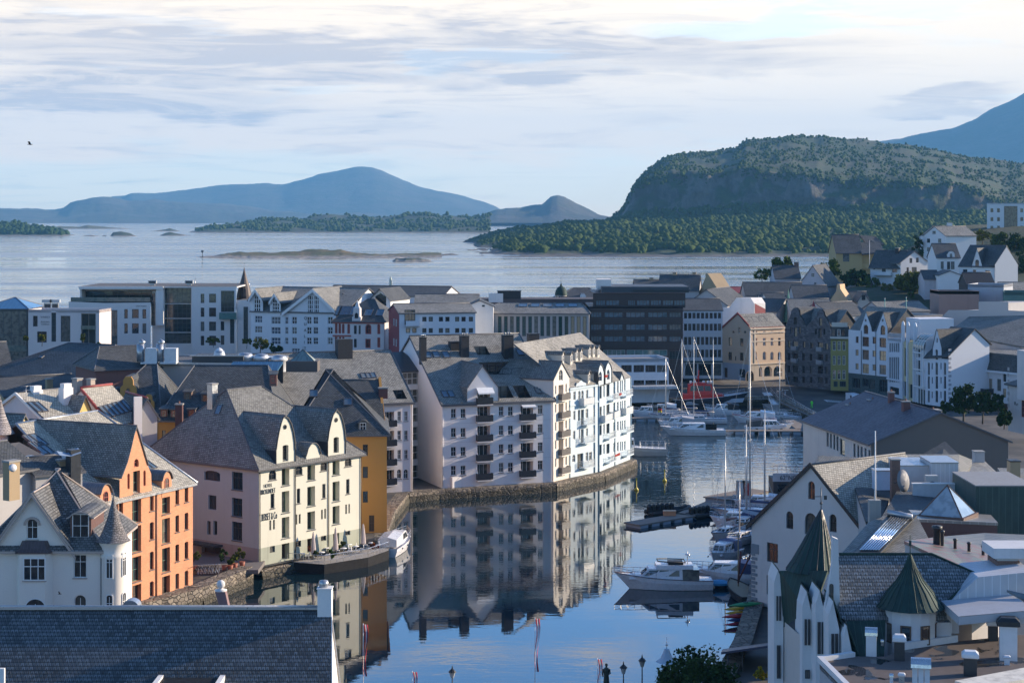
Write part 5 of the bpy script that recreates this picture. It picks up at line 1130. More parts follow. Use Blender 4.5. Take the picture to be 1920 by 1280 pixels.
for g in (gA,gB,gC):
 zt = g[1][1]; b.vault([(g[0][0]+.3,g[0][1]-.3),g[1],(g[2][0]-.3,g[2][1]-.3)],0,max(6,(zt-ze)/k+1),.3,SLB,og=.6)
 vb = MB()
 for i in (0,2): p0,p1 = g[i],g[1]; vb.prism([(p0[0],-.7,p0[1]+.15),(p1[0],-.7,p1[1]+.25),(p1[0],-.7,p1[1]-.6),(p0[0],-.7,p0[1]-.6)],(0,.12,0))
 b.part(vb,'bargeboard',WOODW)
for xa,xm,xb,yb,yt in ((830,925,975,265,200),(1095,1180,1255,245,165)):
 p = b.loc((xa+xb)/2,yb,436); w = (xb-xa)/4*436/3400; zt = b.loc(xm,yt,436).z; d_ = b.dormer(p.x,p.y,p.y+12,w,p.z-4,p.z,zt,'gable',mat=SLATE_D,wmat=WOODW,og=.9,over=.4)
 MB().poly([(-w*.28,-.05,p.z-1.5),(w*.28,-.05,p.z-1.5),(w*.28,-.05,p.z+(zt-p.z)*.25),(0,-.05,p.z+(zt-p.z)*.62),(-w*.28,-.05,p.z+(zt-p.z)*.25)]).build('gable_glass',DARKGL,d_)
V(420,500,4); vs_ = 'QUALITYHOTEL'
sm_ = [text(ch,.95,(X(600),-.06,Zv(395)-i*1.42),0,b.root,BLACKM,'lettering',.02) for i,ch in enumerate(vs_)]
b = sh('quay_roof','long far slate roof ridge with a pale pillar behind the harbour hotel','building',(750,215),470,(1640,225),3,HOT,16,'x',148,mat=SLATE_D)
t = thing('chimney_pillar','tall slender pale pillar standing out against the sea','pillar',at(1250,190,478),0); MB().box(-1.1,1.1,-1.1,1.1,-6,11).build('shaft',plaster((.50,.53,.46),'greenish_concrete'),t); MB().lathe([(1.2,11),(1.0,12.6),(.05,14.5)],n=8).build('cap',plaster((.50,.53,.46),'greenish_concrete'),t); t.scale = (.32,.32,.29)
t = thing('roof_plant','grey plant box with white slanted frame on the far roof','roof plant',at(1440,195,480),0); MB().box(-5,5,-2,2,-3,5.6).build('box',paint((.45,.45,.45),.6),t); MB().prism([(19,-1,5.5),(21.5,-1,5.5),(26,-1,-2),(23,-1,-2)],(0,1,0)).build('frame',WOODW,t); t.scale = (.33,.33,.33)
RT = paint((.36,.09,.07),.6,name='red_stone_trim'); WS['jg'] = dict(arch=1,nx=2,zs=[.5],c=(.32,.07,.06),t=.22)
WS['jg2'] = dict(nx=2,zs=[.5],c=(.32,.07,.06),t=.2)
b = sh('corner_house','white corner house with red window surrounds and a little white roof turret','house',(815,408),402,(1200,412),3,plaster((.66,.62,.61),'white_stucco'),15,'h',250,mat=SLATE_D,hl=6,hr=4,
 wins=(('F',(832,420,852,500),'jg'),('F',(858,424,878,500),'jg'),('F',(884,427,904,500),'jg'),('F',(925,428,945,502),'jg'),('F',(1060,430,1105,505),'jg'),('F',(1150,430,1172,505),'jg'),('F',(975,440,995,505),'dark2'),('F',(1010,440,1025,505),'dark2'),('F',(832,525,852,605),'jg2'),('F',(860,525,880,605),'jg2'),('F',(886,525,904,605),'jg2'),('F',(1060,540,1100,610),'jg2'),('F',(1150,530,1172,605),'jg2'),('F',(975,540,995,605),'dark2')))
zb = b.fpx('F',1000,518)[1]; b.part(MB().box(0,b.L,-.14,-.01,b.ze-.5,b.ze-.1).box(0,b.L*.36,-.12,-.01,zb-.2,zb+.15),'red_band',RT)
u,z = b.fpx('F',995,392); q = MB().box(u-1.0,u+1.0,-.2,1.6,b.ze-.2,z+.5).box(u-.72,u+.72,-.2,1.4,z+.5,z+2.3).lathe([(.95,z+2.3),(1.0,z+2.4),(.6,z+2.7),(.55,z+3.0),(.05,z+4.1)],(u,.6,0),4,0,pi/4,pi/4+2*pi,False); q.poly([(u-.4,-.24,z+.2),(u+.4,-.24,z+.2),(u+.4,-.24,z+1.1),(u,-.24,z+1.45),(u-.4,-.24,z+1.1)],1)
o = b.part(q,'roof_turret',[plaster((.66,.62,.61),'white_stucco'),DARKGL]); o.scale = (1,1,1)
for x in (845,870,895,920,945): b.sky_front(x,370,1.1,3.4,0,b.ze,b.D/2,b.zr)
for x in (1075,1162): b.sky_front(x,375,1.6,2.4,0,b.ze,b.D/2,b.zr)
BWT = plaster((.58,.62,.68),'blue_white_panels',.06); REDW = paint((.24,.045,.05),.75,name='red_wall')
b = sh('long_house','long blue white block with a dark red gable end and slate roof','apartments',(1315,352),388,(1885,348),3,BWT,13,'x',282,Y2=392,mat=SLB,wins=[('F',(x-16,y-18,x+16,y+18),'bk1') for x in (1380,1428,1503,1551,1627,1676,1749,1797,1852) for y in (393,478) if not (y == 393 and x in (1380,1428))])
o = MB(); lf = b.fc['L']; o.poly([lf.p(u,z,.03) for u,z in lf.poly]); b.part(o,'gable_end',REDW)
for q in ((-.1,393),(.1,393)): pass
for y in (3.2,6.2):
 for zz in (b.ze-2.9,b.ze-7.2): b.win('L',y,zz,1.1,1.5,'white2',flush=True).location.x -= .04
u0,u1,zz = b.fpx('F',1362,440)[0],b.fpx('F',1460,440)[0],b.fpx('F',1400,445)[1]; b.win('F',(u0+u1)/2-.5,zz+.3,round((u1-u0)*.8,1),3.2,'bk3',flush=True); b.bal('F',(u0+u1)/2,zz,u1-u0,1.3,1.2,BWT)
sh('low_house','slate roofed house end behind the blue white block','house',(1430,300),415,(1905,300),3,BWT,14,'x',212,mat=SLB)
V(840,500,4)
b = sh('colonnade_building','building with tall glass strips between pale pillars under a slate hip roof','office',(205,352),408,(1058,355),3,plaster((.36,.35,.35),'grey_pillar_stone'),15,'h',278,mat=SLB,hl=5,hr=2)
GRG = glassy((.02,.06,.05),.06,'green_glass'); WS['col'] = dict(nx=1,zs=[.42,.72],c=(.05,.06,.06),t=.1,g=GRG)
b2_ = b; ch = [o for o in b.root.children if o.name.startswith('wall')]
for o in ch: bpy.data.objects.remove(o)
for i in range(6): b.wpx('F',208+20*i,365,224+20*i,520,'col')
for i in range(15): b.wpx('F',374+45.5*i,372,402+45.5*i,520,'col')
b.walls()
for x in (560,653,745,838,935): b.sky_front(x,308,1.9,2.2,0,b.ze,b.D/2,b.zr)
b = sh('stair_house','small white stair gable between two slate roofs','house',(135,300),401,(340,300),6,WHITE,8,'y',(150,248),mat=SLATE_D)
for q in ((255,278,275,300),): b.part(MB().box(*[b.fpx('F',x,290)[0] for x in (255,275)],-.05,-.01,*[b.fpx('F',265,y)[1] for y in (300,287)]),'vent',BLACKM)
t = thing('roof_plant','black penthouse and white box on a flat roof before the sea','roof plant',at(430,250,440),0); MB().box(-7,14,0,7,-2,8).box(-7.6,14.6,-.5,7.5,8,8.4).build('penthouse',BLACKM,t); MB().box(-15,-2,-2,4,-2,6).build('box',WHITE,t); MB().box(-26,100,-1,34,-30,1).build('flat_roof',paint((.10,.075,.07),.7),t); t.scale = (.27,.27,.27)
b = Bld('domed_house','dark roofed house with a green corner cupola and ornate white dormer','house',(xat(800,470),470.0),(xat(1160,470),470.0),3,GREYR); ze = zat(255,470)-3; zr = zat(165,478)-3; b.box_faces(0,b.L,0,16,0,ze); b.walls(); b.hip(0,b.L,0,16,ze,zr,5,3,.3,mat=SLATE_D)
q = MB().lathe([(1.45,ze-4),(1.45,ze+1.4)],(1.7,1.3,0),12,0); q.lathe([(1.65,ze+1.4),(1.6,ze+1.8),(1.4,ze+2.7),(.9,ze+3.4),(.3,ze+3.8),(.25,ze+4.2),(.05,ze+4.5)],(1.7,1.3,0),16,1).tube([(1.7,1.3,ze+4.3),(1.7,1.3,ze+6)],.05,5,1)
for i in range(8): a_ = pi*(1+i/8)+.1; q.box(-.22,.22,-.04,.04,ze+.2,ze+1.15,2,Matrix.Rotation(a_+pi/2,3,'Z'),(1.7+1.46*cos(a_),1.3+1.46*sin(a_),0))
b.part(q,'cupola',[GREYR,COPPER,DARKGL])
u,z = b.fpx('F',1012,268); curl2 = [(1,0),(.85,.3),(.55,.45),(.5,.75),(.3,1),(-.3,1),(-.5,.75),(-.55,.45),(-.85,.3),(-1,0)]; b.dormer(u,-.2,3,3.0,ze-1,ze-.2,ze+1.8,curl2,mat=SLATE_D,wmat=WHITE,win=(.7,1.0,ze-.1,'whitea'),og=-.2)
V(840,500,4)
DKO = paint((.040,.028,.030),.5,name='dark_brown_cladding'); BLG = glassy((.10,.17,.22),.08,'pale_blue_glass',2.0)
b = Bld('office_block','dark brown office block with long bands of pale blue windows','office',(xat(1055,412),412.0),(xat(1762,412),412.0),2.5,DKO); L = b.L; X = lambda x: b.fpx(Face('F',0),x,350)[0]; Zv = lambda y: b.fpx(Face('F',0),1400,y)[1]; b.recess = .25
b.face('F','F',0,[(0,0),(L,0),(L,Zv(300)),(0,Zv(300))]); b.face('F2','F',1.5,[(X(1090),Zv(300)-.3),(X(1785),Zv(300)-.3),(X(1785),Zv(200)),(X(1090),Zv(200))]); b.face('L','L',0,[(0,0),(22,0),(22,Zv(300)),(0,Zv(300))])
WS['bandw'] = dict(nx=4,c=(.05,.045,.05),t=.1,mt=.14,g=BLG)
for ya,yb in ((340,380),(430,475),(519,562)):
 for xa,xb in ((1072,1152),(1172,1312),(1335,1478),(1500,1645),(1660,1748)): b.wpx('F',xa,ya,xb,yb,'bandw')
for xa,xb in ((1110,1180),(1185,1285),(1350,1405),(1415,1512),(1520,1600),(1612,1690),(1695,1778)): b.wpx('F2',xa,250,xb,290,'bandw')
WS['lobby'] = dict(nx=5,c=(.35,.40,.42),t=.12,mt=.12,g=glassy((.10,.22,.22),.08,'lobby_glass')); b.wpx('F',1165,622,1330,668,'lobby'); b.wpx('F',1340,622,1645,668,'lobby'); b.wpx('F',1660,632,1750,690,'curt')
b.walls(); b.part(MB().box(0,L,0,22,Zv(300)-.3,Zv(300)-.05,0).box(X(1090),X(1785),1.2,22,Zv(202),Zv(198),0).box(X(1160),X(1820),4,20,Zv(200),Zv(155),1).box(X(1130),X(1240),8,14,Zv(180),Zv(105),2).box(X(1390),X(1830),3.5,5,Zv(180),Zv(172),1),'roof',[DKO,paint((.06,.07,.085),.6),WHITE])
fn = MB()
for y in (318,335,390,405,420,482,497,512,575,590,605): fn.box(-.1,L+.1,-.35,-.28,Zv(y)-.06,Zv(y)+.06)
b.part(fn,'louvre_rails',paint((.07,.055,.055),.5))
b = sh('harbour_hall','low white flat roofed hall with big windows at the head of the harbour','hall',(1215,690),388,(1655,684),2,plaster((.60,.62,.66),'white_blue_render'),10,'f',0,wins=[('F',(x,737,x+78,790),'bk3') for x in (1300,1392,1480,1566)]+[('F',(x,850,x+80,900),'bk3') for x in (1300,1392,1480,1566)],mat=paint((.28,.26,.26),.8,name='pale_felt'))
b.part(MB().box(b.L*.33,b.L+1,-4,-.05,b.fpx('F',1500,905)[1],b.fpx('F',1500,885)[1]),'canopy',seam((.45,.47,.5),(.38,.4,.42),.5))
V(1270,540,5.189)
# ================================================================== right bank: street of gabled houses, upper town
V(1270,540,5.189)
BLW = plaster((.66,.68,.72),'blue_white_render',.06); BEIGE = plaster((.66,.50,.36),'beige_render',.08); DSTONE = bricks((.13,.12,.125),.8,.4,'dark_rubble_stone',(.06,.055,.055),.03,.4)
SHOP = paint((.05,.09,.10),.3,name='shopfront'); YG = plaster((.30,.27,.085),'mustard_render',.12)
REFLG = glassy((.55,.40,.24),.12,'painted_reflection_glass',1.9)  # warm reflection of sunlit surroundings put into the pane colour
for n_,s_ in (('refl2',dict(nx=2,zs=[.5],c=(.09,.05,.04),g=REFLG)),('refl1',dict(nx=1,c=(.09,.05,.04),g=REFLG)),('arcade',dict(arch=1,c=(.30,.24,.19),t=.12)),('shop',dict(nx=3,c=(.05,.08,.09),t=.12,mt=.1)),('dark23',dict(nx=2,nz=3,c=(.09,.05,.045),t=.08)),('slit',dict(c=(.10,.12,.15),t=.06))): WS[n_] = s_
b = sh('office_house','blue white office building with four rows of dark square windows','office',(62,222),441,(438,222),2.5,BLW,15,'x',110,mat=SLATE_D,over=.1,
 wins=[('F',(x-15,y-h/2,x+15,y+h/2),'bk1') for x in (80,121,162,203,245,287,329,370,410) for y,h in ((268,56),(380,68),(513,76),(636,74))]+[('F',(75,735,190,850),'shop'),('F',(205,735,330,850),'shop'),('F',(345,735,428,850),'shop')])
b.part(MB().box(0,b.L,-.2,-.02,0,b.fpx('F',200,715)[1]-.05) if False else MB().box(-.05,b.L+.05,-.5,-.02,b.fpx('F',200,722)[1],b.fpx('F',200,706)[1]),'fascia',SHOP)
b = Bld('gabled_house','sunlit white shaped gable with a tall slit window behind the beige corner house','house',(xat(440,455),462.0),(xat(755,455),452.0),3,WHITE); FF = Face('F',0); b.recess = .2
pts = [b.fpx(FF,*p) for p in ((750,330),(748,150),(712,95),(575,95),(505,190),(440,190),(440,330))]; lo_ = [(pts[0][0],0)]; b.face('F','F',0,[(pts[-1][0],0),(pts[0][0],0)]+pts)
b.wpx('F',598,130,620,195,'bk1');
for x in (537,642): b.wpx('F',x-15,195,x+15,235,'browna')
b.walls(); b.part(MB().prism([(u,.01,z) for u,z in pts],(0,4,0)),'gable_body',WHITE); b.part(MB().poly([(pts[1][0]+.05,.2,pts[0][1]-2),(pts[1][0]+.05,4,pts[0][1]-2),(pts[1][0]+.05,4,pts[1][1]-1.5),(pts[1][0]+.05,.2,pts[1][1])]),'side_wall',REDW)
cA,cB,cC = Vector((xat(438,441),441.0)),Vector((xat(705,434),434.0)),Vector((xat(1045,439.6),439.6))
b = Bld('corner_house','beige corner house with an arcaded sunlit front and blue painted ground floor','house',cA,cB,2.5,BEIGE); L = b.L; b.recess = .25
FF = Face('F',0); ap = b.fpx(FF,590,252); el = b.fpx(FF,443,385); er = b.fpx(FF,703,372); zp = b.fpx(FF,600,735)[1]; ze = (el[1]+er[1])/2
b.face('F','F',0,[(0,zp),(L,zp),(L,ze),(ap[0],ap[1]),(0,ze)]); b.face('FP','F',0,[(0,0),(L,0),(L,zp),(0,zp)])
for q in ((498,480,530,560),(610,490,642,570),(495,622,530,700),(607,628,642,705)): b.wpx('F',*q,'dark22')
b.wpx('F',590,378,614,440,'whitea'); b.wpx('F',560,662,572,705,'dark1'); b.wpx('FP',455,775,488,868,'door',name='door'); b.wpx('FP',602,788,660,870,'shop')
for x in (545,658): b.wpx('F',x-12,415,x+12,438,'darka')
b.walls(only=('F',)); b.walls('plinth',plaster((.36,.43,.52),'blue_grey_paint'),only=('FP',)); bl = b
c = Bld('x','x y z w','x',cB,cC,2.5,BEIGE); c.recess = .3; L2 = c.L; F2 = Face('F',0)
c.root.parent = None; c.face('F','F',0,[(0,c.fpx(F2,850,735)[1]),(L2,c.fpx(F2,1040,725)[1]),(L2,ze),(0,ze)]); zq = c.fpx(F2,850,735)[1]; c.face('FP','F',0,[(0,0),(L2,0),(L2,zq),(0,zq)])
for x,w in ((762,30),(848,30),(922,28),(995,28)): c.wpx('F',x-w/2,485,x+w/2,560,'dark22',sill=True); c.wpx('F',x-w/2-1,418,x+w/2+1,440,'seg')
for x,w in ((762,26),(848,34),(922,34),(995,34)): c.wpx('F',x-w/2,618,x+w/2,698,'darka',sill=True)
for xa,xb in ((795,826),(845,922),(937,1018)): c.wpx('FP',xa,765 if xa < 800 else 758,xb,860,'arcade',rec=.8,name='arcade_opening')
c.walls(only=('F',)); c.walls('ground_floor',plaster((.55,.47,.38),'sandy_stone'),only=('FP',))
q = MB()
for zz,d_ in ((ze-.3,.35),(ze-1.3,.2),(zq,.2),(zq+ (ze-zq)*.62,.1)): q.box(0,L2,-d_,-.01,zz-.12,zz+.16)
q.box(.0,.4,-.12,-.01,zq,ze).box(2.6*.5,2.6*.5+.4,-.12,-.01,zq,ze); c.part(q,'cornice',plaster((.70,.60,.48),'light_stone'))
for o in list(c.root.children): o.parent = bl.root; o.matrix_local = bl.Mi @ c.M
bpy.data.objects.remove(c.root)
w2l = lambda p,z: bl.Mi @ Vector((p.x,p.y,z+2.5)); inn = (cA-cB).normalized()*0+Vector((0,1))
zr = ap[1]; mid = cA+(cB-cA)*(ap[0]/L); back = mid+(cC-cB)*1.0
bl.part(MB().solid([w2l(cB,ze+.1),w2l(cC,ze+.1),w2l(back,zr),w2l(mid,zr),w2l(cA+(cC-cB),ze+.1),w2l(cA,ze+.1)],[(0,1,2,3),(3,2,4,5)],.2,0,1),'roof',[SLB,REDB])
vb = MB()
for p0,p1 in ((el,ap),(er,ap)): vb.prism([(p0[0],-.25,p0[1]+.35),(p1[0],-.25,p1[1]+.45),(p1[0],-.25,p1[1]),(p0[0],-.25,p0[1]-.1)],(0,.2,0))
bl.part(vb,'bargeboard',REDB)
for x in (730,822,895):
 tt = (x-705)/340; P = cB+(cC-cB)*tt; Q = P+(mid-cB)*.42; s_ = bl.skylight(w2l(Q,ze+(zr-ze)*.30+.3),1.6,1.8,atan2(zr-ze,(mid-cB).length),atan2((cC-cB).y,(cC-cB).x)-bl.rz)
b = Bld('stone_house','dark grey rubble stone house with two tall rounded gables','house',(xat(1052,428),428.0),(xat(1492,415),415.0),2.2,DSTONE); L = b.L; b.recess = .3; FF = Face('F',0)
P_ = lambda l: [b.fpx(FF,*p) for p in l]
ze = b.fpx(FF,1265,380)[1]
gA = P_(((1240,345),(1215,300),(1190,262),(1186,220),(1165,195),(1135,193),(1112,215),(1100,262),(1078,310),(1062,350))); gB = P_(((1482,350),(1455,300),(1432,268),(1425,235),(1408,212),(1382,212),(1362,240),(1355,272),(1310,320),(1272,350)))
b.face('F','F',0,[(0,0),(L,0),(L,ze)]+gB+[(b.fpx(FF,1255,380)[0],ze)]+gA+[(0,ze)]); b.face('L','L',0,[(0,0),(9,0),(9,ze),(0,ze)])
for q,s_ in (((1133,280,1166,355),'browna'),((1378,292,1408,365),'refl2'),((1098,378,1116,438),'refl2'),((1135,385,1164,472),'refl2'),((1180,382,1200,442),'refl2'),((1338,395,1358,452),'dark2'),((1372,390,1404,485),'dark2'),((1420,395,1440,455),'dark2'),((1074,515,1098,575),'refl2'),((1122,518,1172,578),'refl2'),((1220,522,1244,580),'refl2'),((1292,528,1316,588),'dark2'),((1368,530,1416,598),'refl2'),((1440,540,1464,598),'refl1')): b.wpx('F',*q,s_)
for ya,yb in ((632,700),(752,822),(858,915)):
 for xa,xb in ((1074,1098),(1122,1172),(1214,1240),(1288,1314),(1366,1416),(1440,1464)): b.wpx('F',xa,ya+(xa-1060)*.03,xb,yb+(xa-1060)*.03,'dark23')
b.walls(); k = 1.1
for g in (gA,gB): b.vault([(g[0][0],g[0][1]-.5)]+g[1:-1]+[(g[-1][0],g[-1][1]-.5)],.3,6,.1,SLATE_D,og=0)
b.part(MB().solid([(-.2,1.2,ze),(L+.2,1.2,ze),(L+.2,5,ze+4.2),(-.2,5,ze+4.2),(L+.2,9,ze),(-.2,9,ze)],[(0,1,2,3),(3,2,4,5)],.2,0,1).prism([(0,1.4,ze-.2),(0,5,ze+3.9),(0,8.8,ze-.2)],(L,0,0),1),'roof',[SLATE,DKMET])
for xa,xb,y in ((1120,1172,600),(1366,1418,610),(1120,1172,718),(1366,1418,735)): u0,u1 = b.fpx(FF,xa,y)[0],b.fpx(FF,xb,y)[0]; b.bal('F',(u0+u1)/2,b.fpx(FF,xa,y)[1],u1-u0,.6,.9,paint((.3,.3,.32),.5),solid=True)
t = thing('spire','slender green copper spire rising behind the dark stone gables','spire',at(1080,255,470),0); MB().lathe([(9*.8,-10),(7*.8,0),(4.2,5),(3.2,14),(1.4,22),(.1,33)],n=8,sm=False).build('cone',seam((.13,.30,.22),(.09,.22,.17),.8,.5,'bright_copper'),t); MB().tube([(0,0,32),(0,0,37)],.12).build('finial',DKMET,t); t.scale = (.2,.2,.2)
t = thing('red_pyramid_roof','small red pyramid roof between the stone gables','roof',at(1325,215,450),0); MB().lathe([(6.5,-5),(5,0),(.05,14)],n=4,sm=False,a0=pi/4,a1=pi/4+2*pi).build('pyramid',REDW,t); MB().box(-4,4,-4,4,-24,-4).build('drum',GREYR,t); t.scale = (.2,.2,.17)
b = sh('mustard_house','narrow mustard yellow house with white framed windows and dark mansard dormers','house',(1492,478),414,(1665,478),2.2,YG,14,'f',0,Y2=413,wins=[('F',(x-14,y-45,x+14,y+45),'white2') for x in (1527,1574,1621) for y in (562,702,842)]+[('F',(1520,905,1560,960),'shop'),('F',(1580,905,1640,960),'shop')])
zm = b.fpx('F',1570,378)[1]; b.part(MB().prism([(0,.4,b.ze),(0,1.4,zm),(0,13,zm),(0,13.5,b.ze)],(b.L,0,0)),'mansard',SLATE_D); FW = b.face('m','F',.55)
for x in (1520,1572,1615): b.wpx('m',x-16,402,x+16,465,'white2' if x == 1572 else 'dark2',flush=True)
b.part(MB().box(-.1,b.L+.1,-.35,.3,b.ze-.3,b.ze+.15).box(.2,b.L-.2,.2,.3,zm,zm+1.0),'cornice',plaster((.55,.52,.45),'cornice_stone'))
V(1560,540,5.333)
b = Bld('twin_gable_house','white house with twin pointed gables above a dark shop floor','house',(xat(165,412.5),412.5),(xat(555,402),402.0),2.2,BLW); L = b.L; b.recess = .25; FF = Face('F',0); ze = b.fpx(FF,350,430)[1]; zs = b.fpx(FF,350,865)[1]
P_ = lambda l: [b.fpx(FF,*p) for p in l]; gs = [P_(((572,440),(566,400),(512,252),(458,395),(445,440))),P_(((398,440),(392,390),(341,245),(292,390),(280,440)))]
for g in gs: g[0] = (min(g[0][0],L),ze); g[-1] = (g[-1][0],ze); g[1] = (min(g[1][0],L),g[1][1])
b.face('F','F',0,[(0,zs),(L,zs),(L,ze)][:2]+gs[0]+gs[1]+[(0,ze)]); b.face('FP','F',0,[(0,0),(L,0),(L,zs),(0,zs)]); b.face('L','L',0,[(0,0),(12,0),(12,ze),(0,ze)])
b.wpx('F',315,365,362,458,'browna'); b.wpx('F',484,372,532,467,'browna')
for q,s_ in (((303,488,368,583),'dark23'),((303,618,368,715),'dark23'),((303,757,368,852),'refl2'),((474,497,540,592),'dark23'),((474,628,540,724),'refl2'),((474,768,540,862),'refl2'),((237,483,265,548),'brown1'),((235,615,265,675),'refl2'),((235,752,265,812),'refl1'),((405,488,438,556),'brown1'),((405,625,438,686),'refl1'),((405,763,438,824),'refl2')): b.wpx('F',*q,s_)
for x in (335,506): b.wpx('F',x-9,310,x+9,334,'brown1')
for q in ((205,900,280,1000),(305,905,365,985),(372,910,430,1010),(470,915,548,1040)): b.wpx('FP',*q,'shop')
b.walls(only=('F','L')); b.walls('shopfront',SHOP,only=('FP',))
for g in gs: b.vault(g,.2,6.5,.12,SLATE_D)
b.part(MB().solid([(-.2,.5,ze),(L+.2,.5,ze),(L+.2,6,ze+5.2),(-.2,6,ze+5.2),(L+.2,12,ze),(-.2,12,ze)],[(0,1,2,3),(3,2,4,5)],.2,0,1).prism([(0,.8,ze-.2),(0,6,ze+4.9),(0,11.7,ze-.2)],(L,0,0),1),'roof',[SLATE,DKMET]); b.part(MB().tube([(b.fpx(FF,x,600)[0],-.08,zs) for x in (295,295)][:1]+[(b.fpx(FF,295,600)[0],-.08,ze)],.07).tube([(b.fpx(FF,440,600)[0],-.08,zs),(b.fpx(FF,440,600)[0],-.08,ze)],.07),'downpipe',DKMET)
p0,p1 = Vector((xat(556,402),402.0)),Vector((xat(938,384),384.0)); dl = p1-p0; ST = [p0,p0+dl*.42,p0+dl*.74,p1]
YL2 = plaster((.60,.51,.30),'pale_yellow_render',.06)
V(1560,540,5.333)
def street(nm,lab,A,B,wall,ytop,xt,wins,roofz=2.5,shop=None):
 b = Bld(nm,lab,'house',A,B,2.2,wall); FF = Face('F',0); b.recess = .3; b.ze = b.fpx(FF,xt,ytop)[1]; b.box_faces(0,b.L,0,13,0,b.ze)
 for q,s_ in wins: b.wpx('F',*q,s_)
 b.walls(); return b
b = street('pilaster_house','white house with close vertical pilasters seen edge on in the street',ST[0],ST[1],BLW,505,620,[((572+i*21,548,588+i*21,640),'slit') for i in range(5)]+[((570+i*21,690,586+i*21,940),'slit') for i in range(5)]+[((575,990,670,1060),'shop')])
b.flat(0,b.L,0,13,b.ze-.3,.3,FELT); b.part(MB().box(0,b.L,-.3,0,b.ze*.30-.2,b.ze*.30+.2),'band',BLW)
q = MB();
for i in range(14): q.box(b.L*i/13-.03,b.L*i/13+.03,.3,.36,b.ze,b.ze+1.1)
q.box(0,b.L,.3,.36,b.ze+1.05,b.ze+1.12); b.part(q,'terrace_railing',WOODW); b.part(MB().box(1,b.L,4,12,b.ze-.2,b.ze+4.5),'penthouse',BLW)
b = street('yellow_house','pale yellow narrow house with white rounded pilasters in the shaded street',ST[1],ST[2],YL2,540,750,[((725,600,765,880),'slit'),((710,935,760,1080),'shop'),((775,960,805,1100),'shop')],shop=1)
q = MB()
for f_ in (.0,.40,.98): q.box(b.L*f_-.25,b.L*f_+.25,-.35,.3,0,b.ze+3.6).lathe([(.42,b.ze+3.6),(.3,b.ze+4.2),(.01,b.ze+4.5)],(b.L*f_,0,0),8)
b.part(q,'pilaster',BLW); b.flat(0,b.L,.4,13,b.ze,.3,SLATE_D)
b = street('glass_bay_house','white house with a curved glass roofed bay in the shaded street',ST[2],ST[3],BLW,520,900,[((845,720,890,835),'bk3'),((845,865,890,985),'bk3'),((845,590,890,690),'bk3'),((860,1010,930,1150),'shop')])
q = MB().loft([[Vector((x,-.6+3*(1-cos(a_)),b.ze-2+3.2*sin(a_))) for a_ in [pi/2*i/6 for i in range(7)]] for x in (0,b.L)],0,True,False,False); b.part(q,'glass_roof',glassy((.06,.16,.18),.1,'conservatory_glass'))
q = MB()
for i in range(5): q.tube([(b.L*i/4,-.62+3*(1-cos(a_)),b.ze-2+3.2*sin(a_)) for a_ in [pi/2*j/6 for j in range(7)]],.07,5).tube([(b.L*i/4,-.62,0),(b.L*i/4,-.62,b.ze-2)],.09,5)
for zz in (3.4,7,10.6): q.box(0,b.L,-.68,-.5,zz,zz+.25)
b.part(q,'bay_frame',WOODW)
b = Bld('white_gable_house','white street house with a tall narrow gable and broad plain side wall','house',(xat(938,383.5),383.5),(xat(1165,377),377.0),2.2,BLW); L = b.L; FF = Face('F',0); b.recess = .25; ze = b.fpx(FF,1050,700)[1]
g = [b.fpx(FF,*p) for p in ((1102,700),(1100,598),(1060,430),(1050,418),(1042,430),(1008,600),(1006,700))]; g[0] = (g[0][0],ze); g[-1] = (g[-1][0],ze); zr = zat(415,390)-2.2; D = 27
b.face('F','F',0,[(0,0),(L,0),(L,ze)]+g+[(0,ze)]); b.face('R','R',L,None); fR = b.fc['R']; pr = b.fpx(fR,1425,414); pe = b.fpx(fR,1555,565); pa = b.fpx(fR,1168,680); fR.poly = [(0,0),(pe[0]+.5,0),(pe[0]+.5,pe[1]),pr,(0,pa[1])]; zr = pr[1]
for xa,xb in ((957,977),(1034,1059),(1117,1140)):
 b.wpx('F',xa,742,xb,868 if xa != 1034 else 868,'darka'); b.wpx('F',xa,880,xb,1005,'dark2'); b.wpx('F',xa,1025,xb,1140,'dark2')
for xa in (995,1083):
 for y in (748,890,1035): b.wpx('F',xa,y,xa+12,y+64,'dark1')
b.wpx('F',1034,612,1058,715,'darka'); b.wpx('F',1043,498,1057,545,'darka')
b.walls(); b.part(MB().solid([(-.3,-.4,ze-.1),(L+.3,-.4,pa[1]),(L+.3,pr[0],zr+.25),(-.3,pr[0],zr+.25),(L+.3,pe[0]+1,pe[1]+.1),(-.3,pe[0]+1,pe[1])],[(0,1,2,3),(3,2,4,5)],.22,0,1),'roof',[SLATE_D,DKMET]); b.vault(g,0,8.5,.12,SLATE_D)
q = MB()
for i in range(14): q.box(L-.06,L+.04,0,.5+.25*(i % 2),i*.9,i*.9+.5)
b.part(q,'corner_quoins',plaster((.30,.32,.36),'quoin_stone')); o = b.part(MB().box(L,L+1.5,8.5,13.5,ze-7.6,ze-7.4).box(L+1.4,L+1.5,8.5,13.5,ze-7.6,ze-6.4).box(L,L+1.5,8.5,8.6,ze-7.6,ze-6.4),'balcony',BALC)
b = Bld('curved_house','white rounded corner building with dark mansard roof behind the street trees','house',(xat(1325,388),388.0),(xat(1960,372),372.0),3,plaster((.62,.62,.64),'cool_white_plaster')); L = b.L; FF = Face('F',0); b.recess = .25; ze = b.fpx(FF,1500,815)[1]; zr = b.loc(1560,570,400).z  # one even, slightly cool white for all walls of this building
b.box_faces(0,L,0,22,0,ze)
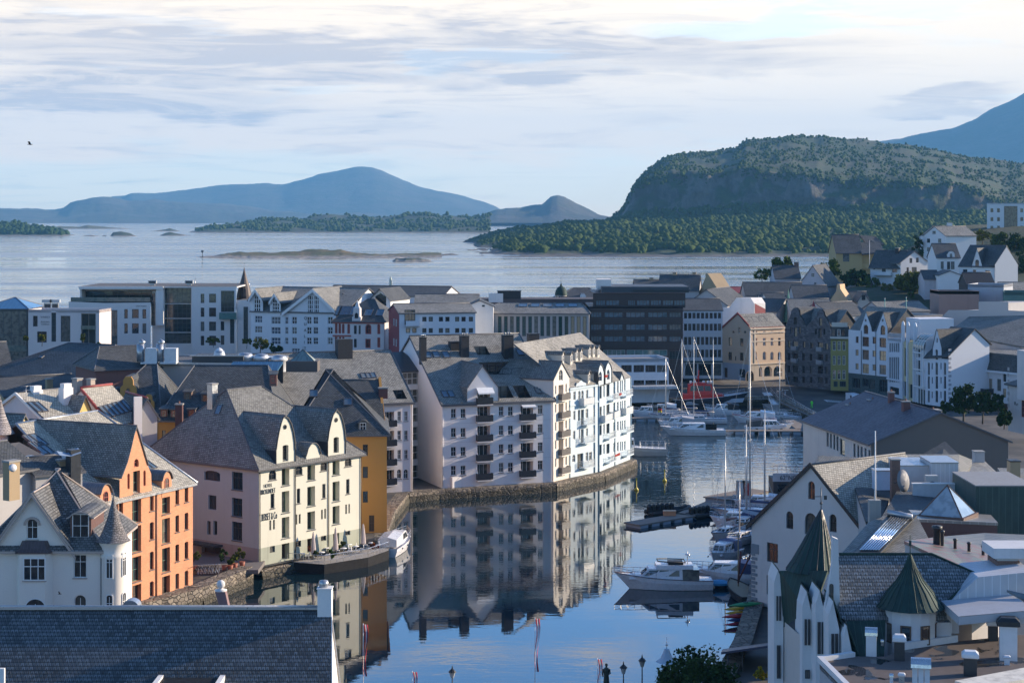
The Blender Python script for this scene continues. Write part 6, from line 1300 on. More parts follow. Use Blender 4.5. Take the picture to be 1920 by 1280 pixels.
for q,s_ in (((1338,755,1362,860),'dark2'),((1340,890,1362,1000),'dark2'),((1395,895,1427,1005),'dark2'),((1470,903,1503,1022),'dark2'),((1550,905,1602,1028),'refl2'),((1650,908,1690,1028),'dark2'),((1710,855,1742,935),'dark2'),((1708,1005,1742,1092),'refl2'),((1640,1125,1705,1250),'arcade')): b.wpx('F',*q,s_)
b.walls(); b.part(MB().solid([(-.6,-.5,ze),(L+.3,-.5,ze),(L+.3,.9,ze+3.6),(.9,.9,ze+3.6),(.9,21,ze+3.6),(-.6,22.5,ze)],[(0,1,2,3),(5,0,3,4)],.15),'mansard',SLATE_D); b.part(MB().solid([(.8,.8,ze+3.7),(L+.3,.8,ze+3.7),(L+.3,11,zr),(9,11,zr),(L+.3,21.2,ze+3.7),(.8,21.2,ze+3.7)],[(0,1,2,3),(3,2,4,5),(5,0,3)],.2),'roof',[SLATE]); b.part(MB().box(-.7,L+.3,-.7,-.45,ze-.3,ze+.1),'cornice',BLW)
p = b.loc(1600,500,398); b.part(MB().lathe([(1.1,zr-3),(1.1,p.z-.6),(1.3,p.z-.5),(1.3,p.z)],(p.x,p.y,0),12),'flue',WOODW); p = b.loc(1765,512,400); b.part(MB().box(p.x-5,p.x+4,p.y,p.y+3,p.z-4,p.z),'roof_box',BLW)
b = Bld('hall_block','large block with a slanting pale grey side wall and broad slate roof','hall',(xat(900,425),425.0),(xat(1990,405),405.0),6,plaster((.50,.46,.44),'pale_grey_render',.05)); FF = Face('F',0); P_ = [b.fpx(FF,*p) for p in ((1990,330),(1985,235),(1762,222),(1762,135),(1466,135),(1466,220),(1165,220),(900,492))]
b.face('F','F',0,[(P_[-1][0],0),(P_[0][0],0)]+P_); b.walls(); b.part(MB().prism([(u,.05,z) for u,z in [(P_[-1][0]+.5,0),(P_[0][0],0)]+[(u,z-.3) for u,z in P_]],(0,12,0)),'block',GREYR)
p = [b.loc(x,y,Y) for x,y,Y in ((1400,262,418),(1990,262,406),(1990,600,386),(1160,440,404))]; b.part(MB().solid([p[3],p[2],p[1],p[0]],[(0,1,2,3)],.3),'lean_to_roof',SLATE); b.part(MB().prism([p[3]-Vector((0,0,.4)),p[2]-Vector((0,0,.4)),p[2]-Vector((0,0,14)),p[3]-Vector((0,0,10))],(0,6,0)),'lean_to_wall',GREYR)
b.sky_front(0,0,1,1,0,1,5,2) if False else None
b = Bld('shop_house','pale house cut off by the right picture edge with lettering on its wall','house',(xat(1758,330),330.0),(xat(1985,322),322.0),3,plaster((.52,.49,.47),'grey_white_render')); L = b.L; FF = Face('F',0); zt = b.fpx(FF,1800,960)[1]; b.face('F','F',0,[(0,0),(L,0),(L,zt),(0,zt)]); b.face('L','L',0,[(0,0),(9,0),(9,zt),(0,zt)]); b.wpx('F',1893,1120,1925,1290,'red2'); b.walls()
u0 = b.fpx(FF,1866,700)[0]; b.part(MB().solid([(-.5,-.5,zt),(u0,-.5,zt),(u0,6,b.fpx(FF,1860,850)[1]),(2.5,6,b.fpx(FF,1860,850)[1])],[(0,1,2,3)],.3),'roof',SLATE_D); b.part(MB().box(u0,L,-.3,8,b.fpx(FF,1900,1115)[1],b.fpx(FF,1890,620)[1]),'tall_wall',plaster((.62,.58,.56),'pale_wall')); sign(b,'F','Re',1822,1135,1862,1172,BLACKM)
q = MB()
for i in range(10): q.box(-.05,.4+.25*(i % 2),-.06,-.01,i*1.1+1,i*1.1+1.6)
b.part(q,'corner_quoins',plaster((.36,.34,.33)))
b.part(MB().box(-.4,L,-.2,0,zt-.3,zt-.05),'cornice',BLW)
# ================================================================== ground, quays, hillside
V()
GZ = 1.9
asph,t,bs = newmat('asphalt_and_paving'); P = nd(t,'NewGeometry').outputs['Position']
n = noise_(t,P,.12,5,.6); n2 = noise_(t,P,3.0,3)
lk(t,mixc(t,mrange(t,n,.4,.6),mixc(t,n2,(.045,.045,.048),(.065,.063,.06)),(.11,.10,.09)),bs.inputs['Base Color']); bs.inputs['Roughness'].default_value = .85
canal = [(-42,181),(-33.4,195.5),(-30.2,205.5),(-29.0,209.8),(-18.2,224.0),(-16.0,231.5),(-16.2,250),(-15.2,266.2),(-10.8,269.3),(6.6,276.3),(9.6,281.0),(14.5,287.6),(20.6,303.2),(15,320),(23,384),(26,398),(58.5,404),(61.5,362),(50,300),(43.5,268),(38,262),(33,240),(24.6,190),(21,172),(16,152),(-8,150),(-25,158),(-40,170)]
outer = [(-420,60),(420,60),(700,500),(700,1000),(300,900),(180,760),(100,640),(60,560),(-60,545),(-420,560)]
pts = [Vector(p) for p in outer+canal]; no_,nc_ = len(outer),len(canal)
ed = [(i,(i+1) % no_) for i in range(no_)]+[(no_+i,no_+(i+1) % nc_) for i in range(nc_)]
vo,_,fo,*_r = delaunay_2d_cdt(pts,ed,[],0,1e-4)
def inpoly(p,poly):
 r = False
 for i in range(len(poly)):
  (x1,y1),(x2,y2) = poly[i],poly[(i+1) % len(poly)]
  if (y1 > p[1]) != (y2 > p[1]) and p[0] < (x2-x1)*(p[1]-y1)/(y2-y1)+x1: r = not r
 return r
keep = [tuple(f) for f in fo if inpoly(sum((vo[i] for i in f),Vector((0,0)))/len(f),outer) and not inpoly(sum((vo[i] for i in f),Vector((0,0)))/len(f),canal)]
g = MB(); g.faces([(v.x,v.y,GZ-.55) for v in vo],keep); o = g.build('town_ground',asph); struct(o)
qm,t,bs = newmat('rough_quay_stone'); tc = nd(t,'TexCoord'); P = nd(t,'NewGeometry').outputs['Position']; vr = nd(t,'TexVoronoi'); vr.feature = 'DISTANCE_TO_EDGE'; vr.inputs['Scale'].default_value = 1.3; lk(t,scale_(t,P,(1,1,1.7)),vr.inputs['Vector'])
vc = nd(t,'TexVoronoi'); vc.inputs['Scale'].default_value = 1.3; lk(t,scale_(t,P,(1,1,1.7)),vc.inputs['Vector']); sz = nd(t,'SeparateXYZ'); lk(t,P,sz.inputs[0])
sc_ = nd(t,'SeparateColor'); lk(t,vc.outputs['Color'],sc_.inputs[0])
col = mixc(t,sc_.outputs[0],(.12,.10,.08),(.27,.225,.175)); col = mixc(t,mrange(t,vr.outputs['Distance'],.0,.07,1,0),col,(.035,.03,.025))
wl = mrange(t,math_(t,'ADD',sz.outputs[2],math_(t,'MULTIPLY',noise_(t,P,.8,4),.7)),1.0,1.45,1,0); col = mixc(t,math_(t,'MULTIPLY',wl,.85),col,(.035,.032,.02))
lk(t,col,bs.inputs['Base Color']); bs.inputs['Roughness'].default_value = .8; bump(t,bs,math_(t,'ADD',mrange(t,vr.outputs['Distance'],0,.12),noise_(t,P,3,3)),.12,.9)
def quay(pl,h,th=.5,out=0.0):
 mb = MB()
 for a,b in zip(pl,pl[1:]):
  a = Vector(a); b = Vector(b); k = max(2,int((b-a).length/1.2)); nn = Vector(((b-a).y,-(b-a).x)).normalized()
  rows = []
  for z in (-1.2,.2,h*.6+.1,h): rows.append([Vector((*(a+(b-a)*i/k+nn*(out+(.22*noise.noise(Vector((a.x+i,a.y*1.3+z*3,z))) if z < h else -.02)+.18*(1-z/h))),z)) for i in range(k+1)])
  for r0,r1 in zip(rows,rows[1:]): mb.faces(r0+r1,[(i,i+1,k+2+i,k+1+i) for i in range(k)])
  mb.faces(rows[-1]+[Vector((p.x-nn.x*(th+1.3),p.y-nn.y*(th+1.3),h)) for p in rows[-1]],[(i,i+1,k+2+i,k+1+i) for i in range(k)])
 o = mb.build('quay_wall',qm); struct(o); return o
quay(canal[0:3]+[(-29.7,207.5)],1.95); quay(canal[3:6],1.1); quay(canal[5:8],1.36); quay(canal[7:13],1.36,.6,.25); quay(canal[12:16],1.4); quay(canal[15:17],1.9); quay(canal[16:20],1.9); quay(canal[19:28]+[canal[0]],1.9)
pv = MB().poly([(30,404.5,GZ-.545),(60.5,406,GZ-.545),(63.5,364,GZ-.545),(60.8,364,GZ-.545),(58.0,402.5,GZ-.545),(30,398.6,GZ-.545)]).build('quay_pavement',plaster((.24,.21,.19),'concrete_slabs')); struct(pv)
V(1270,540,5.189)
cr = MB()
for i in range(9): p = gnd(1455+24*i,1095+2*i,GZ-.54); cr.poly([(p.x-.35,p.y-2.2,GZ-.54),(p.x+.35,p.y-2.2,GZ-.54),(p.x+.35,p.y+2.2,GZ-.54),(p.x-.35,p.y+2.2,GZ-.54)])
struct(cr.build('crossing_marking',paint((.7,.7,.7),.7))); V()
terr = MB().box(-37,-28.8,205.8,222,GZ-.5,GZ-.02).build('hotel_forecourt',plaster((.17,.15,.14),'forecourt_paving')); struct(terr)
def sst(x): x = max(0,min(1,x)); return x*x*(3-2*x)
def hill_z(x,y): return GZ-1.2+sst((x-45-max(0,y-480)*.36)/35)*(sst((y-440)/110)*20+sst((y-560)/160)*12)+(sst((x-150)/60)*5*sst((y-500)/120))
hv = []; nx,ny = 60,60
for j in range(ny+1):
 for i in range(nx+1):
  x = 55+i*5.5; y = 438+j*7.5; hv.append((x,y,hill_z(x,y)+.5*noise.fractal(Vector((x*.05,y*.05,0)),1,2,4)))
struct(MB().faces(hv,[(j*(nx+1)+i,j*(nx+1)+i+1,(j+1)*(nx+1)+i+1,(j+1)*(nx+1)+i) for j in range(ny) for i in range(nx)],0,True).build('hillside_ground',mat_land('garden_ground',(.028,.045,.014),(.02,.035,.012),(.05,.05,.025),(.2,.2,.18),.4,.08)))
def leafmat(c,c2,name='leaves'):
 m,t,b = newmat(name); P = nd(t,'NewGeometry').outputs['Position']; n = noise_(t,P,.45,3,.6); n2 = noise_(t,P,4,2)
 lk(t,mixc(t,mrange(t,n2,.3,.7,0,.6),mixc(t,mrange(t,n,.38,.62),c,c2),tuple(x*.6 for x in c)),b.inputs['Base Color']); b.inputs['Roughness'].default_value = .9; b.inputs['Specular IOR Level'].default_value = .12; return m
LEAF = leafmat((.045,.085,.016),(.10,.13,.025)); LEAFD = leafmat((.022,.05,.014),(.05,.085,.02),'dark_leaves'); LEAFY = leafmat((.12,.125,.02),(.075,.10,.02),'yellow_green_leaves'); BARK = plaster((.10,.08,.06),'bark')
def leaves(mb,c,r,rz,n,s,rng):
 """leaf sized faces in clumps through an uneven crown"""
 cl = []
 for i in range(max(5,int(n/55))):
  a = rng.uniform(0,2*pi); e = rng.uniform(-.75,1); q = rng.uniform(.35,1)**.6*.86
  cl.append((Vector((cos(a)*sqrt(1-e*e*.8)*r*q,sin(a)*sqrt(1-e*e*.8)*r*q,e*rz*q)),rng.uniform(.22,.42)))
 for i in range(n):
  p0,k = rng.choice(cl); d = Vector((rng.gauss(0,1),rng.gauss(0,1),rng.gauss(0,.8))); d = d.normalized()*(k*min(r,rz)*rng.uniform(.4,1))
  p = Vector(c)+p0+d; u = Vector((rng.gauss(0,1),rng.gauss(0,1),rng.gauss(0,1))).normalized(); w = u.cross(Vector((rng.gauss(0,1),rng.gauss(0,1),rng.gauss(0,1)))).normalized(); q = s*rng.uniform(.6,1.3)
  mb.faces([p-u*q-w*q*.6,p+u*q-w*q*.6,p+u*q*.7+w*q*.8,p-u*q*.7+w*q*.8],[(0,1,2,3)])
def tree(name,label,base,h,r,mat=None,n=1500,s=.42,cat='tree',trunk=True,crz=None,seed=None,group=None,lift=None):
 rng = random.Random(seed or int(base[0]*13+base[1]*7)); t = thing(name,label,cat,base,0,group); rz = crz or h*.40; zc = lift if lift is not None else h-rz
 mb = MB(); leaves(mb,(0,0,zc),r,rz,n,s,rng); mb.build('crown',mat or LEAF,t)
 if trunk:
  tb = MB().tube([(0,0,-.5),(.1,0,zc*.5),(0,.1,zc+rz*.3)],[h*.035,h*.026,h*.012],7)
  for i in range(6): a = i*1.05; tb.tube([(0,0,zc*.55+i*.1*rz),(cos(a)*r*.35,sin(a)*r*.35,zc+.1*rz),(cos(a)*r*.6,sin(a)*r*.6,zc+.35*rz)],[h*.014,h*.009,h*.003],5)
  tb.build('trunk',BARK,t)
 return t
V(1380,370,3.5556)
def tp(px,pyb,Y): return at(px,pyb,Y)
def tr_(label,x0,x1,yt,yb,Y,mat=None,n=1400,name='broadleaf_tree',s=None,**k):
 b = at((x0+x1)/2,yb,Y); h = (yb-yt)/VIEW[2]*Y/F; r = (x1-x0)/VIEW[2]*Y/F/2; return tree(name,label,b,h,r,mat,n,s or max(.18,min(.6,r*.085)),**k)
tr_('round dark green tree left of the lilac gable, in front of the sea',215,392,398,590,575,LEAF,1700); tr_('smaller tree leaning out over the sea left of the round tree',118,225,470,590,580,LEAF,1000)
tr_('green tree between the lilac gable and the yellow villa',540,700,415,590,585,LEAF,1600); tr_('tall dark hedge below the yellow villa',690,910,478,650,560,LEAFD,2200,'hedge',cat='hedge'); tr_('conifer with drooping pale branches beside the dark hedge',850,960,520,660,548,LEAF,1000,'conifer')
tr_('broad sunlit tree in front of the white villa',1050,1290,500,690,535,LEAFY,2600); tr_('yellowish tree just left of the broad sunlit tree',960,1052,560,690,540,LEAFY,1000); tr_('light green shrub at the foot of the broad sunlit tree',1140,1195,620,695,525,LEAF,500,'shrub')
tr_('dark leafy tree left of the tall white house',1180,1262,232,410,640,LEAFD,900); tr_('bushes between the villa and the tall white house',1150,1262,330,420,630,LEAFD,700,'shrub',cat='shrub'); tr_('golden tree right of the tall white house, left one',1500,1600,225,330,640,LEAFY,900); tr_('golden tree right of the tall white house, right one',1585,1700,205,330,645,LEAFY,1100)
tr_('dark tree mass below the white tower block, left part',1690,1830,225,420,660,LEAF,1700); tr_('dark tree mass below the white tower block, right part',1800,1990,240,480,650,LEAFD,2200); tr_('tall dark tree at the picture edge right of the plain white gable',1850,1980,340,600,600,LEAFD,1600); tr_('dark round shrub between villa and dormered house',1275,1340,428,490,560,LEAFD,450,'shrub')
V(1560,540,5.333)
tr_('dense dark street tree, left one by the rounded white building',1180,1445,1000,1330,338,LEAFD,2600,seed=3,crz=3.2,lift=3.9); tr_('dense dark street tree, right one by the rounded white building',1400,1610,1065,1330,330,LEAFD,2200,seed=4,crz=2.6,lift=3.1); tr_('dark shrub in the shade left of the street trees',1070,1190,1130,1290,340,LEAFD,900,'shrub',seed=6); tr_('shrub below the lettered house',1700,1760,1180,1310,326,LEAF,500,'shrub',seed=7)
tr_('dark leafy tree in the open square right of the street trees',1600,1720,1080,1330,322,LEAFD,1600,seed=8,crz=2.8,lift=3.0); tr_('low dark bushes at the end of the tiled hall gable',1640,1800,1200,1380,300,LEAFD,1500,'shrub',seed=9,crz=1.6,lift=1.3)
V(0,500,4)
for x0,x1,yt,yb,Y,m_,lb in ((175,215,510,580,400,LEAFY,'small bright bush before the pinkish office, leftmost'),(280,350,505,580,400,LEAFY,'small bright bush under the office lettering'),(605,640,500,580,400,LEAFY,'slender bush at the office corner window'),(720,770,570,640,380,LEAF,'small green bush right of the hall ridge'),(1530,1670,525,590,430,LEAFY,'yellow green row of bushes before the white office'),(1800,1900,540,600,425,LEAFY,'yellow green bush by the white office stair window'),(1880,2020,530,660,415,LEAFY,'large yellow green tree before the gabled hotel'),(2010,2120,575,670,412,LEAFD,'dark green tree right of the large yellow green one')): tr_(lb,x0,x1,yt,yb,Y,m_,900,'shrub' if x0 < 1880 else 'broadleaf_tree',cat='shrub' if x0 < 1880 else 'tree')
def woods(name,src,n,v0,v1,size,seed,mat,keep=None):
 cols,rows,vs = TERR[src]; rng = random.Random(seed); mb = MB(); k = 0; V_ = []; F_ = []
 while k < n:
  i = rng.randrange(len(cols)-1); r = int(v0+(v1-v0)*rng.random()**.8); r = min(r,rows-2); p = Vector(vs[i*rows+r])
  if p.z < 2.2 or noise.noise(p*.012)+.35*noise.noise(p*.05) < (keep if keep is not None else -.35): k += .2; continue
  a,b = Vector(vs[(i+1)*rows+r])-p,Vector(vs[i*rows+r+1])-p; p = p+a*rng.random()+b*rng.random(); s = size*(.45+1.5*rng.random()**2.2); s *= min(1,max(.25,(cols[i]-790)/190)) if src[0] == 'h' else 1; hh = s*rng.uniform(.8,1.5); bs_ = len(V_); m_ = 6
  for q in range(3):
   z = (-.1,.55,1.0)[q]*hh; rr = (.75,.95,.45)[q]*s
   V_ += [p+Vector((cos(2*pi*j/m_)*rr*rng.uniform(.55,1.4),sin(2*pi*j/m_)*rr*rng.uniform(.55,1.4),z+rng.uniform(-.3,.3)*s)) for j in range(m_)]
  V_.append(p+Vector((0,0,hh*1.15)))
  F_ += [(bs_+q*m_+j,bs_+q*m_+(j+1) % m_,bs_+(q+1)*m_+(j+1) % m_,bs_+(q+1)*m_+j) for q in range(2) for j in range(m_)]+[(bs_+2*m_+j,bs_+2*m_+(j+1) % m_,bs_+3*m_) for j in range(m_)]; k += 1
 mb.faces(V_,F_,0,True); o = mb.build(name,mat); o['kind'] = 'stuff'; return o
WOOD1 = leafmat((.040,.070,.012),(.065,.088,.018),'wood_crowns')
o = woods('birch_wood','hill_across_the_sound',26000,2,20,3.1,5,WOOD1,-.7); o['label'] = 'far birch wood on the shore of the hill'
o = woods('hilltop_scrub','hill_across_the_sound',12000,25,36,1.9,6,WOOD1,-.2); o['label'] = 'scattered scrub on the hill top'
o = woods('island_scrub','wooded_island',3600,2,15,3.6,8,WOOD1,-.02); o['label'] = 'dark scrub on the low wooded island'
o = woods('island_scrub','wooded_island_again',1500,2,14,4.0,9,LEAFD,-.3); o['label'] = 'dark scrub on the island at the left edge'
# ================================================================== houses of the upper town and roofs between
V(1380,370,3.5556)
WH2 = plaster((.74,.73,.73),'white_boarding',.06); YV = plaster((.50,.35,.16),'yellow_boarding',.12); LIL = plaster((.52,.48,.50),'lilac_render')
def lw(f,l,s): return [(f,q,s) for q in l]
b = sh('villa','white villa with grey hipped gable roof and balcony on the hill','villa',(1098,432),560,(1278,430),hill_z(128,560),WH2,15,'y',(1192,358),mat=SLATE_D,over=.9,wins=lw('F',((1137,467,1152,500),(1172,465,1205,502),(1157,405,1175,438),(1200,402,1218,434)),'dark2'))
b2 = sh('villa_wing','white lower wing with long dark roof joined to the hill villa','villa',(895,455),567,(1098,435),hill_z(110,567),WH2,9,'x',358,mat=SLATE_D,Y2=561,over=.9,wins=lw('F',((972,465,998,498),(1040,465,1078,500),(915,468,928,480)),'dark2'))
b2.bal('F',b2.L*.45,b2.fpx('F',990,520)[1],b2.L*.55,1.2,1.1,WH2); p = b2.loc(1078,335,566); b2.chimney(p.x,p.y,b2.ze,p.z,1.2,1.2,BCH,0)
b = sh('yellow_villa','yellow villa with a dark jagged roof by the sea view','villa',(667,366),602,(842,366),hill_z(116,602),YV,14,'x',252,mat=SLATE_D,over=.6,wins=lw('F',((713,375,755,428),),'bk3'))
b.part(MB().solid([(b.L-.5,-2,b.ze-.5),(b.L+7,-1,b.ze+.3),(b.L+7,6,b.ze+3.4),(b.L-.5,6,b.ze+3.2)],[(0,1,2,3)],.4).solid([(b.L+3,4,b.ze+1.8),(b.L+8,4,b.ze+2.6),(b.L+6.5,10,b.zr-.4),(b.L+1,10,b.zr)],[(0,1,2,3)],.4),'porch_roof',SLATE_D); b.part(MB().box(b.L,b.L+6.5,1.5,12,0,b.ze+.2),'porch',YV); b.part(MB().box(b.L-.2,b.L+6.6,.6,1.5,b.ze*.45,b.ze*.62),'balcony',YV)
b.part(MB().box(-1.5,b.L+9,-3,-2.6,-4,.2),'garden_wall',CONC)
t = thing('flagpole','bare white flagpole beside the yellow villa','flagpole',at(890,455,590),0); MB().tube([(0,0,-1),(0,0,26/3.4*1.05)],[.12,.06]).build('pole',WOODW,t); MB().ball((0,0,8.1),.16,6).build('knob',WOODW,t)
sh('gable_house','lilac grey gable house with dark dormer between the trees','house',(418,585),560,(605,592),hill_z(92,560),LIL,14,'y',(512,452),mat=SLATE_D,Y2=556,wins=lw('F',((500,505,523,532),(520,566,537,592)),'white22'))
b = sh('slate_house','dark slate roof and gable dormer left of the lilac gable','house',(262,540),566,(430,540),hill_z(85,566),LIL,12,'x',458,mat=SLATE_D); p = b.loc(403,428,572); b.chimney(p.x,p.y,b.zr-1.5,p.z,1.3,1.1,BRICKC,0)
b = sh('tall_house','tall white house with small square windows under a pale roof, high on the hill','house',(1250,255),640,(1398,258),hill_z(170,640)-2,WH2,12,'y',(1325,192),mat=SLB,wins=lw('F',((1272,275,1293,303),(1347,276,1369,303),(1273,334,1310,360),(1347,334,1370,356),(1309,224,1332,245),(1272,388,1294,410)),'dark2'))
sh('tall_house_wing','rear wing of the tall white house with a small chimney','house',(1398,266),648,(1545,262),hill_z(180,648)-2,WH2,10,'x',195,mat=SLB,wins=lw('F',((1420,277,1445,305),),'dark2')); t = thing('chimney_stack','white chimney on the pale roof of the tall house','chimney',at(1424,205,645),0); MB().box(-1.1,1.1,-1,1,-3,5.6).build('stack',WH2,t); MB().box(-1.3,1.3,-1.2,1.2,5.6,6).build('cap',MTL,t); t.scale = (.75,.75,.33)
b = sh('dormered_house','white house with dark slate roof and round eyed dormer','house',(1338,402),545,(1492,402),hill_z(150,545),WH2,12,'x',312,mat=SLATE_D,wins=lw('F',((1365,428,1385,478),(1407,428,1428,480),(1432,428,1457,480)),'dark2'))
u,z = b.fpx('F',1433,402); b.dormer(u,-.05,4,2.2,b.ze-.5,b.ze+1.0,b.ze+2.0,'round',mat=SLATE_D,wmat=WH2,win=(.9,1.3,b.ze,'whitea'))
b = sh('gabled_house','large white house with arched gable window and plain sunlit side wall','house',(1488,458),525,(1724,462),hill_z(160,525)-1,WH2,15,'x',325,mat=SLATE_D,Y2=518,wins=lw('F',((1513,480,1542,530),(1580,483,1600,520),(1662,487,1692,532)),'dark2'))
p0 = b.fpx('F',1572,455); p1 = b.fpx('F',1645,460); pa = b.fpx('F',1605,340); w = p1[0]-p0[0]; b.dormer((p0[0]+p1[0])/2,-.08,6,w,b.ze-.5,b.ze,pa[1],'gable',mat=SLATE_D,wmat=WH2,win=(w*.32,w*.55,b.ze+.1,'darka'))
e = b.M @ Vector((b.L,0,0));
b = Bld('white_gable','plain white sunlit gable end at the right of the upper town','house',(xat(1726,517),517.0),(xat(1880,520),520.0),hill_z(178,518)-1,WH2); FF = Face('F',0); el,er,ap = b.fpx(FF,1726,450),b.fpx(FF,1878,448),b.fpx(FF,1803,328); b.face('F','F',0,[(0,0),(b.L,0),er,ap,(0,el[1])]); b.face('R','R',b.L,[(0,0),(14,0),(14,er[1]),(0,er[1])]); b.walls(); b.gable(0,b.L,0.1,14,el[1],ap[1]-.2,axis='y',mat=SLATE_D,over=.2,og=.1)
sh('annex','small white annex with a dark lean-to below the dormered house','house',(1355,520),520,(1500,520),hill_z(150,520)-2,WH2,9,'y',(1420,487),mat=SLATE_D); sh('annex','low dark roofed annex with balcony in the shadow below the white villa','house',(1255,545),524,(1355,545),hill_z(140,524)-2,LIL,8,'x',490,mat=SLATE_D)
b = Bld('tower_block','white tower block with a glazed stair strip on the skyline','tower block',(xat(1673,740),740.0),(xat(1990,735),735.0),30,WH2); FF = Face('F',0); zt = b.fpx(FF,1750,42)[1]; b.box_faces(0,b.L,0,18,0,zt)
for x in (1706,1750,1905):
 for y in (87,146,203): b.wpx('F',x-9,y-13,x+9,y+13,'dark1')
b.wpx('F',1787,58,1876,240,'curt'); b.walls(); b.flat(0,b.L,0,18,zt,.15,FELT)
def rf(lab,E1,Y1,E2,ridge,D,mat=SLATE_D,wall=GREYR,roof='x',**k): return sh('house',lab,'house',E1,Y1,E2,3,wall,D,roof,ridge,mat=mat,**k)
TANG = plaster((.55,.38,.22),'tan_gable_render')
b = rf('dark roofed house whose tan gable end carries a tall chimney',(395,690),500,(628,690),590,14); p = at(682,700,499)
b = Bld('tan_gable','bright tan gable end with a central chimney rising through it','house',(xat(625,500),500.0),(xat(748,498),498.0),3,TANG); FF = Face('F',0); P_ = [b.fpx(FF,*q) for q in ((748,690),(695,610),(692,580),(672,580),(668,625),(625,690))]; b.face('F','F',0,[(0,0),(b.L,0)]+P_[0:]); b.walls(); b.part(MB().prism([(u,.05,z) for u,z in P_],(0,6,0)),'gable_body',TANG)
rf('long dark blue slate roof in front of the round tree',(65,655),520,(455,655),570,12); b = rf('dark roof with small white gable dormer',(170,700),485,(330,700),640,10); u,z = b.fpx('F',185,690); b.dormer(u,-.1,4,2.6,b.ze-.5,b.ze,b.ze+2.2,'gable',mat=SLATE_D,wmat=WHITE)
rf('dark slate roof behind the beige corner house',(95,760),470,(270,765),680,12); rf('slate roof between green spire and red pyramid',(370,765),462,(640,765),680,12,SLATE); rf('small dark roof right of the tan gable',(735,695),505,(885,695),632,9); b = rf('little house with a pale gable and round window right of the tan gable',(812,692),497,(888,692),(850,632),8,roof='y',wall=plaster((.60,.52,.44),'pale_gable')); b.win('F',b.L/2,b.ze+.3,1.0,1.5,'darka',flush=True)
rf('broad dark roof behind the mustard house',(640,790),457,(880,780),702,12); rf('dark roof with bright right slope behind the twin gables',(980,765),462,(1290,760),697,12,SLATE); rf('flat dark roof terrace behind the pilaster house',(1120,790),425,(1380,780),0,12,FELT,roof='f'); rf('red tin roofed house end near the sea',(-20,640),540,(75,640),600,12,REDW); rf('dark roof with pale trim above the white shaped gable',(-60,720),500,(90,700),610,12)
V(840,500,4); b = rf('dark roofed house with two chimneys on the skyline before the water',(1580,178),535,(1880,180),66,13);
for x in (1700,1848): p = b.loc(x,38,541); b.chimney(p.x,p.y,b.zr-1.5,p.z,1.1,1.0,TAN,0)
b = Bld('brown_gable','brown gable end at the right of the skyline roof','house',(xat(1880,536),536.0),(xat(1990,530),530.0),3,TAN); FF = Face('F',0); P_ = [b.fpx(FF,*q) for q in ((2040,200),(1960,70),(1945,50),(1932,50),(1930,85),(1880,195))]; b.face('F','F',0,[(P_[-1][0],0),(P_[0][0],0)]+P_); b.walls(); b.part(MB().prism([(u,.05,z) for u,z in P_],(0,5,0)),'gable_body',TAN)
b = rf('lower dark roof with a chimney left of the skyline roof',(1405,160),540,(1600,160),102,10); p = b.loc(1524,78,545); b.chimney(p.x,p.y,b.zr-1.5,p.z,1.1,1.0,TAN,0)
V(1380,370,3.5556)
sh('brick_block','reddish concrete block with blue grey upper storey right of the trees','building',(1352,625),470,(1620,625),3,plaster((.33,.22,.19),'reddish_concrete'),10,'f',0); sh('brick_block','flat blue grey block at the far right above the slanting wall','building',(1545,578),480,(1785,582),3,plaster((.40,.42,.47),'blue_grey_panels'),12,'f',0); sh('brick_block','green fronted flat block at the right picture edge','building',(1785,630),465,(1990,632),3,plaster((.08,.17,.16),'green_panels'),12,'f',0); sh('house','sunlit slate roof behind the brick block at the right picture edge','house',(1780,625),490,(1990,625),3,GREYR,9,'x',570,mat=SLATE_W)
sh('ruinous_roof','bare dark roof trusses above the reddish block','roof',(1540,575),492,(1720,575),3,BCH,9,'x',505,mat=BCH)
V();
for x,yt,yb,Y,l_ in ((1659,562,592,415,'green flagpole, left of two on the twin gables'),(1699,560,590,418,'green flagpole, right of two behind the twin gables')):
 a,c = at(x,yb,Y),at(x,yt-2,Y); t = thing('flagpole',l_,'flagpole',a,0); MB().tube([(0,0,-1),(0,0,(c-a).z)],.09).build('pole',paint((.06,.30,.27),.5),t); MB().ball((0,0,(c-a).z),.15,6).build('knob',MTL,t)
# ================================================================== right foreground
V(1400,840,3.692)
GW = plaster((.58,.54,.51),'white_boarded_gable',.2); d = Vector((.615,-.788)); apx = Vector((30.3,183.0)); A_,B_ = apx-d*8.53,apx+d*8.53
b = Bld('boathouse','big pale gabled warehouse with grey corner quoins at the water','warehouse',A_,B_,1.5,GW); L = b.L; FF = Face('F',0); b.recess = .22
ap = b.fpx(FF,452,117); el = b.fpx(FF,27,530); ze = el[1]; D = 14.0
b.face('F','F',0,[(0,0),(L,0),(L,ze),(ap[0],ap[1]),(0,ze)]); b.face('L','L',0,[(0,0),(D,0),(D,ze),(0,ze)])
for q,s_ in (((425,228,472,354),'darka'),((273,436,322,558),'darka'),((402,448,486,600),'darka'),((573,456,622,580),'darka'),((140,655,216,790),'dark22')): b.wpx('F',*q,s_)
V(1400,1000,3.692)
for q in ((138,293,210,425),(136,540,205,668)): b.wpx('F',*q,'dark22')
V(1400,840,3.692)
b.walls(); zr = ap[1]; b.gable(0,L,0,D,ze,zr-.15,axis='y',mat=slate((.42,.39,.33),.34,.24,.3),over=.35,og=.3,ridge=ap[0]/L)
q = MB()
for i in range(22): q.box(-.04,.55+.3*(i % 2),-.06,-.005,ze-2.3-i*.42,ze-2.0-i*.42)
q.box(-.04,1.1,-.05,-.004,ze-2.9,ze-1.9); b.part(q,'corner_quoins',plaster((.20,.22,.24),'grey_quoins')); vb = MB()
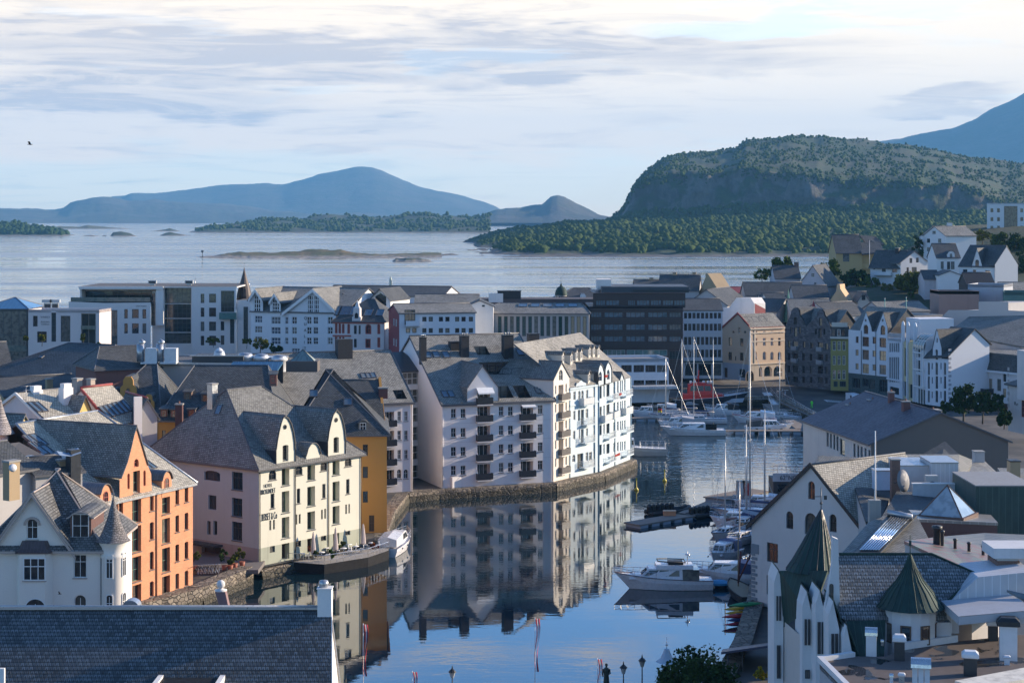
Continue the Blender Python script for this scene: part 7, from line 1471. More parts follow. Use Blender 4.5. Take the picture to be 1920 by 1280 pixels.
for p0 in ((-.5,ze-.35),(L+.5,ze-.35)): vb.prism([(p0[0],-.34,p0[1]+.25),(ap[0],-.34,ap[1]+.3),(ap[0],-.34,ap[1]-.12),(p0[0],-.34,p0[1]-.2)],(0,.1,0))
b.part(vb,'bargeboard',BLACKM); bh = b
def slab(name,label,cat,pts,mat,th=.3,wall=None,zb=2.0,extra=None,kids=()):
 """roof sheet through picture points at given depths, standing on walls down to zb"""
 P = [at(*p) for p in pts]; c = sum(P,Vector())/len(P); t = thing(name,label,cat,(c.x,c.y,zb)); R = [p-Vector((c.x,c.y,zb)) for p in P]
 MB().solid(R,[tuple(range(len(R)))],th).build('roof',mat,t); n = len(R)
 mb = MB(); ins = [p*1 for p in R]
 for i in range(n): a,e = R[i],R[(i+1) % n]; mb.poly([(a.x*.985,a.y*.985,0),(e.x*.985,e.y*.985,0),(e.x*.985,e.y*.985,e.z-th*.8),(a.x*.985,a.y*.985,a.z-th*.8)])
 mb.build('wall',wall or GREYR,t); return t
slab('rear_house','dark roofed house end with black verge behind the boathouse ridge','house',((505,52,199),(860,70,207),(860,150,198),(490,135,192)),SLATE_D)
slab('slate_wing','shaded slate wing with a square roof light right of the boathouse','house',((735,228,186),(1035,240,190),(925,495,168),(825,505,168)),SLATE_D); slab('slate_wing','long shaded slate slope behind the glass pyramid','house',((1040,295,178),(1585,322,180),(1585,500,164),(925,490,164)),SLATE_D); slab('slate_wing','patchy slate roof with dark ridge behind the air conditioning housing','house',((1070,42,209),(1470,42,212),(1575,85,214),(1480,240,198),(1130,130,198)),SLATE)
slab('slate_wing','weathered grey roof with tall chimney stack towards the right edge','house',((1575,85,200),(1650,90,200),(1810,240,186),(1500,245,186)),SLATE_W); slab('slate_wing','slate roof piece at the right picture edge','house',((1735,135,190),(1990,140,190),(1990,250,180),(1815,245,180)),SLATE)
def boxp(name,label,cat,x0,x1,yt,yb,Y,dp,mat,cap=None,zb=None,rz=0,over=.06,extra=None):
 """upright block from its picture outline at a depth"""
 a,c = at(x0,yb,Y),at(x1,yt,Y); w = c.x-a.x; t = thing(name,label,cat,Vector(((a.x+c.x)/2,Y,a.z)),rz); h = c.z-a.z
 MB().box(-w/2,w/2,0,dp,(zb or -.3),h).build('body',mat,t)
 if cap: MB().box(-w/2-over,w/2+over,-over,dp+over,h+.005,h+.12).build('cap',cap,t)
 if extra: extra(t,w,h)
 return t
boxp('chimney','dark red brick chimney on the sunlit boathouse roof','chimney',1005,1063,85,260,178,.9,BRICKC,CONC,-2); boxp('chimney_stack','pale weathered chimney stack behind the right hand roofs','chimney',1580,1648,30,130,199,1.2,GREYR,CONC,-3); boxp('chimney_stack','dark square stack at the far right of the roofs','chimney',1825,1895,95,250,184,1.3,TAN,BLACKM,-2)
boxp('plant_housing','long pale metal plant housing throwing a shadow on the roof','roof plant',1065,1280,125,250,183,6,paint((.55,.55,.56),.5),MTL,-2); boxp('plant_housing','taller seamed metal housing right of the long one','roof plant',1278,1465,105,235,182,5,seam((.58,.58,.6),(.5,.5,.52),.45),MTL,-2)
boxp('air_conditioner','grey air conditioning unit in front of the metal housings','air conditioner',1243,1325,190,250,179,.8,paint((.5,.5,.48),.5),None,-1,extra=lambda t,w,h: MB().lathe([(.01,0),(h*.36,.02),(h*.36,.06),(h*.3,.06)],n=16).build('fan',DKMET,t).__setattr__('rotation_euler',(pi/2,0,0)))
boxp('roof_duct','light blue covered duct beside the brick chimney','duct',890,1005,160,220,180,1.6,paint((.42,.52,.66),.5),MTL,-1); boxp('pale_parapet','low pale parapet in front of the air conditioning unit','parapet',1150,1640,250,300,176,.4,paint((.5,.52,.55),.5),WOODW,-1)
t = thing('satellite_dish','grey satellite dish on the brick chimney','satellite dish',at(1085,225,176.5)); q = MB().lathe([(.001,.2),(.5,.12),(.85,-.02),(.83,-.04)],n=18,sy=1.3).build('dish',paint((.22,.22,.23),.6),t); q.rotation_euler = (radians(80),0,radians(35)); MB().tube([(0,.1,0),(-.8,.5,-.3)],.05).build('arm',DKMET,t)
t = thing('flagpole','tall white flagpole standing on the slate roof by the boathouse','flagpole',at(890,500,158)); zt = at(890,-120,158).z-t.location.z; MB().tube([(0,0,-.3),(0,0,zt)],[.1,.05]).build('pole',WOODW,t); MB().box(-.55,.45,-.3,.5,-1.5,3.6/2).build('base',CONC,t)
slab('roof_deck','sunlit metal deck with dark front under the glass pyramid','roof deck',((1185,490,160),(1120,425,166),(1690,460,166),(1740,515,160)),seam((.26,.25,.23),(.2,.19,.18),.75,.4),.25,paint((.10,.055,.05),.6),9)
t = thing('glass_pyramid','large glass pyramid skylight with dark ribs on the roof deck','skylight',at(1390,478,163)); w = 2.75; PG = glassy((.30,.36,.40),.06,'pyramid_glass',1.9); ax = Vector((0,0,2.9)); cs = [Vector((w*cos(a),w*.9*sin(a),.35)) for a in (radians(-75),radians(15),radians(105),radians(195))]
MB().poly([cs[0],cs[1],ax]).poly([cs[1],cs[2],ax]).poly([cs[2],cs[3],ax]).poly([cs[3],cs[0],ax]).build('glazing',PG,t); q = MB()
for c in cs: q.tube([c,ax],.07,5)
q.loft([[c*1.12*k+Vector((0,0,z)) for c in cs] for k,z in ((1,-1.2),(1,-.05))]); q.build('frame',paint((.12,.07,.055),.5),t)
slab('slate_roof','bluish slate slope carrying the tube collector','roof',((635,752,141),(845,510,153),(1060,430,157),(1190,490,154),(1330,760,141)),SLATE,.3,GREYR,8)
t = thing('tube_collector','solar collector of shiny glass tubes in a dark tilted frame','solar collector',at(900,640,146.5)); c0 = t.location; cr = [at(*p)-c0+Vector((0,0,.35)) for p in ((735,752,140.7),(925,752,140.7),(1180,490,153.4),(1010,455,154.4))]
MB().solid(cr,[(0,1,2,3)],.15).build('frame',BLACKM,t); tm = paint((.75,.78,.82),.12,.9,name='shiny_tube')
for i in range(8):
 f_ = .22+.095*i; q = cr[0].lerp(cr[1],f_).lerp(cr[3].lerp(cr[2],f_),.03)+Vector((0,0,.1)); r_ = cr[0].lerp(cr[1],f_).lerp(cr[3].lerp(cr[2],f_),.9)+Vector((0,0,.1)); MB().tube([q,r_],.075,6).build('tube',tm,t)
q0,q1 = cr[0].lerp(cr[3],.86),cr[1].lerp(cr[2],.86); MB().tube([q0+Vector((0,0,.25)),q1+Vector((0,0,.25))],.25,8).build('header',MTL,t)
boxp('copper_box','tall dark green copper clad roof box at the right edge','roof house',1588,1990,265,600,168,9,seam((.035,.075,.07),(.02,.05,.05),.6),paint((.30,.28,.26),.6),-2)
slab('striped_roof','red and green striped standing seam copper roof with small vents','roof',((1090,640,137),(1335,612,143),(1800,718,140),(1730,830,127.5),(1560,862,125)),seam((.26,.13,.12),(.16,.25,.19),.42,.5,'striped_copper'),.25,GREYR,8); slab('striped_roof','grey shadow streaked seam roof behind the striped one','roof',((1335,612,150),(1650,585,158),(1990,600,158),(1990,680,146),(1640,690,146)),seam((.20,.19,.17),(.14,.15,.14),.8,.5),.25,GREYR,8)
for x,y,h in ((1318,650,1.35),(1355,650,1.0),(1443,680,.7),(1539,705,.7),(1637,728,.7)): t = thing('roof_vent',{1318: 'thick dark vent pipe at the top of the striped roof',1355: 'slim dark vent pipe beside the thick one',1443: 'short vent pipe on the striped roof, left of three',1539: 'short vent pipe on the striped roof, middle of three',1637: 'short vent pipe on the striped roof, right of three'}[x],'roof vent',at(x,y+10,138-.02*(x-1318)*.5)); r = .3 if x == 1318 else .12; MB().lathe([(r,-.6),(r,h*.8),(r*1.35,h*.82),(r*1.35,h),(.01,h+.05)],n=10).build('pipe',DKMET,t); MB().box(-r*1.6,r*1.6,-r*1.6,r*1.6,-.7,-.2).build('collar',COPPER,t)
V(1400,1000,3.692)
b = Bld('turret_house','white turreted house with green copper spires and big scalloped slates','house',(xat(640,122),122.0),(xat(1420,122),122.0),4,plaster((.60,.60,.61),'white_turret_render',.25)); L = b.L; FF = Face('F',0); ze = b.fpx(FF,900,605)[1]; zr = zat(165,126)-4; JS = slate((.17,.19,.205),.33,.30,.42,'scalloped_slate',.15,True)
on = lambda x,y: b.onroof(x,y,0,ze,4,zr); P_ = [on(640,165),on(1280,165),on(1590,300),on(1380,505),on(1385,605),on(640,605)]
b.box_faces(.2,L,.1,9,0,ze-.1); b.walls(); b.part(MB().solid([p+Vector((0,0,.2)) for p in P_[::-1]],[tuple(range(6))],.2),'roof',JS); b.part(MB().tube([P_[0]+Vector((0,0,.25)),P_[1]+Vector((0,0,.25)),P_[2]+Vector((0,0,.25)),P_[3]+Vector((0,0,.25))],.1),'ridge_capping',COPPER)
b.part(MB().solid([on(690,612)+Vector((0,-.1,.1)),on(960,605)+Vector((0,-.1,.1)),b.loc(950,850,120),b.loc(735,845,120)],[(0,3,2,1)],.15),'copper_apron',COPPER)
tc = b.loc(1132,780,122.6); R = 1.74; ztw = b.loc(1132,490,122.6).z; za = b.loc(1160,145,122.6).z; z0 = tc.z
b.part(MB().lathe([(R,z0-1),(R,ztw-.1),(R+.12,ztw)],(tc.x,tc.y,0),16,0,pi/16,pi/16+2*pi,False),'tower',b.wall); hh = za-ztw
b.part(MB().lathe([(R+.55,ztw-.12),(R+.3,ztw+.1),(R-.25,ztw+.28*hh),(R*.5,ztw+.5*hh),(.42,ztw+.74*hh),(.06,za)],(tc.x,tc.y,0),24),'tower_roof',COPPER); q = MB()
for i in range(24): a = i*pi/12; q.tube([(tc.x+r*cos(a),tc.y+r*sin(a),z+.02) for r,z in ((R+.55,ztw-.12),(R+.3,ztw+.1),(R-.25,ztw+.28*hh),(R*.5,ztw+.5*hh),(.42,ztw+.74*hh),(.06,za))],.025,4)
q.tube([(tc.x,tc.y,za),(tc.x,tc.y,za+1.3)],.03).box(tc.x-.08,tc.x+.08,tc.y-.02,tc.y+.02,za+.6,za+.95); b.part(q,'seam_ribs',COPPER)
WS['tow'] = dict(nx=1,c=(.10,.06,.04),t=.09)
for a in (-158,-112,-68,-22): fm,pm,_ = win_mesh('tow',.72,1.3); a_ = radians(a+22*0-0); w_ = bpy.data.objects.new('window',fm); COL.objects.link(w_); w_.parent = b.root; w_.location = (tc.x+R*.985*cos(a_),tc.y+R*.985*sin(a_),z0+.45); w_.rotation_euler.z = a_+pi/2; p_ = bpy.data.objects.new('pane',pm); COL.objects.link(p_); p_.parent = w_; p_.location = (0,-.02,0)
fs = [(190,250,250,1100,131,(205,430,238,600)),(385,456,400,1100,126,(400,590,440,770)),(478,540,392,1100,124,(490,610,540,830)),(568,636,465,900,121.5,(585,690,632,850)),(668,722,635,850,120.3,(685,800,700,840))]
for i,(x0,x1,yt,yb,Y,wq) in enumerate(fs):
 a,c = b.loc(x0,yb,Y),b.loc(x1,yb,Y); zt = b.loc((x0+x1)/2,yt,Y).z; zz = zt-(c.x-a.x)*1.45; m_ = a.x+(c.x-a.x)*.42
 b.part(MB().prism([(a.x,a.y,-2),(c.x,a.y-.3,-2),(c.x,a.y-.3,zz-(.9 if i else 0)),(m_,a.y-.1,zt),(a.x,a.y,zz)],(0,3.2,0)),'gable',b.wall); f_ = b.face('g','F',a.y-.33)
 if i < 4:
  um = (wq[0]+wq[2])/2
  for k in (0,1): b.wpx('g',wq[0]+(um-wq[0]+3)*k,wq[1],um-3+(wq[2]-um)*k+3*k,wq[3],'dark1',flush=True)
  if i < 2: b.wpx('g',wq[0]+3,770 if i == 0 else 940,wq[2]-3,1000,'dark2',flush=True)
 del b.fc['g']; b.part(MB().solid([(m_,a.y-.5,zt+.15),(c.x+1.0,a.y-.42,zz-2.6),(c.x+1.5,a.y+3.4,zz-2.6),(m_,a.y+3.4,zt+.15)],[(0,1,2,3)],.15),'gable_roof',COPPER)
a = b.loc(585,600,123); q = MB(); zz = [b.loc(600,y,123).z for y in (860,500,230,165,40)]; xs = [b.loc(x,500,123).x for x in (545,648)]; m_ = (xs[0]+xs[1])/2+.15
b.part(MB().prism([(xs[0],a.y,zz[0]),(xs[1],a.y,zz[0]),(xs[1],a.y,zz[1]),(m_+.25,a.y,zz[2]),(m_+.22,a.y,zz[4]),(m_-.15,a.y,zz[4]+.15),(m_-.2,a.y,zz[2]),(xs[0],a.y,zz[1])],(0,.6,0)),'stepped_gable',b.wall); f_ = b.face('g','F',a.y); b.wpx('g',572,345,600,530,'darka',flush=True); del b.fc['g']
sc_ = b.loc(445,250,130); V(1400,840,3.692); zt = b.loc(515,428,130).z; zt2 = b.loc(515,270,130).z; V(1400,1000,3.692); rb = (615-262)/3.692/2*130/3400; zb_ = sc_.z
xc = b.loc(515,0,130).x; oc = xc-rb*.35
b.part(MB().loft([[Vector((oc+(xc-oc)*k+rb*r*cos(i*pi/5),sc_.y+rb*r*sin(i*pi/5),zb_+(zt-zb_)*z)) for i in range(10)] for r,z,k in ((1.05,0,0),(.86,.16,.2),(.52,.5,.55),(.2,.84,.88),(.03,1,1))]),'spire_roof',COPPER); q = MB()
for i in range(20): q.tube([(oc+(xc-oc)*k+rb*r*cos(i*pi/10)*.985,sc_.y+rb*r*sin(i*pi/10)*.985,zb_+(zt-zb_)*z+.02) for r,z,k in ((1.05,0,0),(.86,.16,.2),(.52,.5,.55),(.2,.84,.88),(.03,1,1))],.03,4)
q.tube([(xc,sc_.y,zt-.2),(xc,sc_.y,zt2)],.035).ball((xc,sc_.y,zt+.5),.11,8).box(xc-.45,xc,sc_.y-.02,sc_.y+.02,zt+.95,zt+1.0).box(xc+.2,xc+.42,sc_.y-.02,sc_.y+.02,zt+.75,zt+1.05); b.part(q,'weather_vane',DKMET)
lo = [b.loc(x,y,Y) for x,y,Y in ((230,255,130.5),(560,255,127),(510,400,125.5),(395,520,127.5),(255,620,130.8))]; b.part(MB().solid(lo[::-1],[tuple(range(5))],.3),'lower_roof',COPPER)
wl_ = [b.loc(x,y,Y) for x,y,Y in ((252,600,131),(392,720,126.3))]; b.part(MB().poly([wl_[0],wl_[1],wl_[1]-Vector((0,0,14)),wl_[0]-Vector((0,0,14))]),'side_wall',plaster((.50,.46,.43),'tan_wall'))
PP = seam((.52,.53,.56),(.47,.48,.51),.55,.6,'pale_panels'); ZF = 13.3
t = thing('panel_building','pale panelled roof storey rising to the right behind the flat roof','building',gnd(1600,690,ZF)); c0 = t.location
pw = [at(x,y,Y)-c0 for x,y,Y in ((1315,690,123),(1470,690,123),(1470,560,123),(1680,540,123),(1680,620,123),(1990,620,123),(1990,262,123),(1605,300,123),(1385,490,123),(1315,600,123))]; MB().prism(pw,(0,5,0)).build('wall',PP,t)
MB().prism([at(x,y,118)-c0 for x,y in ((1470,575),(1990,530),(1990,580),(1470,632))],(0,5,0)).build('canopy_edge',paint((.40,.41,.44),.6),t); MB().poly([at(x,y,Y)-c0 for x,y,Y in ((1470,572,118),(1990,528,118),(1990,500,123),(1670,538,123))]).build('terrace',FELT,t); MB().solid([at(x,y,Y)-c0 for x,y,Y in ((1800,388,122.5),(1990,430,121),(1990,530,119.5),(1950,470,121))],[(0,1,2,3)],.15).build('skylight',SKYGL,t)
boxp('chimney','broad red brick chimney with a white concrete slab on top','chimney',1730,1890,190,275,126,2.4,BRICKC,None,-1,extra=lambda t,w,h: MB().box(-w/2-.3,w/2+1.1,-.4,2.8,h+.25,h+.95).box(-w/2+.1,w/2-.1,.1,2.2,h,h+.26).build('slab',plaster((.62,.62,.63),'pale_concrete'),t))
wet,tt,bs = newmat('wet_bitumen_roof'); P = nd(tt,'NewGeometry').outputs['Position']; n = noise_(tt,P,.38,4,.5,.5); pd = mrange(tt,n,.56,.60); lk(tt,mixc(tt,pd,mixc(tt,noise_(tt,P,1.5,5),(.075,.06,.055),(.14,.115,.105)),(.03,.03,.032)),bs.inputs['Base Color']); lk(tt,mrange(tt,pd,0,1,.75,.04),bs.inputs['Roughness'])
t = thing('flat_roof_building','flat wet bitumen roof with white edges in the lower right corner','building',(34,112,2)); fp_ = [gnd(x,y,ZF) for x,y in ((505,882),(740,848),(960,850),(1080,800),(1450,745),(1990,690),(1990,1120),(730,1110))]; R_ = [p-Vector((34,112,2)) for p in fp_]
MB().solid(R_,[tuple(range(8))][::1],.5).build('roof',wet,t); q = MB()
for i in range(8): a,e = R_[i],R_[(i+1) % 8]; q.poly([(a.x,a.y,-2),(e.x,e.y,-2),(e.x,e.y,e.z-.3),(a.x,a.y,a.z-.3)])
q.build('wall',plaster((.40,.40,.42),'grey_facade'),t); q = MB()
for a,e,h in ((R_[7],R_[0],.35),(R_[0],R_[1],.3),(R_[3],R_[4],.45)): n_ = Vector((e.y-a.y,a.x-e.x,0)).normalized()*.18; MB().prism([a-n_,e-n_,e+n_,a+n_],(0,0,h)).build('edge_coping',paint((.62,.63,.65),.5),t)
q = MB(); a,e = [gnd(x,y,ZF)-Vector((34,112,2)) for x,y in ((1440,1050),(1990,945))]; n_ = Vector((e.y-a.y,a.x-e.x,0)).normalized(); MB().prism([a,e,e+n_*2,a+n_*2],(0,0,.3)).build('pale_edge_strip',paint((.72,.68,.60),.8,var=.3),t)  # raised pale strip along the lower right edge of the roof
WV = paint((.66,.67,.70),.4,name='white_vent_sheet')
def vent(lab,x0,x1,yt,yb,mat,hood,n=1):
 p = gnd((x0+x1)/2,yb,ZF); s_ = p.y/F/VIEW[2]; w = (x1-x0)*s_; h = (yb-yt)*s_; t = thing('roof_vent',lab,'roof vent',p,radians(-12)); hh = min(h*.28,.55)
 if n == 1: MB().box(-w*.42,w*.42,-w*.35,w*.35,0,h-hh).build('shaft',mat,t)
 else:
  for k in (-1,0,1): MB().box(k*w*.3-w*.13,k*w*.3+w*.13,-w*.25,w*.25,0,h-hh).build('shaft',mat,t)
 if hood == 'round': MB().prism([(-w*.5,.4*w*cos(pi*i/8),h-hh+hh*sin(pi*i/8)) for i in range(9)],(w,0,0)).build('hood',paint((.6,.62,.64),.2,.8,name='bright_steel'),t)
 else: MB().loft([[Vector((sx*w*k,sy*w*k*.85,z)) for sx,sy in ((-.5,-.5),(.5,-.5),(.5,.5),(-.5,.5))] for k,z in ((.9,h-hh),(1.12,h-hh+.06),(1.08,h-hh*.4),(.7,h))]).build('hood',WV if hood == 'white' else BLACKM,t)
 return t
vent('white vent box with a round steel hood left of the round tower',820,905,645,842,WV,'round'); vent('dark vent shaft with a white cap in front of the round tower',1015,1100,695,872,DKMET,'white'); vent('cluster of three white vents with a steel hood near the bottom edge',1138,1275,855,1080,WV,'round',3); vent('dark vent shaft with a white cap among the roof puddles',1495,1600,808,978,DKMET,'white'); vent('tall white vent tower with black cowls at the right',1740,1880,575,868,WV,'black'); vent('small white vent casting a long shadow beside the tall tower',1780,1824,842,905,WV,'white'); vent('white capped vent behind the tall vent tower',1665,1745,595,735,DKMET,'white'); vent('thin steel pipe at the bottom edge left of the vent cluster',988,1016,965,1050,WV,'round'); vent('small grey vent beside the thin steel pipe',1050,1096,962,1045,MTL,'white'); vent('slim steel pipe beside the dark vent shaft',928,950,730,790,MTL,'round')
V(1280,690,3)
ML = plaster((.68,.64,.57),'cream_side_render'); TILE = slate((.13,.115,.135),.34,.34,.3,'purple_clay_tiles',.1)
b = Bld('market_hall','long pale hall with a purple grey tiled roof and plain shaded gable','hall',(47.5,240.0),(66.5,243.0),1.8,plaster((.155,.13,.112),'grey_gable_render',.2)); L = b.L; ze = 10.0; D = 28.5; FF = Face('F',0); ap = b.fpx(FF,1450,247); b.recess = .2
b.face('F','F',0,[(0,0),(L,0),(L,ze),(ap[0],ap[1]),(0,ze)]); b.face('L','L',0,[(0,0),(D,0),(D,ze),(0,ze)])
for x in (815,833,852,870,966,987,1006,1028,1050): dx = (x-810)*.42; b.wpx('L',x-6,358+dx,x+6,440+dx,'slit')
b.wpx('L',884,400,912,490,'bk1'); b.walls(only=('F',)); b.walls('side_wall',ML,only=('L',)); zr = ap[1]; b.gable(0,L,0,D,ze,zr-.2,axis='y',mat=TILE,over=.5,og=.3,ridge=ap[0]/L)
for x0,x1,yt,yb in ((922,962,200,245),(1043,1095,172,255),(1128,1158,248,300),(1158,1188,128,215),(1235,1275,180,215),(1370,1445,228,275)):
 Yc = 240+28*((1450-x1)/420 if x0 < 1200 else .35); p = b.loc((x0+x1)/2,yt,min(Yc,266)); w = (x1-x0)/3*Yc/3400; b.chimney(p.x,p.y,p.z-(yb-yt)/3*Yc/3400-.8,p.z,w,w*.9,plaster((.16,.07,.06),'dark_red_chimney'),1)
slab('low_roofs','low dark slate roofs between the hall and the boathouse','house',((760,490,226),(1060,505,226),(1040,545,214),(740,540,214)),SLATE_D)
slab('low_roofs','small dark gabled roof against the foot of the plain hall gable','house',((1340,490,226),(1475,410,230),(1560,490,226),(1450,520,222)),SLATE_D)
# ================================================================== boats and pontoons
V()
GEL = paint((.74,.73,.74),.25,name='white_gelcoat'); NAVY = paint((.03,.05,.13),.5,name='navy_canvas'); BWIN = glassy((.012,.016,.02),.04,'boat_glass',1.6); STEEL = paint((.60,.61,.63),.25,.7,name='rail_steel'); TEAK = plaster((.30,.22,.14),'deck_wood'); RUB = paint((.02,.02,.022),.6,name='black_rubber')
def hull(L,B,h0,h1,mat,parent,stripe=None,name='hull',deck=None):
 st = [0,.12,.3,.5,.65,.78,.88,.95,1]; R_ = []; mb = MB()
 for t in st:
  bb = B/2*(1-max(0,(t-.42)/.58)**2.3)*(.92+.08*min(1,t*5)); gz = h0+(h1-h0)*t**1.8; xg = -L/2+L*t; xb = -L/2+L*t*(.99-.14*t)
  bb = max(bb,.02); R_.append([Vector((xg,-bb,gz)),Vector((xg*.6+xb*.4,-bb*.97,gz*.62)),Vector((xb,-bb*.82,.05)),Vector((xb,0,-.45)),Vector((xb,bb*.82,.05)),Vector((xg*.6+xb*.4,bb*.97,gz*.62)),Vector((xg,bb,gz))])
 mb.loft(R_,0,False,False,False); mb.poly(R_[0],0); mb.loft([[r[0]+Vector((0,0,-.08)),r[6]+Vector((0,0,-.08))] for r in R_],1,False,False,False)
 for k in (0,6): mb.tube([r[k] for r in R_],.05,5,2)
 return mb.build(name,[mat,deck or GEL,stripe or mat],parent)
def cab(L0,L1,w,z0,z1,parent,slope=.8,mat=None,name='cabin',win=True,back=.15):
 h = z1-z0; r0 = [Vector((L0,-w/2,z0)),Vector((L1,-w/2*.8,z0)),Vector((L1,w/2*.8,z0)),Vector((L0,w/2,z0))]; r1 = [Vector((L0+back,-w/2*.86,z1)),Vector((L1-slope,-w/2*.66,z1)),Vector((L1-slope,w/2*.66,z1)),Vector((L0+back,w/2*.86,z1))]
 o = MB().loft([r0,r1]).build(name,mat or GEL,parent)
 if win:
  g = MB()
  for i,j in ((0,1),(1,2),(2,3)):
   P = lambda u,v: r0[i].lerp(r0[j],u).lerp(r1[i].lerp(r1[j],u),v); n = (r0[j]-r0[i]).cross(r1[i]-r0[i]).normalized()*.012; k = 3 if i != 1 else 2
   for q in range(k): a,c = .07+.88*q/k,.07+.88*(q+.88)/k; g.poly([P(a,.35)+n,P(c,.35)+n,P(c,.86)+n,P(a,.86)+n])
  g.build('windows',BWIN,o)
 return o
def rail(pts,h,parent,n=6,name='rail'):
 q = MB(); top = [Vector(p)+Vector((0,0,h)) for p in pts]; q.tube(top,.034,5); q.tube([Vector(p)+Vector((0,0,h*.5)) for p in pts],.014,4)
 for a,c in zip(pts,pts[1:]):
  for i in range(n+1): p = Vector(a).lerp(Vector(c),i/n); q.tube([p,p+Vector((0,0,h))],.025,4,0,False)
 return q.build(name,STEEL,parent)
def cruiser(label,p,rz,L,B=None,fly=False,canopy=None,stripe=None,hullm=None,h=1.25,group=None,name='motor_boat',cat='motor boat'):
 B = B or L*.31; t = thing(name,label,cat,p,rz,group); hull(L,B,h*.85,h*1.35,hullm or GEL,t,stripe); zd = h*.92
 c = cab(-L*.20,L*.28,B*.78,zd-.1,zd+1.15,t,L*.13); MB().loft([[Vector((x,sy*B*.30*k,z)) for x,sy in ((-L*.05,-1),(L*.34*k2,-1),(L*.34*k2,1),(-L*.05,1))] for k,k2,z in ((1.05,1.05,zd),(.8,.9,zd+.42))]).build('foredeck',GEL,t)
 rail([(L*.08,-B*.42,h*1.05),(L*.30,-B*.36,h*1.15),(L*.50,0,h*1.33),(L*.30,B*.36,h*1.15),(L*.08,B*.42,h*1.05)],.6,t,3)
 if canopy: MB().loft([[Vector((-L*.46,s*B*.40,z)) for s,z in ((-1,zd),(-1,zd+.9),(0,zd+1.2),(1,zd+.9),(1,zd))],[Vector((-L*.14,s*B*.40,z)) for s,z in ((-1,zd),(-1,zd+1.3),(0,zd+1.55),(1,zd+1.3),(1,zd))]]).build('canopy',canopy,t)
 else: MB().loft([[Vector((x,s*B*.40,z)) for s,z in ((-1,zd-.1),(-1,zd+1.1),(1,zd+1.1),(1,zd-.1))] for x in (-L*.36,-L*.19)]).build('aft_glass',BWIN,t)
 if fly:
  MB().loft([[Vector((x,s*B*.36*k,z)) for x,s in ((-L*.30,-1),(L*.08*k,-1),(L*.08*k,1),(-L*.30,1))] for k,z in ((1,zd+1.12),(.95,zd+1.55))]).build('flybridge',GEL,t); q = MB(); q.tube([(-L*.05,-B*.3,zd+1.9),(L*.06,-B*.2,zd+1.95),(L*.06,B*.2,zd+1.95),(-L*.05,B*.3,zd+1.9),(-L*.22,B*.3,zd+1.85),(-L*.22,-B*.3,zd+1.85),(-L*.05,-B*.3,zd+1.9)],.07,6).box(-L*.2,-L*.05,-B*.25,B*.25,zd+1.5,zd+1.8); q.build('flybridge_rail',RUB,t)
  MB().tube([(-L*.25,0,zd+1.5),(-L*.25,0,zd+3.0)],.05).tube([(-L*.27,-.3,zd+2.4),(-L*.27,.3,zd+2.4)],.07).lathe([(.28,zd+2.5),(.28,zd+2.65),(.05,zd+2.7)],(-L*.25,0,0),10).build('radar_mast',STEEL,t)
  MB().box(-L*.52,-L*.44,-B*.38,B*.38,.25,.4).build('swim_platform',TEAK,t)
 q = MB()
 for x in (-.3,-.05,.2): q.box(L*x,L*(x+.05),-B*.5,-B*.485+.02,h*.55,h*.68)
 q.build('portholes',BWIN,t); return t
def sailboat(label,p,rz,L,mast,hm=None,cover=NAVY,two=False,group=None):
 B = L*.29; t = thing('sailing_boat',label,'sailing boat',p,rz,group); hull(L,B,.95,1.35,hm or GEL,t,NAVY); cab(-L*.12,L*.24,B*.6,.95,1.5,t,.8); mt = paint((.62,.60,.56),.35,.3,name='pale_mast')
 for i in range(2 if two else 1):
  x = L*(.08-.34*i); mh = mast*(1-.03*i); m = MB().tube([(x,0,.9),(x,0,mh)],[.11,.07],7).build('mast',mt,t); q = MB()
  for z in (.42,.7): q.tube([(x,-1.1,mh*z),(x,1.1,mh*z)],.03,4)
  q.build('spreaders',mt,m)
 q = MB(); x = L*.08
 for e in ((L*.48,0),(-L*.48,0)): q.tube([(x,0,mast*.98),(*e,1.2)],.018,4)
 for s in (-1,1): q.tube([(x,0,mast*.97),(x,s*1.1,mast*.7),(x,s*B*.47,1.1)],.016,4)
 q.build('stays',STEEL,t); MB().tube([(x,0,2.3),(x-L*.36,0,2.2)],.09,6).build('boom',mt,t); MB().tube([(x-.1,0,2.45),(x-L*.35,0,2.35)],[.2,.13],8).build('sail_cover',cover,t)
 rail([(-L*.48,-B*.36,1.0),(-L*.1,-B*.48,1.05),(L*.48,0,1.35),(-L*.1,B*.48,1.05),(-L*.48,B*.36,1.0)],.55,t,3); return t
def wp(x,y): return gnd(x,y,0)
V(1130,860,3.047)
cruiser('white flybridge motor yacht lying broadside with its bow to the left',wp(345,738),pi,11.0,3.5,True,stripe=paint((.10,.07,.08),.4),h=1.35,name='motor_yacht',cat='motor yacht')
cruiser('white cruiser with a blue canvas top just behind the big motor yacht',wp(712,700),radians(172),9.5,3.1,canopy=NAVY); cruiser('small cabin cruiser with dark windscreen pointing at the camera',wp(690,585),radians(-118),7.5,2.7,canopy=paint((.12,.16,.28),.6))
sailboat('sailing boat with pale furled sail and the tallest mast at the right quay',wp(885,345),radians(160),13.5,26,two=False); sailboat('sailing boat with red brown spray hood behind the small cabin cruiser',wp(715,452),radians(-125),9,12.5,cover=paint((.16,.05,.05),.7)); sailboat('sailing boat with a red flag close to the boathouse corner',wp(795,480),radians(-120),9.5,8,cover=RUB)
cruiser('open motor boat with grey cover between masts at the quay',wp(760,400),radians(165),7,2.5,canopy=paint((.3,.31,.34),.7)); cruiser('white cabin boat moored behind the tallest mast',wp(905,300),radians(170),8,2.8,canopy=GEL)
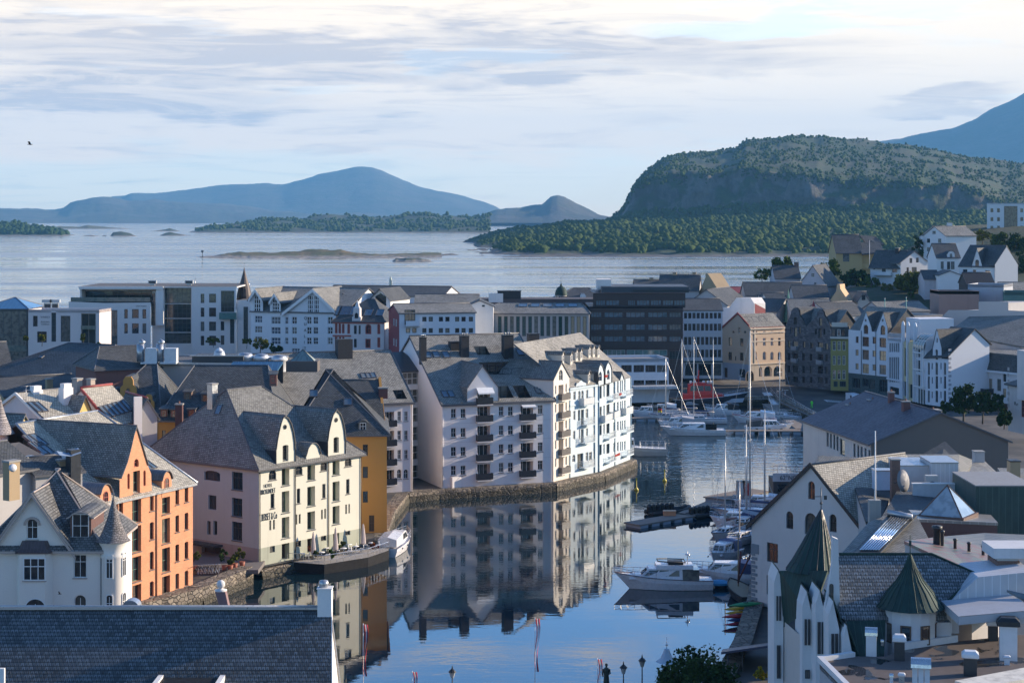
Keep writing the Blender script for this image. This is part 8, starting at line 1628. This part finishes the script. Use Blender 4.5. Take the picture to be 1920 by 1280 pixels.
t = thing('covered_dinghy','small round dinghy under a bright blue cover beside the motor yacht stern','dinghy',wp(665,735)); MB().loft([[Vector((1.15*k*cos(a),.8*k*sin(a),z)) for a in [i*pi/6 for i in range(12)]] for k,z in ((.8,-.1),(1,.4))]).build('hull',RUB,t); MB().loft([[Vector((1.2*k*cos(a),.85*k*sin(a),z)) for a in [i*pi/6 for i in range(12)]] for k,z in ((1,.38),(1,.6),(.6,.85),(.05,.95))]).build('cover',paint((.05,.27,.48),.5),t)
t = thing('wooden_boat','dark old boat with slanting red brown spars behind the blue covered dinghy','boat',wp(790,790),radians(100)); hull(8,2.6,.9,1.4,RUB,t,None,deck=TEAK); MB().tube([(1,0,.8),(1,0,7)],.08).build('mast',TEAK,t); MB().tube([(1,0,1.4),(-2.5,.8,5.5)],.1).tube([(1,0,1.6),(-1.6,-.6,5)],.1).build('gaff',paint((.15,.05,.05),.7),t)
for i,(x,y,c,l_) in enumerate(((785,852,(.62,.38,.03),'yellow kayak, upper of two, on the quay rack'),(790,875,(.65,.36,.02),'orange yellow kayak, lower of two, on the quay rack'),(800,915,(.05,.10,.35),'dark blue kayak under the yellow ones'),(775,895,(.5,.04,.05),'small red kayak left of the blue one'),(765,945,(.5,.03,.06),'red kayak lowest on the quay rack'),(815,830,(.04,.30,.12),'green kayak on top by the boathouse corner'))):
 t = thing('kayak',l_,'kayak',at(x,y,189-i*.5),radians(20)); MB().loft([[Vector((u,.32*k*cos(a),.24*k*sin(a))) for a in [j*pi/4 for j in range(8)]] for u,k in ((-1.9,.08),(-1.3,.6),(-.4,1),(.5,1),(1.3,.6),(1.9,.08))]).build('shell',paint(c,.35),t); MB().lathe([(.3,.2),(.26,.25),(.001,.16)],n=10).build('cockpit',RUB,t)
def pontoon(label,pts,w,z=.55):
 t = thing('pontoon',label,'pontoon',(pts[0].x,pts[0].y,0)); o = t.location; q = MB(); s_ = MB()
 for a,c in zip(pts,pts[1:]):
  d = (c-a); d.z = 0; n = Vector((-d.y,d.x,0)).normalized()*w; a0 = a-o; c0 = c-o
  q.prism([Vector((p.x,p.y,z-.18)) for p in (a0,c0,c0+n,a0+n)],(0,0,.18)); k = max(2,int(d.length/2.2))
  for i in range(k): e,f_ = a0+d*(i+.12)/k,a0+d*(i+.78)/k; s_.prism([Vector((p.x,p.y,-.2)) for p in (e+n*.02,f_+n*.02,f_+n*.95,e+n*.95)],(0,0,z+.01))
 q.build('deck',plaster((.22,.18,.15),'pontoon_planks',.4),t); s_.build('floats',paint((.30,.36,.42),.5),t); return t
pontoon('near floating pontoon with inflatable boats tied along it',[wp(212,400),wp(530,345),wp(700,272)],3.0); pontoon('quay head behind the inflatables carrying two fuel pumps',[wp(700,275),wp(960,225)],4,1.1)
def rib(label,p,rz,n):
 t = thing('inflatable_boat',label,'inflatable boat',p,rz); q = MB()
 for s in (-1,1): q.tube([(-3.4,s*1.0,.35),(1.6,s*1.0,.4),(2.9,s*.5,.6),(3.4,0,.75)],.3,8)
 q.box(-3.2,2,-.8,.8,.05,.3); q.build('tubes',RUB,t)
 for i in range(n): MB().box(-3.6+.75*i if n > 3 else -3.6,-3.1+.75*i if n > 3 else -3,-.25,.25,.6,1.25).ball((-3.35+.75*i if n > 3 else -3.3,0,1.2),.36,8).build('outboard' if i == 0 else 'seat',RUB,t)
rib('long black inflatable with a row of seats behind the near pontoon',wp(380,312),radians(28),6); rib('black inflatable with clustered outboards right of the near pontoon',wp(610,325),radians(35),5)
t = thing('crate','orange wooden crate on the near pontoon','crate',gnd(382,322,.56)); MB().box(-.85,.85,-.45,.45,0,.62).build('box',paint((.55,.26,.13),.6),t); MB().box(-.9,.9,-.5,.5,.62,.68).build('lid',paint((.6,.35,.2),.6),t)
for x,c,l_ in ((787,(.62,.62,.6),'white fuel pump on the quay head'),(822,(.45,.06,.05),'red and white fuel pump on the quay head')): t = thing('fuel_pump',l_,'fuel pump',gnd(x,226,1.1)); MB().box(-.6,.6,-.4,.4,0,2.6).build('body',paint((.55,.45,.36),.6),t); MB().box(-.35,.35,-.43,-.4,.5,2.3).build('panel',paint(c,.5),t)
for x,y,l_ in ((193,180,'yellow buoy, nearer the camera of the two in the basin'),(354,128,'yellow buoy, farther from the camera of the two')): t = thing('buoy',l_,'buoy',wp(x,y)); MB().lathe([(.05,-.2),(.34,.05),(.34,.2),(.08,.5),(.06,1.6),(.01,1.7)],n=10).build('float',paint((.50,.40,.03),.5),t); MB().box(-.12,.12,-.02,.02,1.5,1.9).build('topmark',paint((.50,.40,.03),.5),t)
V(1450,870,3); t = thing('kiosk','dark quay kiosk with a white lettered fascia','kiosk',(40.5,268,1.9)); KM = paint((.07,.06,.06),.6)
V(1400,840,3.692); a,c = at(185,335,262),at(330,335,262); t.location = Vector(((a.x+c.x)/2,262,a.z-.8)); w = c.x-a.x; MB().box(-w/2,w/2+3,0,5,0,3.2).build('body',KM,t); sg = MB().box(-w/2-.1,w/2+3,-.15,-.01,3.0,4.2).build('fascia',paint((.55,.54,.56),.6),t); text('62°NORD',.95,(-w/2+.9,-.17,3.25),0,t,BLACKM,sx=.9); MB().box(-w/2+.6,w/2,-.02,-.005,.6,2.6).build('window',DARKGL,t); rail([(-w/2,.2,4.2),(w/2+2,.2,4.2)],1.0,t,8,'roof_rail')
V(1180,680,5.3333)
cruiser('white motor cruiser with round aft window in front of the inner pontoon',wp(632,722),pi,12.4,3.8,canopy=None,h=1.3); cruiser('white cruiser with a red waterline stripe beside the ramp',wp(1250,600),radians(170),9,3.0,stripe=paint((.4,.04,.05),.4),canopy=GEL); cruiser('low white sports cruiser at the right end of the inner pontoon',wp(1400,690),0,9.5,3.0,canopy=paint((.06,.065,.07),.6)); cruiser('grey covered boat moored just behind the round windowed cruiser',wp(470,660),pi,7.5,2.7,canopy=paint((.42,.42,.46),.7))
sailboat('white sailing yacht with two pale masts in the inner marina',wp(690,600),radians(178),11.5,17.5,two=True); sailboat('sailing boat with a thin dark mast left of the two masted yacht',wp(560,560),radians(175),9,16.5)
cruiser('small white boat flying a German flag by the inner jetty',wp(170,545),pi,7,2.4,canopy=None); V(1180,680,5.3333)
sailboat('sailing boat with a short mast moored left of the two masted yacht',wp(395,575),pi,8.5,13); cruiser('white boat with a dark canopy between the rescue boat and the inner yachts',wp(930,520),pi,7.5,2.6,canopy=RUB); cruiser('small white boat behind the German flagged boat',wp(330,520),radians(175),6.5,2.3,canopy=GEL); sailboat('sailing boat with a bare mast by the ramp',wp(1530,570),radians(140),8,14,cover=RUB)
V(1130,860,3.047); sailboat('sailing boat with a navy sail cover squeezed against the right quay',wp(850,400),radians(165),9,14); sailboat('slender masted boat half hidden by the boathouse roof',wp(955,330),radians(165),9,15,cover=GEL); cruiser('white boat with a red hull stripe deep in the right hand moorings',wp(800,430),radians(-110),7,2.5,stripe=REDB,canopy=NAVY)
V(1180,680,5.3333)
def flag(label,p,h,cols,w=1.1,fh=.7,pole=.03,hang=False,name='flag',rz=0):
 t = thing(name,label,'flag',p,rz); MB().tube([(0,0,0),(0,0,h)],pole,6).build('pole',WOODW,t); q = MB(); ms = []; n = len(cols)
 for i,c in enumerate(cols):
  ms.append(paint(c,.7,name='flag_cloth')); z0,z1 = h-.05-fh*i/n,h-.05-fh*(i+1)/n
  if hang: a,e = .05+w*(i/n),.05+w*((i+1)/n); q.loft([[Vector((a+.10*sin(k*1.1),.08*sin(k*.9),h-.1-fh*k/6)),Vector((e+.10*sin(k*1.1)-(e)*.5*k/6,.08*sin(k*.9+1),h-.1-fh*k/6))] for k in range(7)],i,False,False,False)
  else: q.loft([[Vector((w*k/5,.1*sin(k*1.3),z0-.1*k/5)),Vector((w*k/5,.1*sin(k*1.3),z1-.1*k/5))] for k in range(6)],i,False,False,False)
 q.build('cloth',ms,t); return t
flag('German flag on a pole above the small white boat',gnd(283,540,.9),2.2,[(.02,.02,.02),(.55,.03,.03),(.75,.5,.04)],.9,1.2)
t = thing('rescue_boat','red and black rescue boat with a white bow moored along the far quay','rescue boat',wp(810,432),0); hull(17,5,1.6,3.1,paint((.03,.035,.05),.5),t,paint((.55,.57,.6),.5)); RDB = paint((.55,.035,.025),.4,name='rescue_red'); MB().loft([[Vector((x,s*1.9*k,z)) for x,s in ((-6.2,-1),(2.8*k2,-1),(2.8*k2,1),(-6.2,1))] for k,k2,z in ((1,1,1.6),(1,1,2.7))]).build('deckhouse',RDB,t)
cab(-5,.8,3.2,2.7,4.9,t,.6,RDB,'wheelhouse'); MB().tube([(-2.6,0,4.9),(-2.6,0,7.9)],.13).tube([(-3.0,-.7,6.6),(-2.2,.7,6.6)],.07).tube([(-3.2,0,5.2),(-2.6,0,7)],.08).box(-4.2,-1,-1.2,1.2,4.95,5.25).build('mast',RDB,t); q = MB()
for x in (-4.4,-3.6,-1.6,-.6,.1): q.ball((x,-.8,5.4),.33,8)
q.build('life_rafts',GEL,t); MB().prism([(-6,-2.52,.4),(7,-1.4,1.0),(7.4,-1.2,1.9),(-5.4,-2.52,1.2)],(0,.1,0)).build('grey_band',paint((.36,.40,.46),.5),t); rail([(2.5,-2,2.2),(7.5,-.4,3)],.8,t,5)
t = thing('grey_workboat','stern of a grey workboat with railings at the corner of the blue house','boat',wp(110,925),pi); hull(9,3.4,1.3,1.9,paint((.42,.42,.43),.5),t); rail([(-4.4,-1.5,1.3),(0,-1.6,1.35),(0,1.6,1.35),(-4.4,1.5,1.3),(-4.4,-1.5,1.3)],1.0,t,4); cab(1,3,2,1.4,3,t,.3)
pontoon('inner marina pontoon behind the white cruisers',[wp(930,715),wp(1860,718)],3.5,.7); pontoon('left inner jetty near the small hall',[wp(-60,585),wp(400,583)],2.5,.6); pontoon('walkway pontoon running back from the inner pontoon to the ramp',[wp(1850,700),wp(1480,440)],3.4,.7)
t = thing('gangway','white railed ramp leading down from the quay to the walkway','gangway',gnd(1470,420,.7)); e = gnd(1370,300,1.9)-t.location; MB().solid([(-.9,0,.15),(.9,0,.15),(e.x+.9,e.y,e.z+.1),(e.x-.9,e.y,e.z+.1)],[(0,1,2,3)],.2).build('deck',WOODW,t)
for s in (-.9,.9): rail([(s,0,.1),(e.x+s,e.y,e.z+.1)],1.1,t,8)
t = thing('quay_railing','long white railing along the diagonal quay edge','railing',gnd(1880,560,1.4)); rail([gnd(1880,560,1.4)-t.location,gnd(1470,318,1.4)-t.location],1.1,t,26)
# ================================================================== hotel terrace, street furniture, people, birds
V(280,700,3.048)
t = thing('restaurant_barge','dark floating restaurant deck with white railings moored before the hotel','barge',wp(1090,1120)); o = t.location; P_ = [gnd(*p,1.1)-o for p in ((790,1078),(1000,1092),(1250,1052),(1368,1012),(1372,985),(1290,975),(800,1045))]
P_ = [Vector((p.x,p.y,1.15)) for p in P_]; MB().prism([Vector((p.x,p.y,-.4)) for p in P_],(0,0,1.5)).build('hull',paint((.006,.006,.008),.95,name='black_hull_paint',spec=.1),t); MB().poly(P_).build('deck',plaster((.34,.31,.28),'deck_planks',.3),t); rail(P_[:6],1.05,t,7); a = P_[0]-Vector((.0,.06,0)); text('RESTAURANT',.62,(P_[0].x+1.7,P_[0].y-.30,.25),atan2((P_[1]-P_[0]).y,(P_[1]-P_[0]).x),t,WOODW,sx=.72)
UM = paint((.50,.42,.40),.8,name='folded_canvas')
for x,y,h,l_ in ((937,1060,3.2,'folded parasol, leftmost on the restaurant deck'),(1064,1036,3.25,'folded parasol, middle one on the restaurant deck'),(1222,1002,3.1,'folded parasol, rightmost on the restaurant deck')): t = thing('parasol',l_,'parasol',gnd(x,y,1.15),0,'folded parasols on the restaurant deck'); MB().lathe([(.12,.55),(.34,.7),(.30,1.4),(.20,2.3),(.10,h-.1),(.02,h)],n=9,sm=False).build('canopy',UM,t); MB().tube([(0,0,0),(0,0,h+.08)],.04).lathe([(.4,0),(.4,.08),(.05,.1)],n=10).build('pole',DKMET,t)
tt_ = thing('terrace_table','round white terrace table','table'); MB().lathe([(.4,.72),(.4,.75),(.001,.75)],n=12).build('top',WOODW,tt_); MB().tube([(0,0,0),(0,0,.72)],.04).lathe([(.25,0),(.2,.04),(.04,.05)],n=8).build('stand',STEEL,tt_)
cc_ = thing('terrace_chair','white terrace chair','chair'); MB().box(-.22,.22,-.22,.22,.43,.47).build('seat',WOODW,cc_); MB().box(-.22,.22,.2,.24,.47,.9).build('backrest',WOODW,cc_)
for sx in (-.2,.2):
 for sy in (-.2,.2): MB().tube([(sx,sy,0),(sx,sy,.44)],.018,4).build('leg',STEEL,cc_)
first = [1,1]
for x,y in ((870,1062),(985,1055),(1010,1030),(1110,1032),(1140,1010),(1180,1020),(1270,1000)):
 p = gnd(x,y,1.16); q = tt_ if first[0] else dup(tt_,p); first[0] = 0; q.location = p; q['group'] = 'round white tables on the restaurant deck'; q['label'] = 'round white table among the deck chairs'
 for s in (-1,1): r = cc_ if first[1] else dup(cc_,p); first[1] = 0; r.location = p+Vector((s*.7,.1,0)); r.rotation_euler.z = -s*pi/2; r['group'] = 'white chairs on the restaurant deck'; r['label'] = 'white chair at a round table on the deck'
def plant(label,p,h,r,mat,pot=True):
 t = tree('potted_plant',label,p,h,r,mat,260,.12,'plant',False,h*.38,seed=int(p.x*31+p.y*17+h*9))
 if pot: MB().lathe([(.26,-.02),(.36,.5),(.32,.5),(.001,.45)],n=10).build('pot',paint((.30,.09,.05),.7),t)
for x,y,h,r,m_,l_ in ((430,1120,2.3,.75,LEAFD,'dark bushy plant right of the hotel door'),(462,1118,1.4,.5,LEAF,'low bright potted plant, third from the hotel door'),(488,1108,1.9,.6,LEAFY,'round yellow green plant between the hotel pots'),(530,1098,2.5,.7,LEAFY,'drooping olive tree in a red pot, last in the row'),(266,1125,2.5,.5,LEAF,'plant half hidden at the orange warehouse corner')): plant(l_,gnd(x,y,GZ),h,r,m_)
RFL = leafmat((.30,.05,.03),(.12,.10,.03),'reddish_leaves')
for x,y,m_,l_ in ((905,1045,RFL,'reddish shrub on the deck left of the first parasol'),(1050,1070,LEAF,'green shrub by the deck railing'),(1102,1018,LEAFY,'light green shrub behind the middle parasol'),(1290,1022,RFL,'large reddish shrub at the right end of the deck'),(965,1072,LEAFY,'grassy plant at the front deck railing')): plant(l_,gnd(x,y,1.15),1.3,.6,m_,False)
bk = thing('bicycle','dark city bicycle in the rack outside the hotel','bicycle'); q = MB()
for x in (-.52,.52): q = MB().tube([(x+.33*cos(i*pi/9),0,.34+.33*sin(i*pi/9)) for i in range(19)],.028,5); q.tube([(x-.33,0,.34),(x+.33,0,.34)],.008,3).tube([(x,0,.01),(x,0,.67)],.008,3); q.build('wheel',STEEL if x > 0 else RUB,bk)
MB().tube([(-.52,0,.34),(-.15,0,.85),(.38,0,.85),(0,0,.34),(-.52,0,.34)],.022,5).tube([(.52,0,.34),(.36,0,1.0)],.022,5).build('frame',DKMET,bk); MB().tube([(.3,-.26,1.0),(.38,0,1.02),(.3,.26,1.0)],.018,5).build('handlebar',STEEL,bk); MB().box(-.3,-.05,-.07,.07,.9,.96).build('saddle',RUB,bk)
for i in range(9):
 p = gnd(275+14*i,1142-.7*i,GZ); r = bk if i == 0 else dup(bk,p); r.location = p; r.rotation_euler.z = radians(-70+4*(i % 3)); r['group'] = 'bicycles outside the hotel'
V(); q = thing('street_lamp','x','street lamp'); LG = glassy((.55,.57,.58),.1,'lantern_glass',1.5); MB().tube([(0,0,-1),(0,0,2.75)],[.09,.05]).lathe([(.16,0),(.12,.5),(.06,.6)],n=8).build('post',BLACKM,q); MB().lathe([(.12,2.75),(.27,3.25)],n=8,sm=False).build('lantern',LG,q); MB().lathe([(.34,3.24),(.22,3.4),(.07,3.52),(.03,3.75),(.001,3.8)],n=8,sm=False).build('cap',BLACKM,q)
for i,(x,y,l_) in enumerate(((848,1247,'black lantern lamp standing alone at the bottom centre'),(1169,1239,'black lantern lamp just right of the statue'),(1204,1226,'black lantern lamp left of the round bush'))): r = q if i == 0 else dup(q,(0,0,0)); p = at(x,y,150); r.location = (p.x,150,p.z-3.78); r['label'] = l_; r['group'] = 'lantern lamps on the promenade'
RWB = [(.55,.02,.03),(.7,.7,.7),(.02,.03,.15),(.55,.02,.03)]
for x,y,fh,l_ in ((681,1168,4.3,'long drooping red white and blue pennant at the left by the roof end'),(1003,1157,4.4,'long drooping red white and blue pennant at the bottom centre'),(773,1257,3.2,'top of a red pennant at the bottom edge left of the single lamp'),(1120,1233,3.4,'red white and blue pennant left of the statue')): p = at(x,y,151); flag(l_,(p.x,151,p.z-8),8,RWB,.34,fh,.035,True,'pennant')
p = at(1137,1243,150); BRZ = paint((.03,.045,.04),.5,.4,name='dark_bronze'); t = thing('statue','dark bronze statue of a standing robed figure','statue',(p.x,150,p.z-2.0)); MB().lathe([(.26,-.1),(.25,.5),(.20,1.0),(.25,1.35),(.27,1.52),(.17,1.64),(.075,1.70),(.075,1.75),(.10,1.80),(.125,1.89),(.10,1.98),(.001,2.02)],n=14,sy=.75).tube([(.25,0,1.55),(.31,-.08,1.2),(.12,-.26,1.12)],[.08,.065,.05],7).tube([(-.25,0,1.55),(-.31,0,1.2),(-.28,-.08,.9)],[.08,.065,.05],7).build('figure',BRZ,t); MB().box(-.5,.5,-.5,.5,-3.2,-.1).build('pedestal',GREYR,t)
tree('round_bush','big dense round bush at the bottom edge before the quay',(at(1308,1290,146).x,146,1.6),5.5,3.5,LEAFD,7500,.13,'bush',True,2.9,77)
t = thing('pavilion','pale blue pointed pavilion roof half hidden by the round bush','pavilion',(at(1250,1240,158).x,158,zat(1240,158))); MB().lathe([(1.0,0),(.55,.35),(.32,.8),(.22,1.1),(.001,1.2)],n=6,sm=False).build('roof',paint((.36,.46,.55),.5),t); MB().tube([(0,0,1.1),(0,0,2.2)],.03).ball((0,0,1.5),.12,8).build('finial',STEEL,t); MB().lathe([(.12,-5),(.12,0)],n=6,sm=False).build('post',paint((.20,.26,.32),.6),t)
t = thing('awning_roof','long dark sloping awning beside the foot of the boathouse','awning',at(1420,1215,160)); MB().solid([at(*p)-t.location for p in ((1352,1222,162),(1355,1216,168),(1450,1203,168),(1450,1208,160))],[(0,1,2,3)],.2).build('roof',paint((.04,.05,.09),.4),t); MB().tube([at(1392,1220,162)-t.location,at(1392,1300,162)-t.location],.07).tube([at(1365,1222,162)-t.location,at(1365,1300,162)-t.location],.07).build('posts',DKMET,t)
tree('flowering_bush','small yellow flowering bush at the foot of the boathouse',at(1428,1278,158),1.3,.8,leafmat((.35,.28,.02),(.12,.16,.02),'yellow_flowers'),500,.09,'bush',False,.6,5)
V(1270,540,5.189)
def van(label,p,rz,c=(.62,.65,.70),L=5.4,hh=2.3,name='van'):
 t = thing(name,label,name.split('_')[-1],p,rz); m_ = paint(c,.3,name='vehicle_paint'); s = [(-L/2,.35),(L/2,.35),(L/2,.95),(L/2-.75,1.15),(L/2-1.5,hh-.1),(L/2-1.9,hh),(-L/2+.05,hh)] if hh > 1.8 else [(-L/2,.3),(L/2,.3),(L/2,.8),(L/2-1.1,.92),(L/2-1.8,hh),(-L/2+.8,hh),(-L/2,.9)]
 MB().prism([(x,-.95,z) for x,z in s],(0,1.9,0)).build('body',m_,t); g = MB().poly([(s[3][0]+.01,-.8,s[3][1]+.05),(s[3][0]+.01,.8,s[3][1]+.05),(s[4][0]+.03,.75,s[4][1]-.1),(s[4][0]+.03,-.75,s[4][1]-.1)]).box(s[4][0]-1.1,s[4][0]-.15,-.965,.965,1.25 if hh > 1.8 else .95,hh-.35 if hh > 1.8 else hh-.1); g.build('windows',BWIN,t)
 for x in (-L*.3,L*.3):
  for sy in (-.98,.76): MB().tube([(x,sy,.34),(x,sy+.22,.34)],.34,12).build('wheel',RUB,t)
 for sy in (-.75,.55): MB().box(L/2-.03,L/2+.02,sy,sy+.2,.65,.85).build('headlight',GEL,t)
 return t
van('white van driving past the purple tiled hall',gnd(1720,1130,GZ-.55),radians(-80)); van('pale parked van before the white twin gables',gnd(1775,1005,GZ-.55),radians(-100),(.5,.53,.58),4.6,1.95); van('tan car parked right of the pale van',gnd(1855,1005,GZ-.55),radians(-10),(.28,.22,.18),4.3,1.45,'parked_car'); van('dark car in the shade before the stone gables',gnd(1250,955,GZ-.55),radians(175),(.02,.025,.04),4.4,1.5,'parked_car'); van('blue car by the glass front of the dark office block',gnd(110,905,GZ-.55),0,(.03,.06,.14),4.3,1.45,'parked_car')
def person(label,p,rz=0,vest=(.10,.75,.06)):
 vs = [(0,0,.95),(0,0,1.2),(0,0,1.42),(0,.0,1.55),(0,-.01,1.68),(.2,0,1.42),(.27,-.03,1.15),(.24,-.15,.92),(-.2,0,1.42),(-.27,.03,1.15),(-.25,.08,.92),(.1,0,.9),(.11,-.12,.48),(.12,-.04,.08),(-.1,0,.9),(-.11,.10,.48),(-.12,.2,.08),(.12,-.18,.05),(-.12,.08,.04)]
 es = [(0,1),(1,2),(2,3),(3,4),(2,5),(5,6),(6,7),(2,8),(8,9),(9,10),(0,11),(11,12),(12,13),(0,14),(14,15),(15,16),(13,17),(16,18)]; r_ = [.15,.15,.16,.06,.11,.07,.055,.045,.07,.055,.045,.10,.075,.05,.10,.075,.05,.04,.04]
 me = bpy.data.meshes.new('body'); me.from_pydata(vs,es,[]); o = bpy.data.objects.new('person',me); COL.objects.link(o); m = o.modifiers.new('s','SKIN'); o.modifiers.new('u','SUBSURF').levels = 1
 for i,sv_ in enumerate(me.skin_vertices[0].data): sv_.radius = (r_[i],r_[i]*.85); sv_.use_root = i == 0
 e = bpy.data.meshes.new_from_object(o.evaluated_get(bpy.context.evaluated_depsgraph_get())); bpy.data.objects.remove(o); e.materials.clear(); e.materials.append(paint(vest,.7,name='work_clothes')); e.materials.append(paint((.45,.28,.2),.6,name='skin'))
 for f_ in e.polygons: f_.material_index = 1 if f_.center.z > 1.5 else 0
 o = bpy.data.objects.new('person',e); COL.objects.link(o); o.location = p; o.rotation_euler.z = rz; tag(o,label,'person'); h_ = MB().ball((0,.01,1.73),.105,10).build('hair',RUB,o); return o
person('worker in bright green hi-vis clothes walking on the far quay',gnd(1308,1168,GZ-.5),radians(200))
for x,yt,yb,l_ in ((8,760,1000,'tall thin street lamp before the dark office block'),(608,850,980,'lamp post in front of the blue painted ground floor'),(1700,760,1020,'tall street lamp before the white twin gables'),(1048,995,1100,'short white lamp on the quay near the walkway')):
 p = gnd(x,yb,GZ-.5); h = (yb-yt)/5.189*p.y/F; t = thing('street_lamp',l_,'street lamp',p); MB().tube([(0,0,0),(0,0,h)],.07).build('pole',STEEL,t); MB().box(-.7,.7,-.12,.12,h,h+.1).build('lamp_head',STEEL,t)
V();
for x,y,Y,s,l_ in ((56,271,120,.62,'gull flying high above the sea at the left'),(112,1113,140,.55,'dark swallow flying in front of the pale cream house')):
 t = thing('bird',l_,'bird',at(x,y,Y),radians(20)); s *= 1.2; MB().loft([[Vector((u*.24*s,.05*k*s*cos(a),.05*k*s*sin(a))) for a in [i*pi/3 for i in range(6)]] for u,k in ((-1,.2),(-.3,.9),(.4,1),(.8,.6),(1.05,.05))]).build('body',paint((.03,.03,.035),.7),t)
 for d_ in (-1,1): MB().solid([(.1*s,.03*d_*s,.03*s),(-.08*s,.03*d_*s,.03*s),(-.16*s,.3*d_*s,.26*s),(-.02*s,.28*d_*s,.25*s)],[(0,1,2,3)],.012).build('wing',paint((.03,.03,.035),.7),t)
V(640,853,3); cruiser('small white passenger boat with cabin at the ochre house quay',wp(312,535),radians(78),9.5,3.0,canopy=GEL,stripe=NAVY,h=1.3); t = thing('beacon','thin sea mark pole on the tip of the skerry','beacon',at(1,1,1)); V(0,290,3.84); t.location = at(1457,735,1800); MB().tube([(0,0,-1),(0,0,4.6)],.35).build('pole',DKMET,t); MB().box(-1,1,-1,1,4.4,6.4).build('lantern',DKMET,t)
# ================================================================== the air between here and the mountains
def make_haze():
 m = bpy.data.materials.new('haze_air'); m.use_nodes = True; t = m.node_tree; t.nodes.clear()
 o = nd(t,'OutputMaterial'); v = nd(t,'VolumePrincipled')
 v.inputs['Color'].default_value = (.22,.58,1.0,1); v.inputs['Density'].default_value = 5.4e-5; v.inputs['Anisotropy'].default_value = .0
 lk(t,v.outputs[0],o.inputs['Volume'])
 h = MB().box(-9000,9000,-400,19500,-3,1100).build('haze',m); h['kind'] = 'stuff'; h['label'] = 'thin blue haze over the sound'
make_haze()
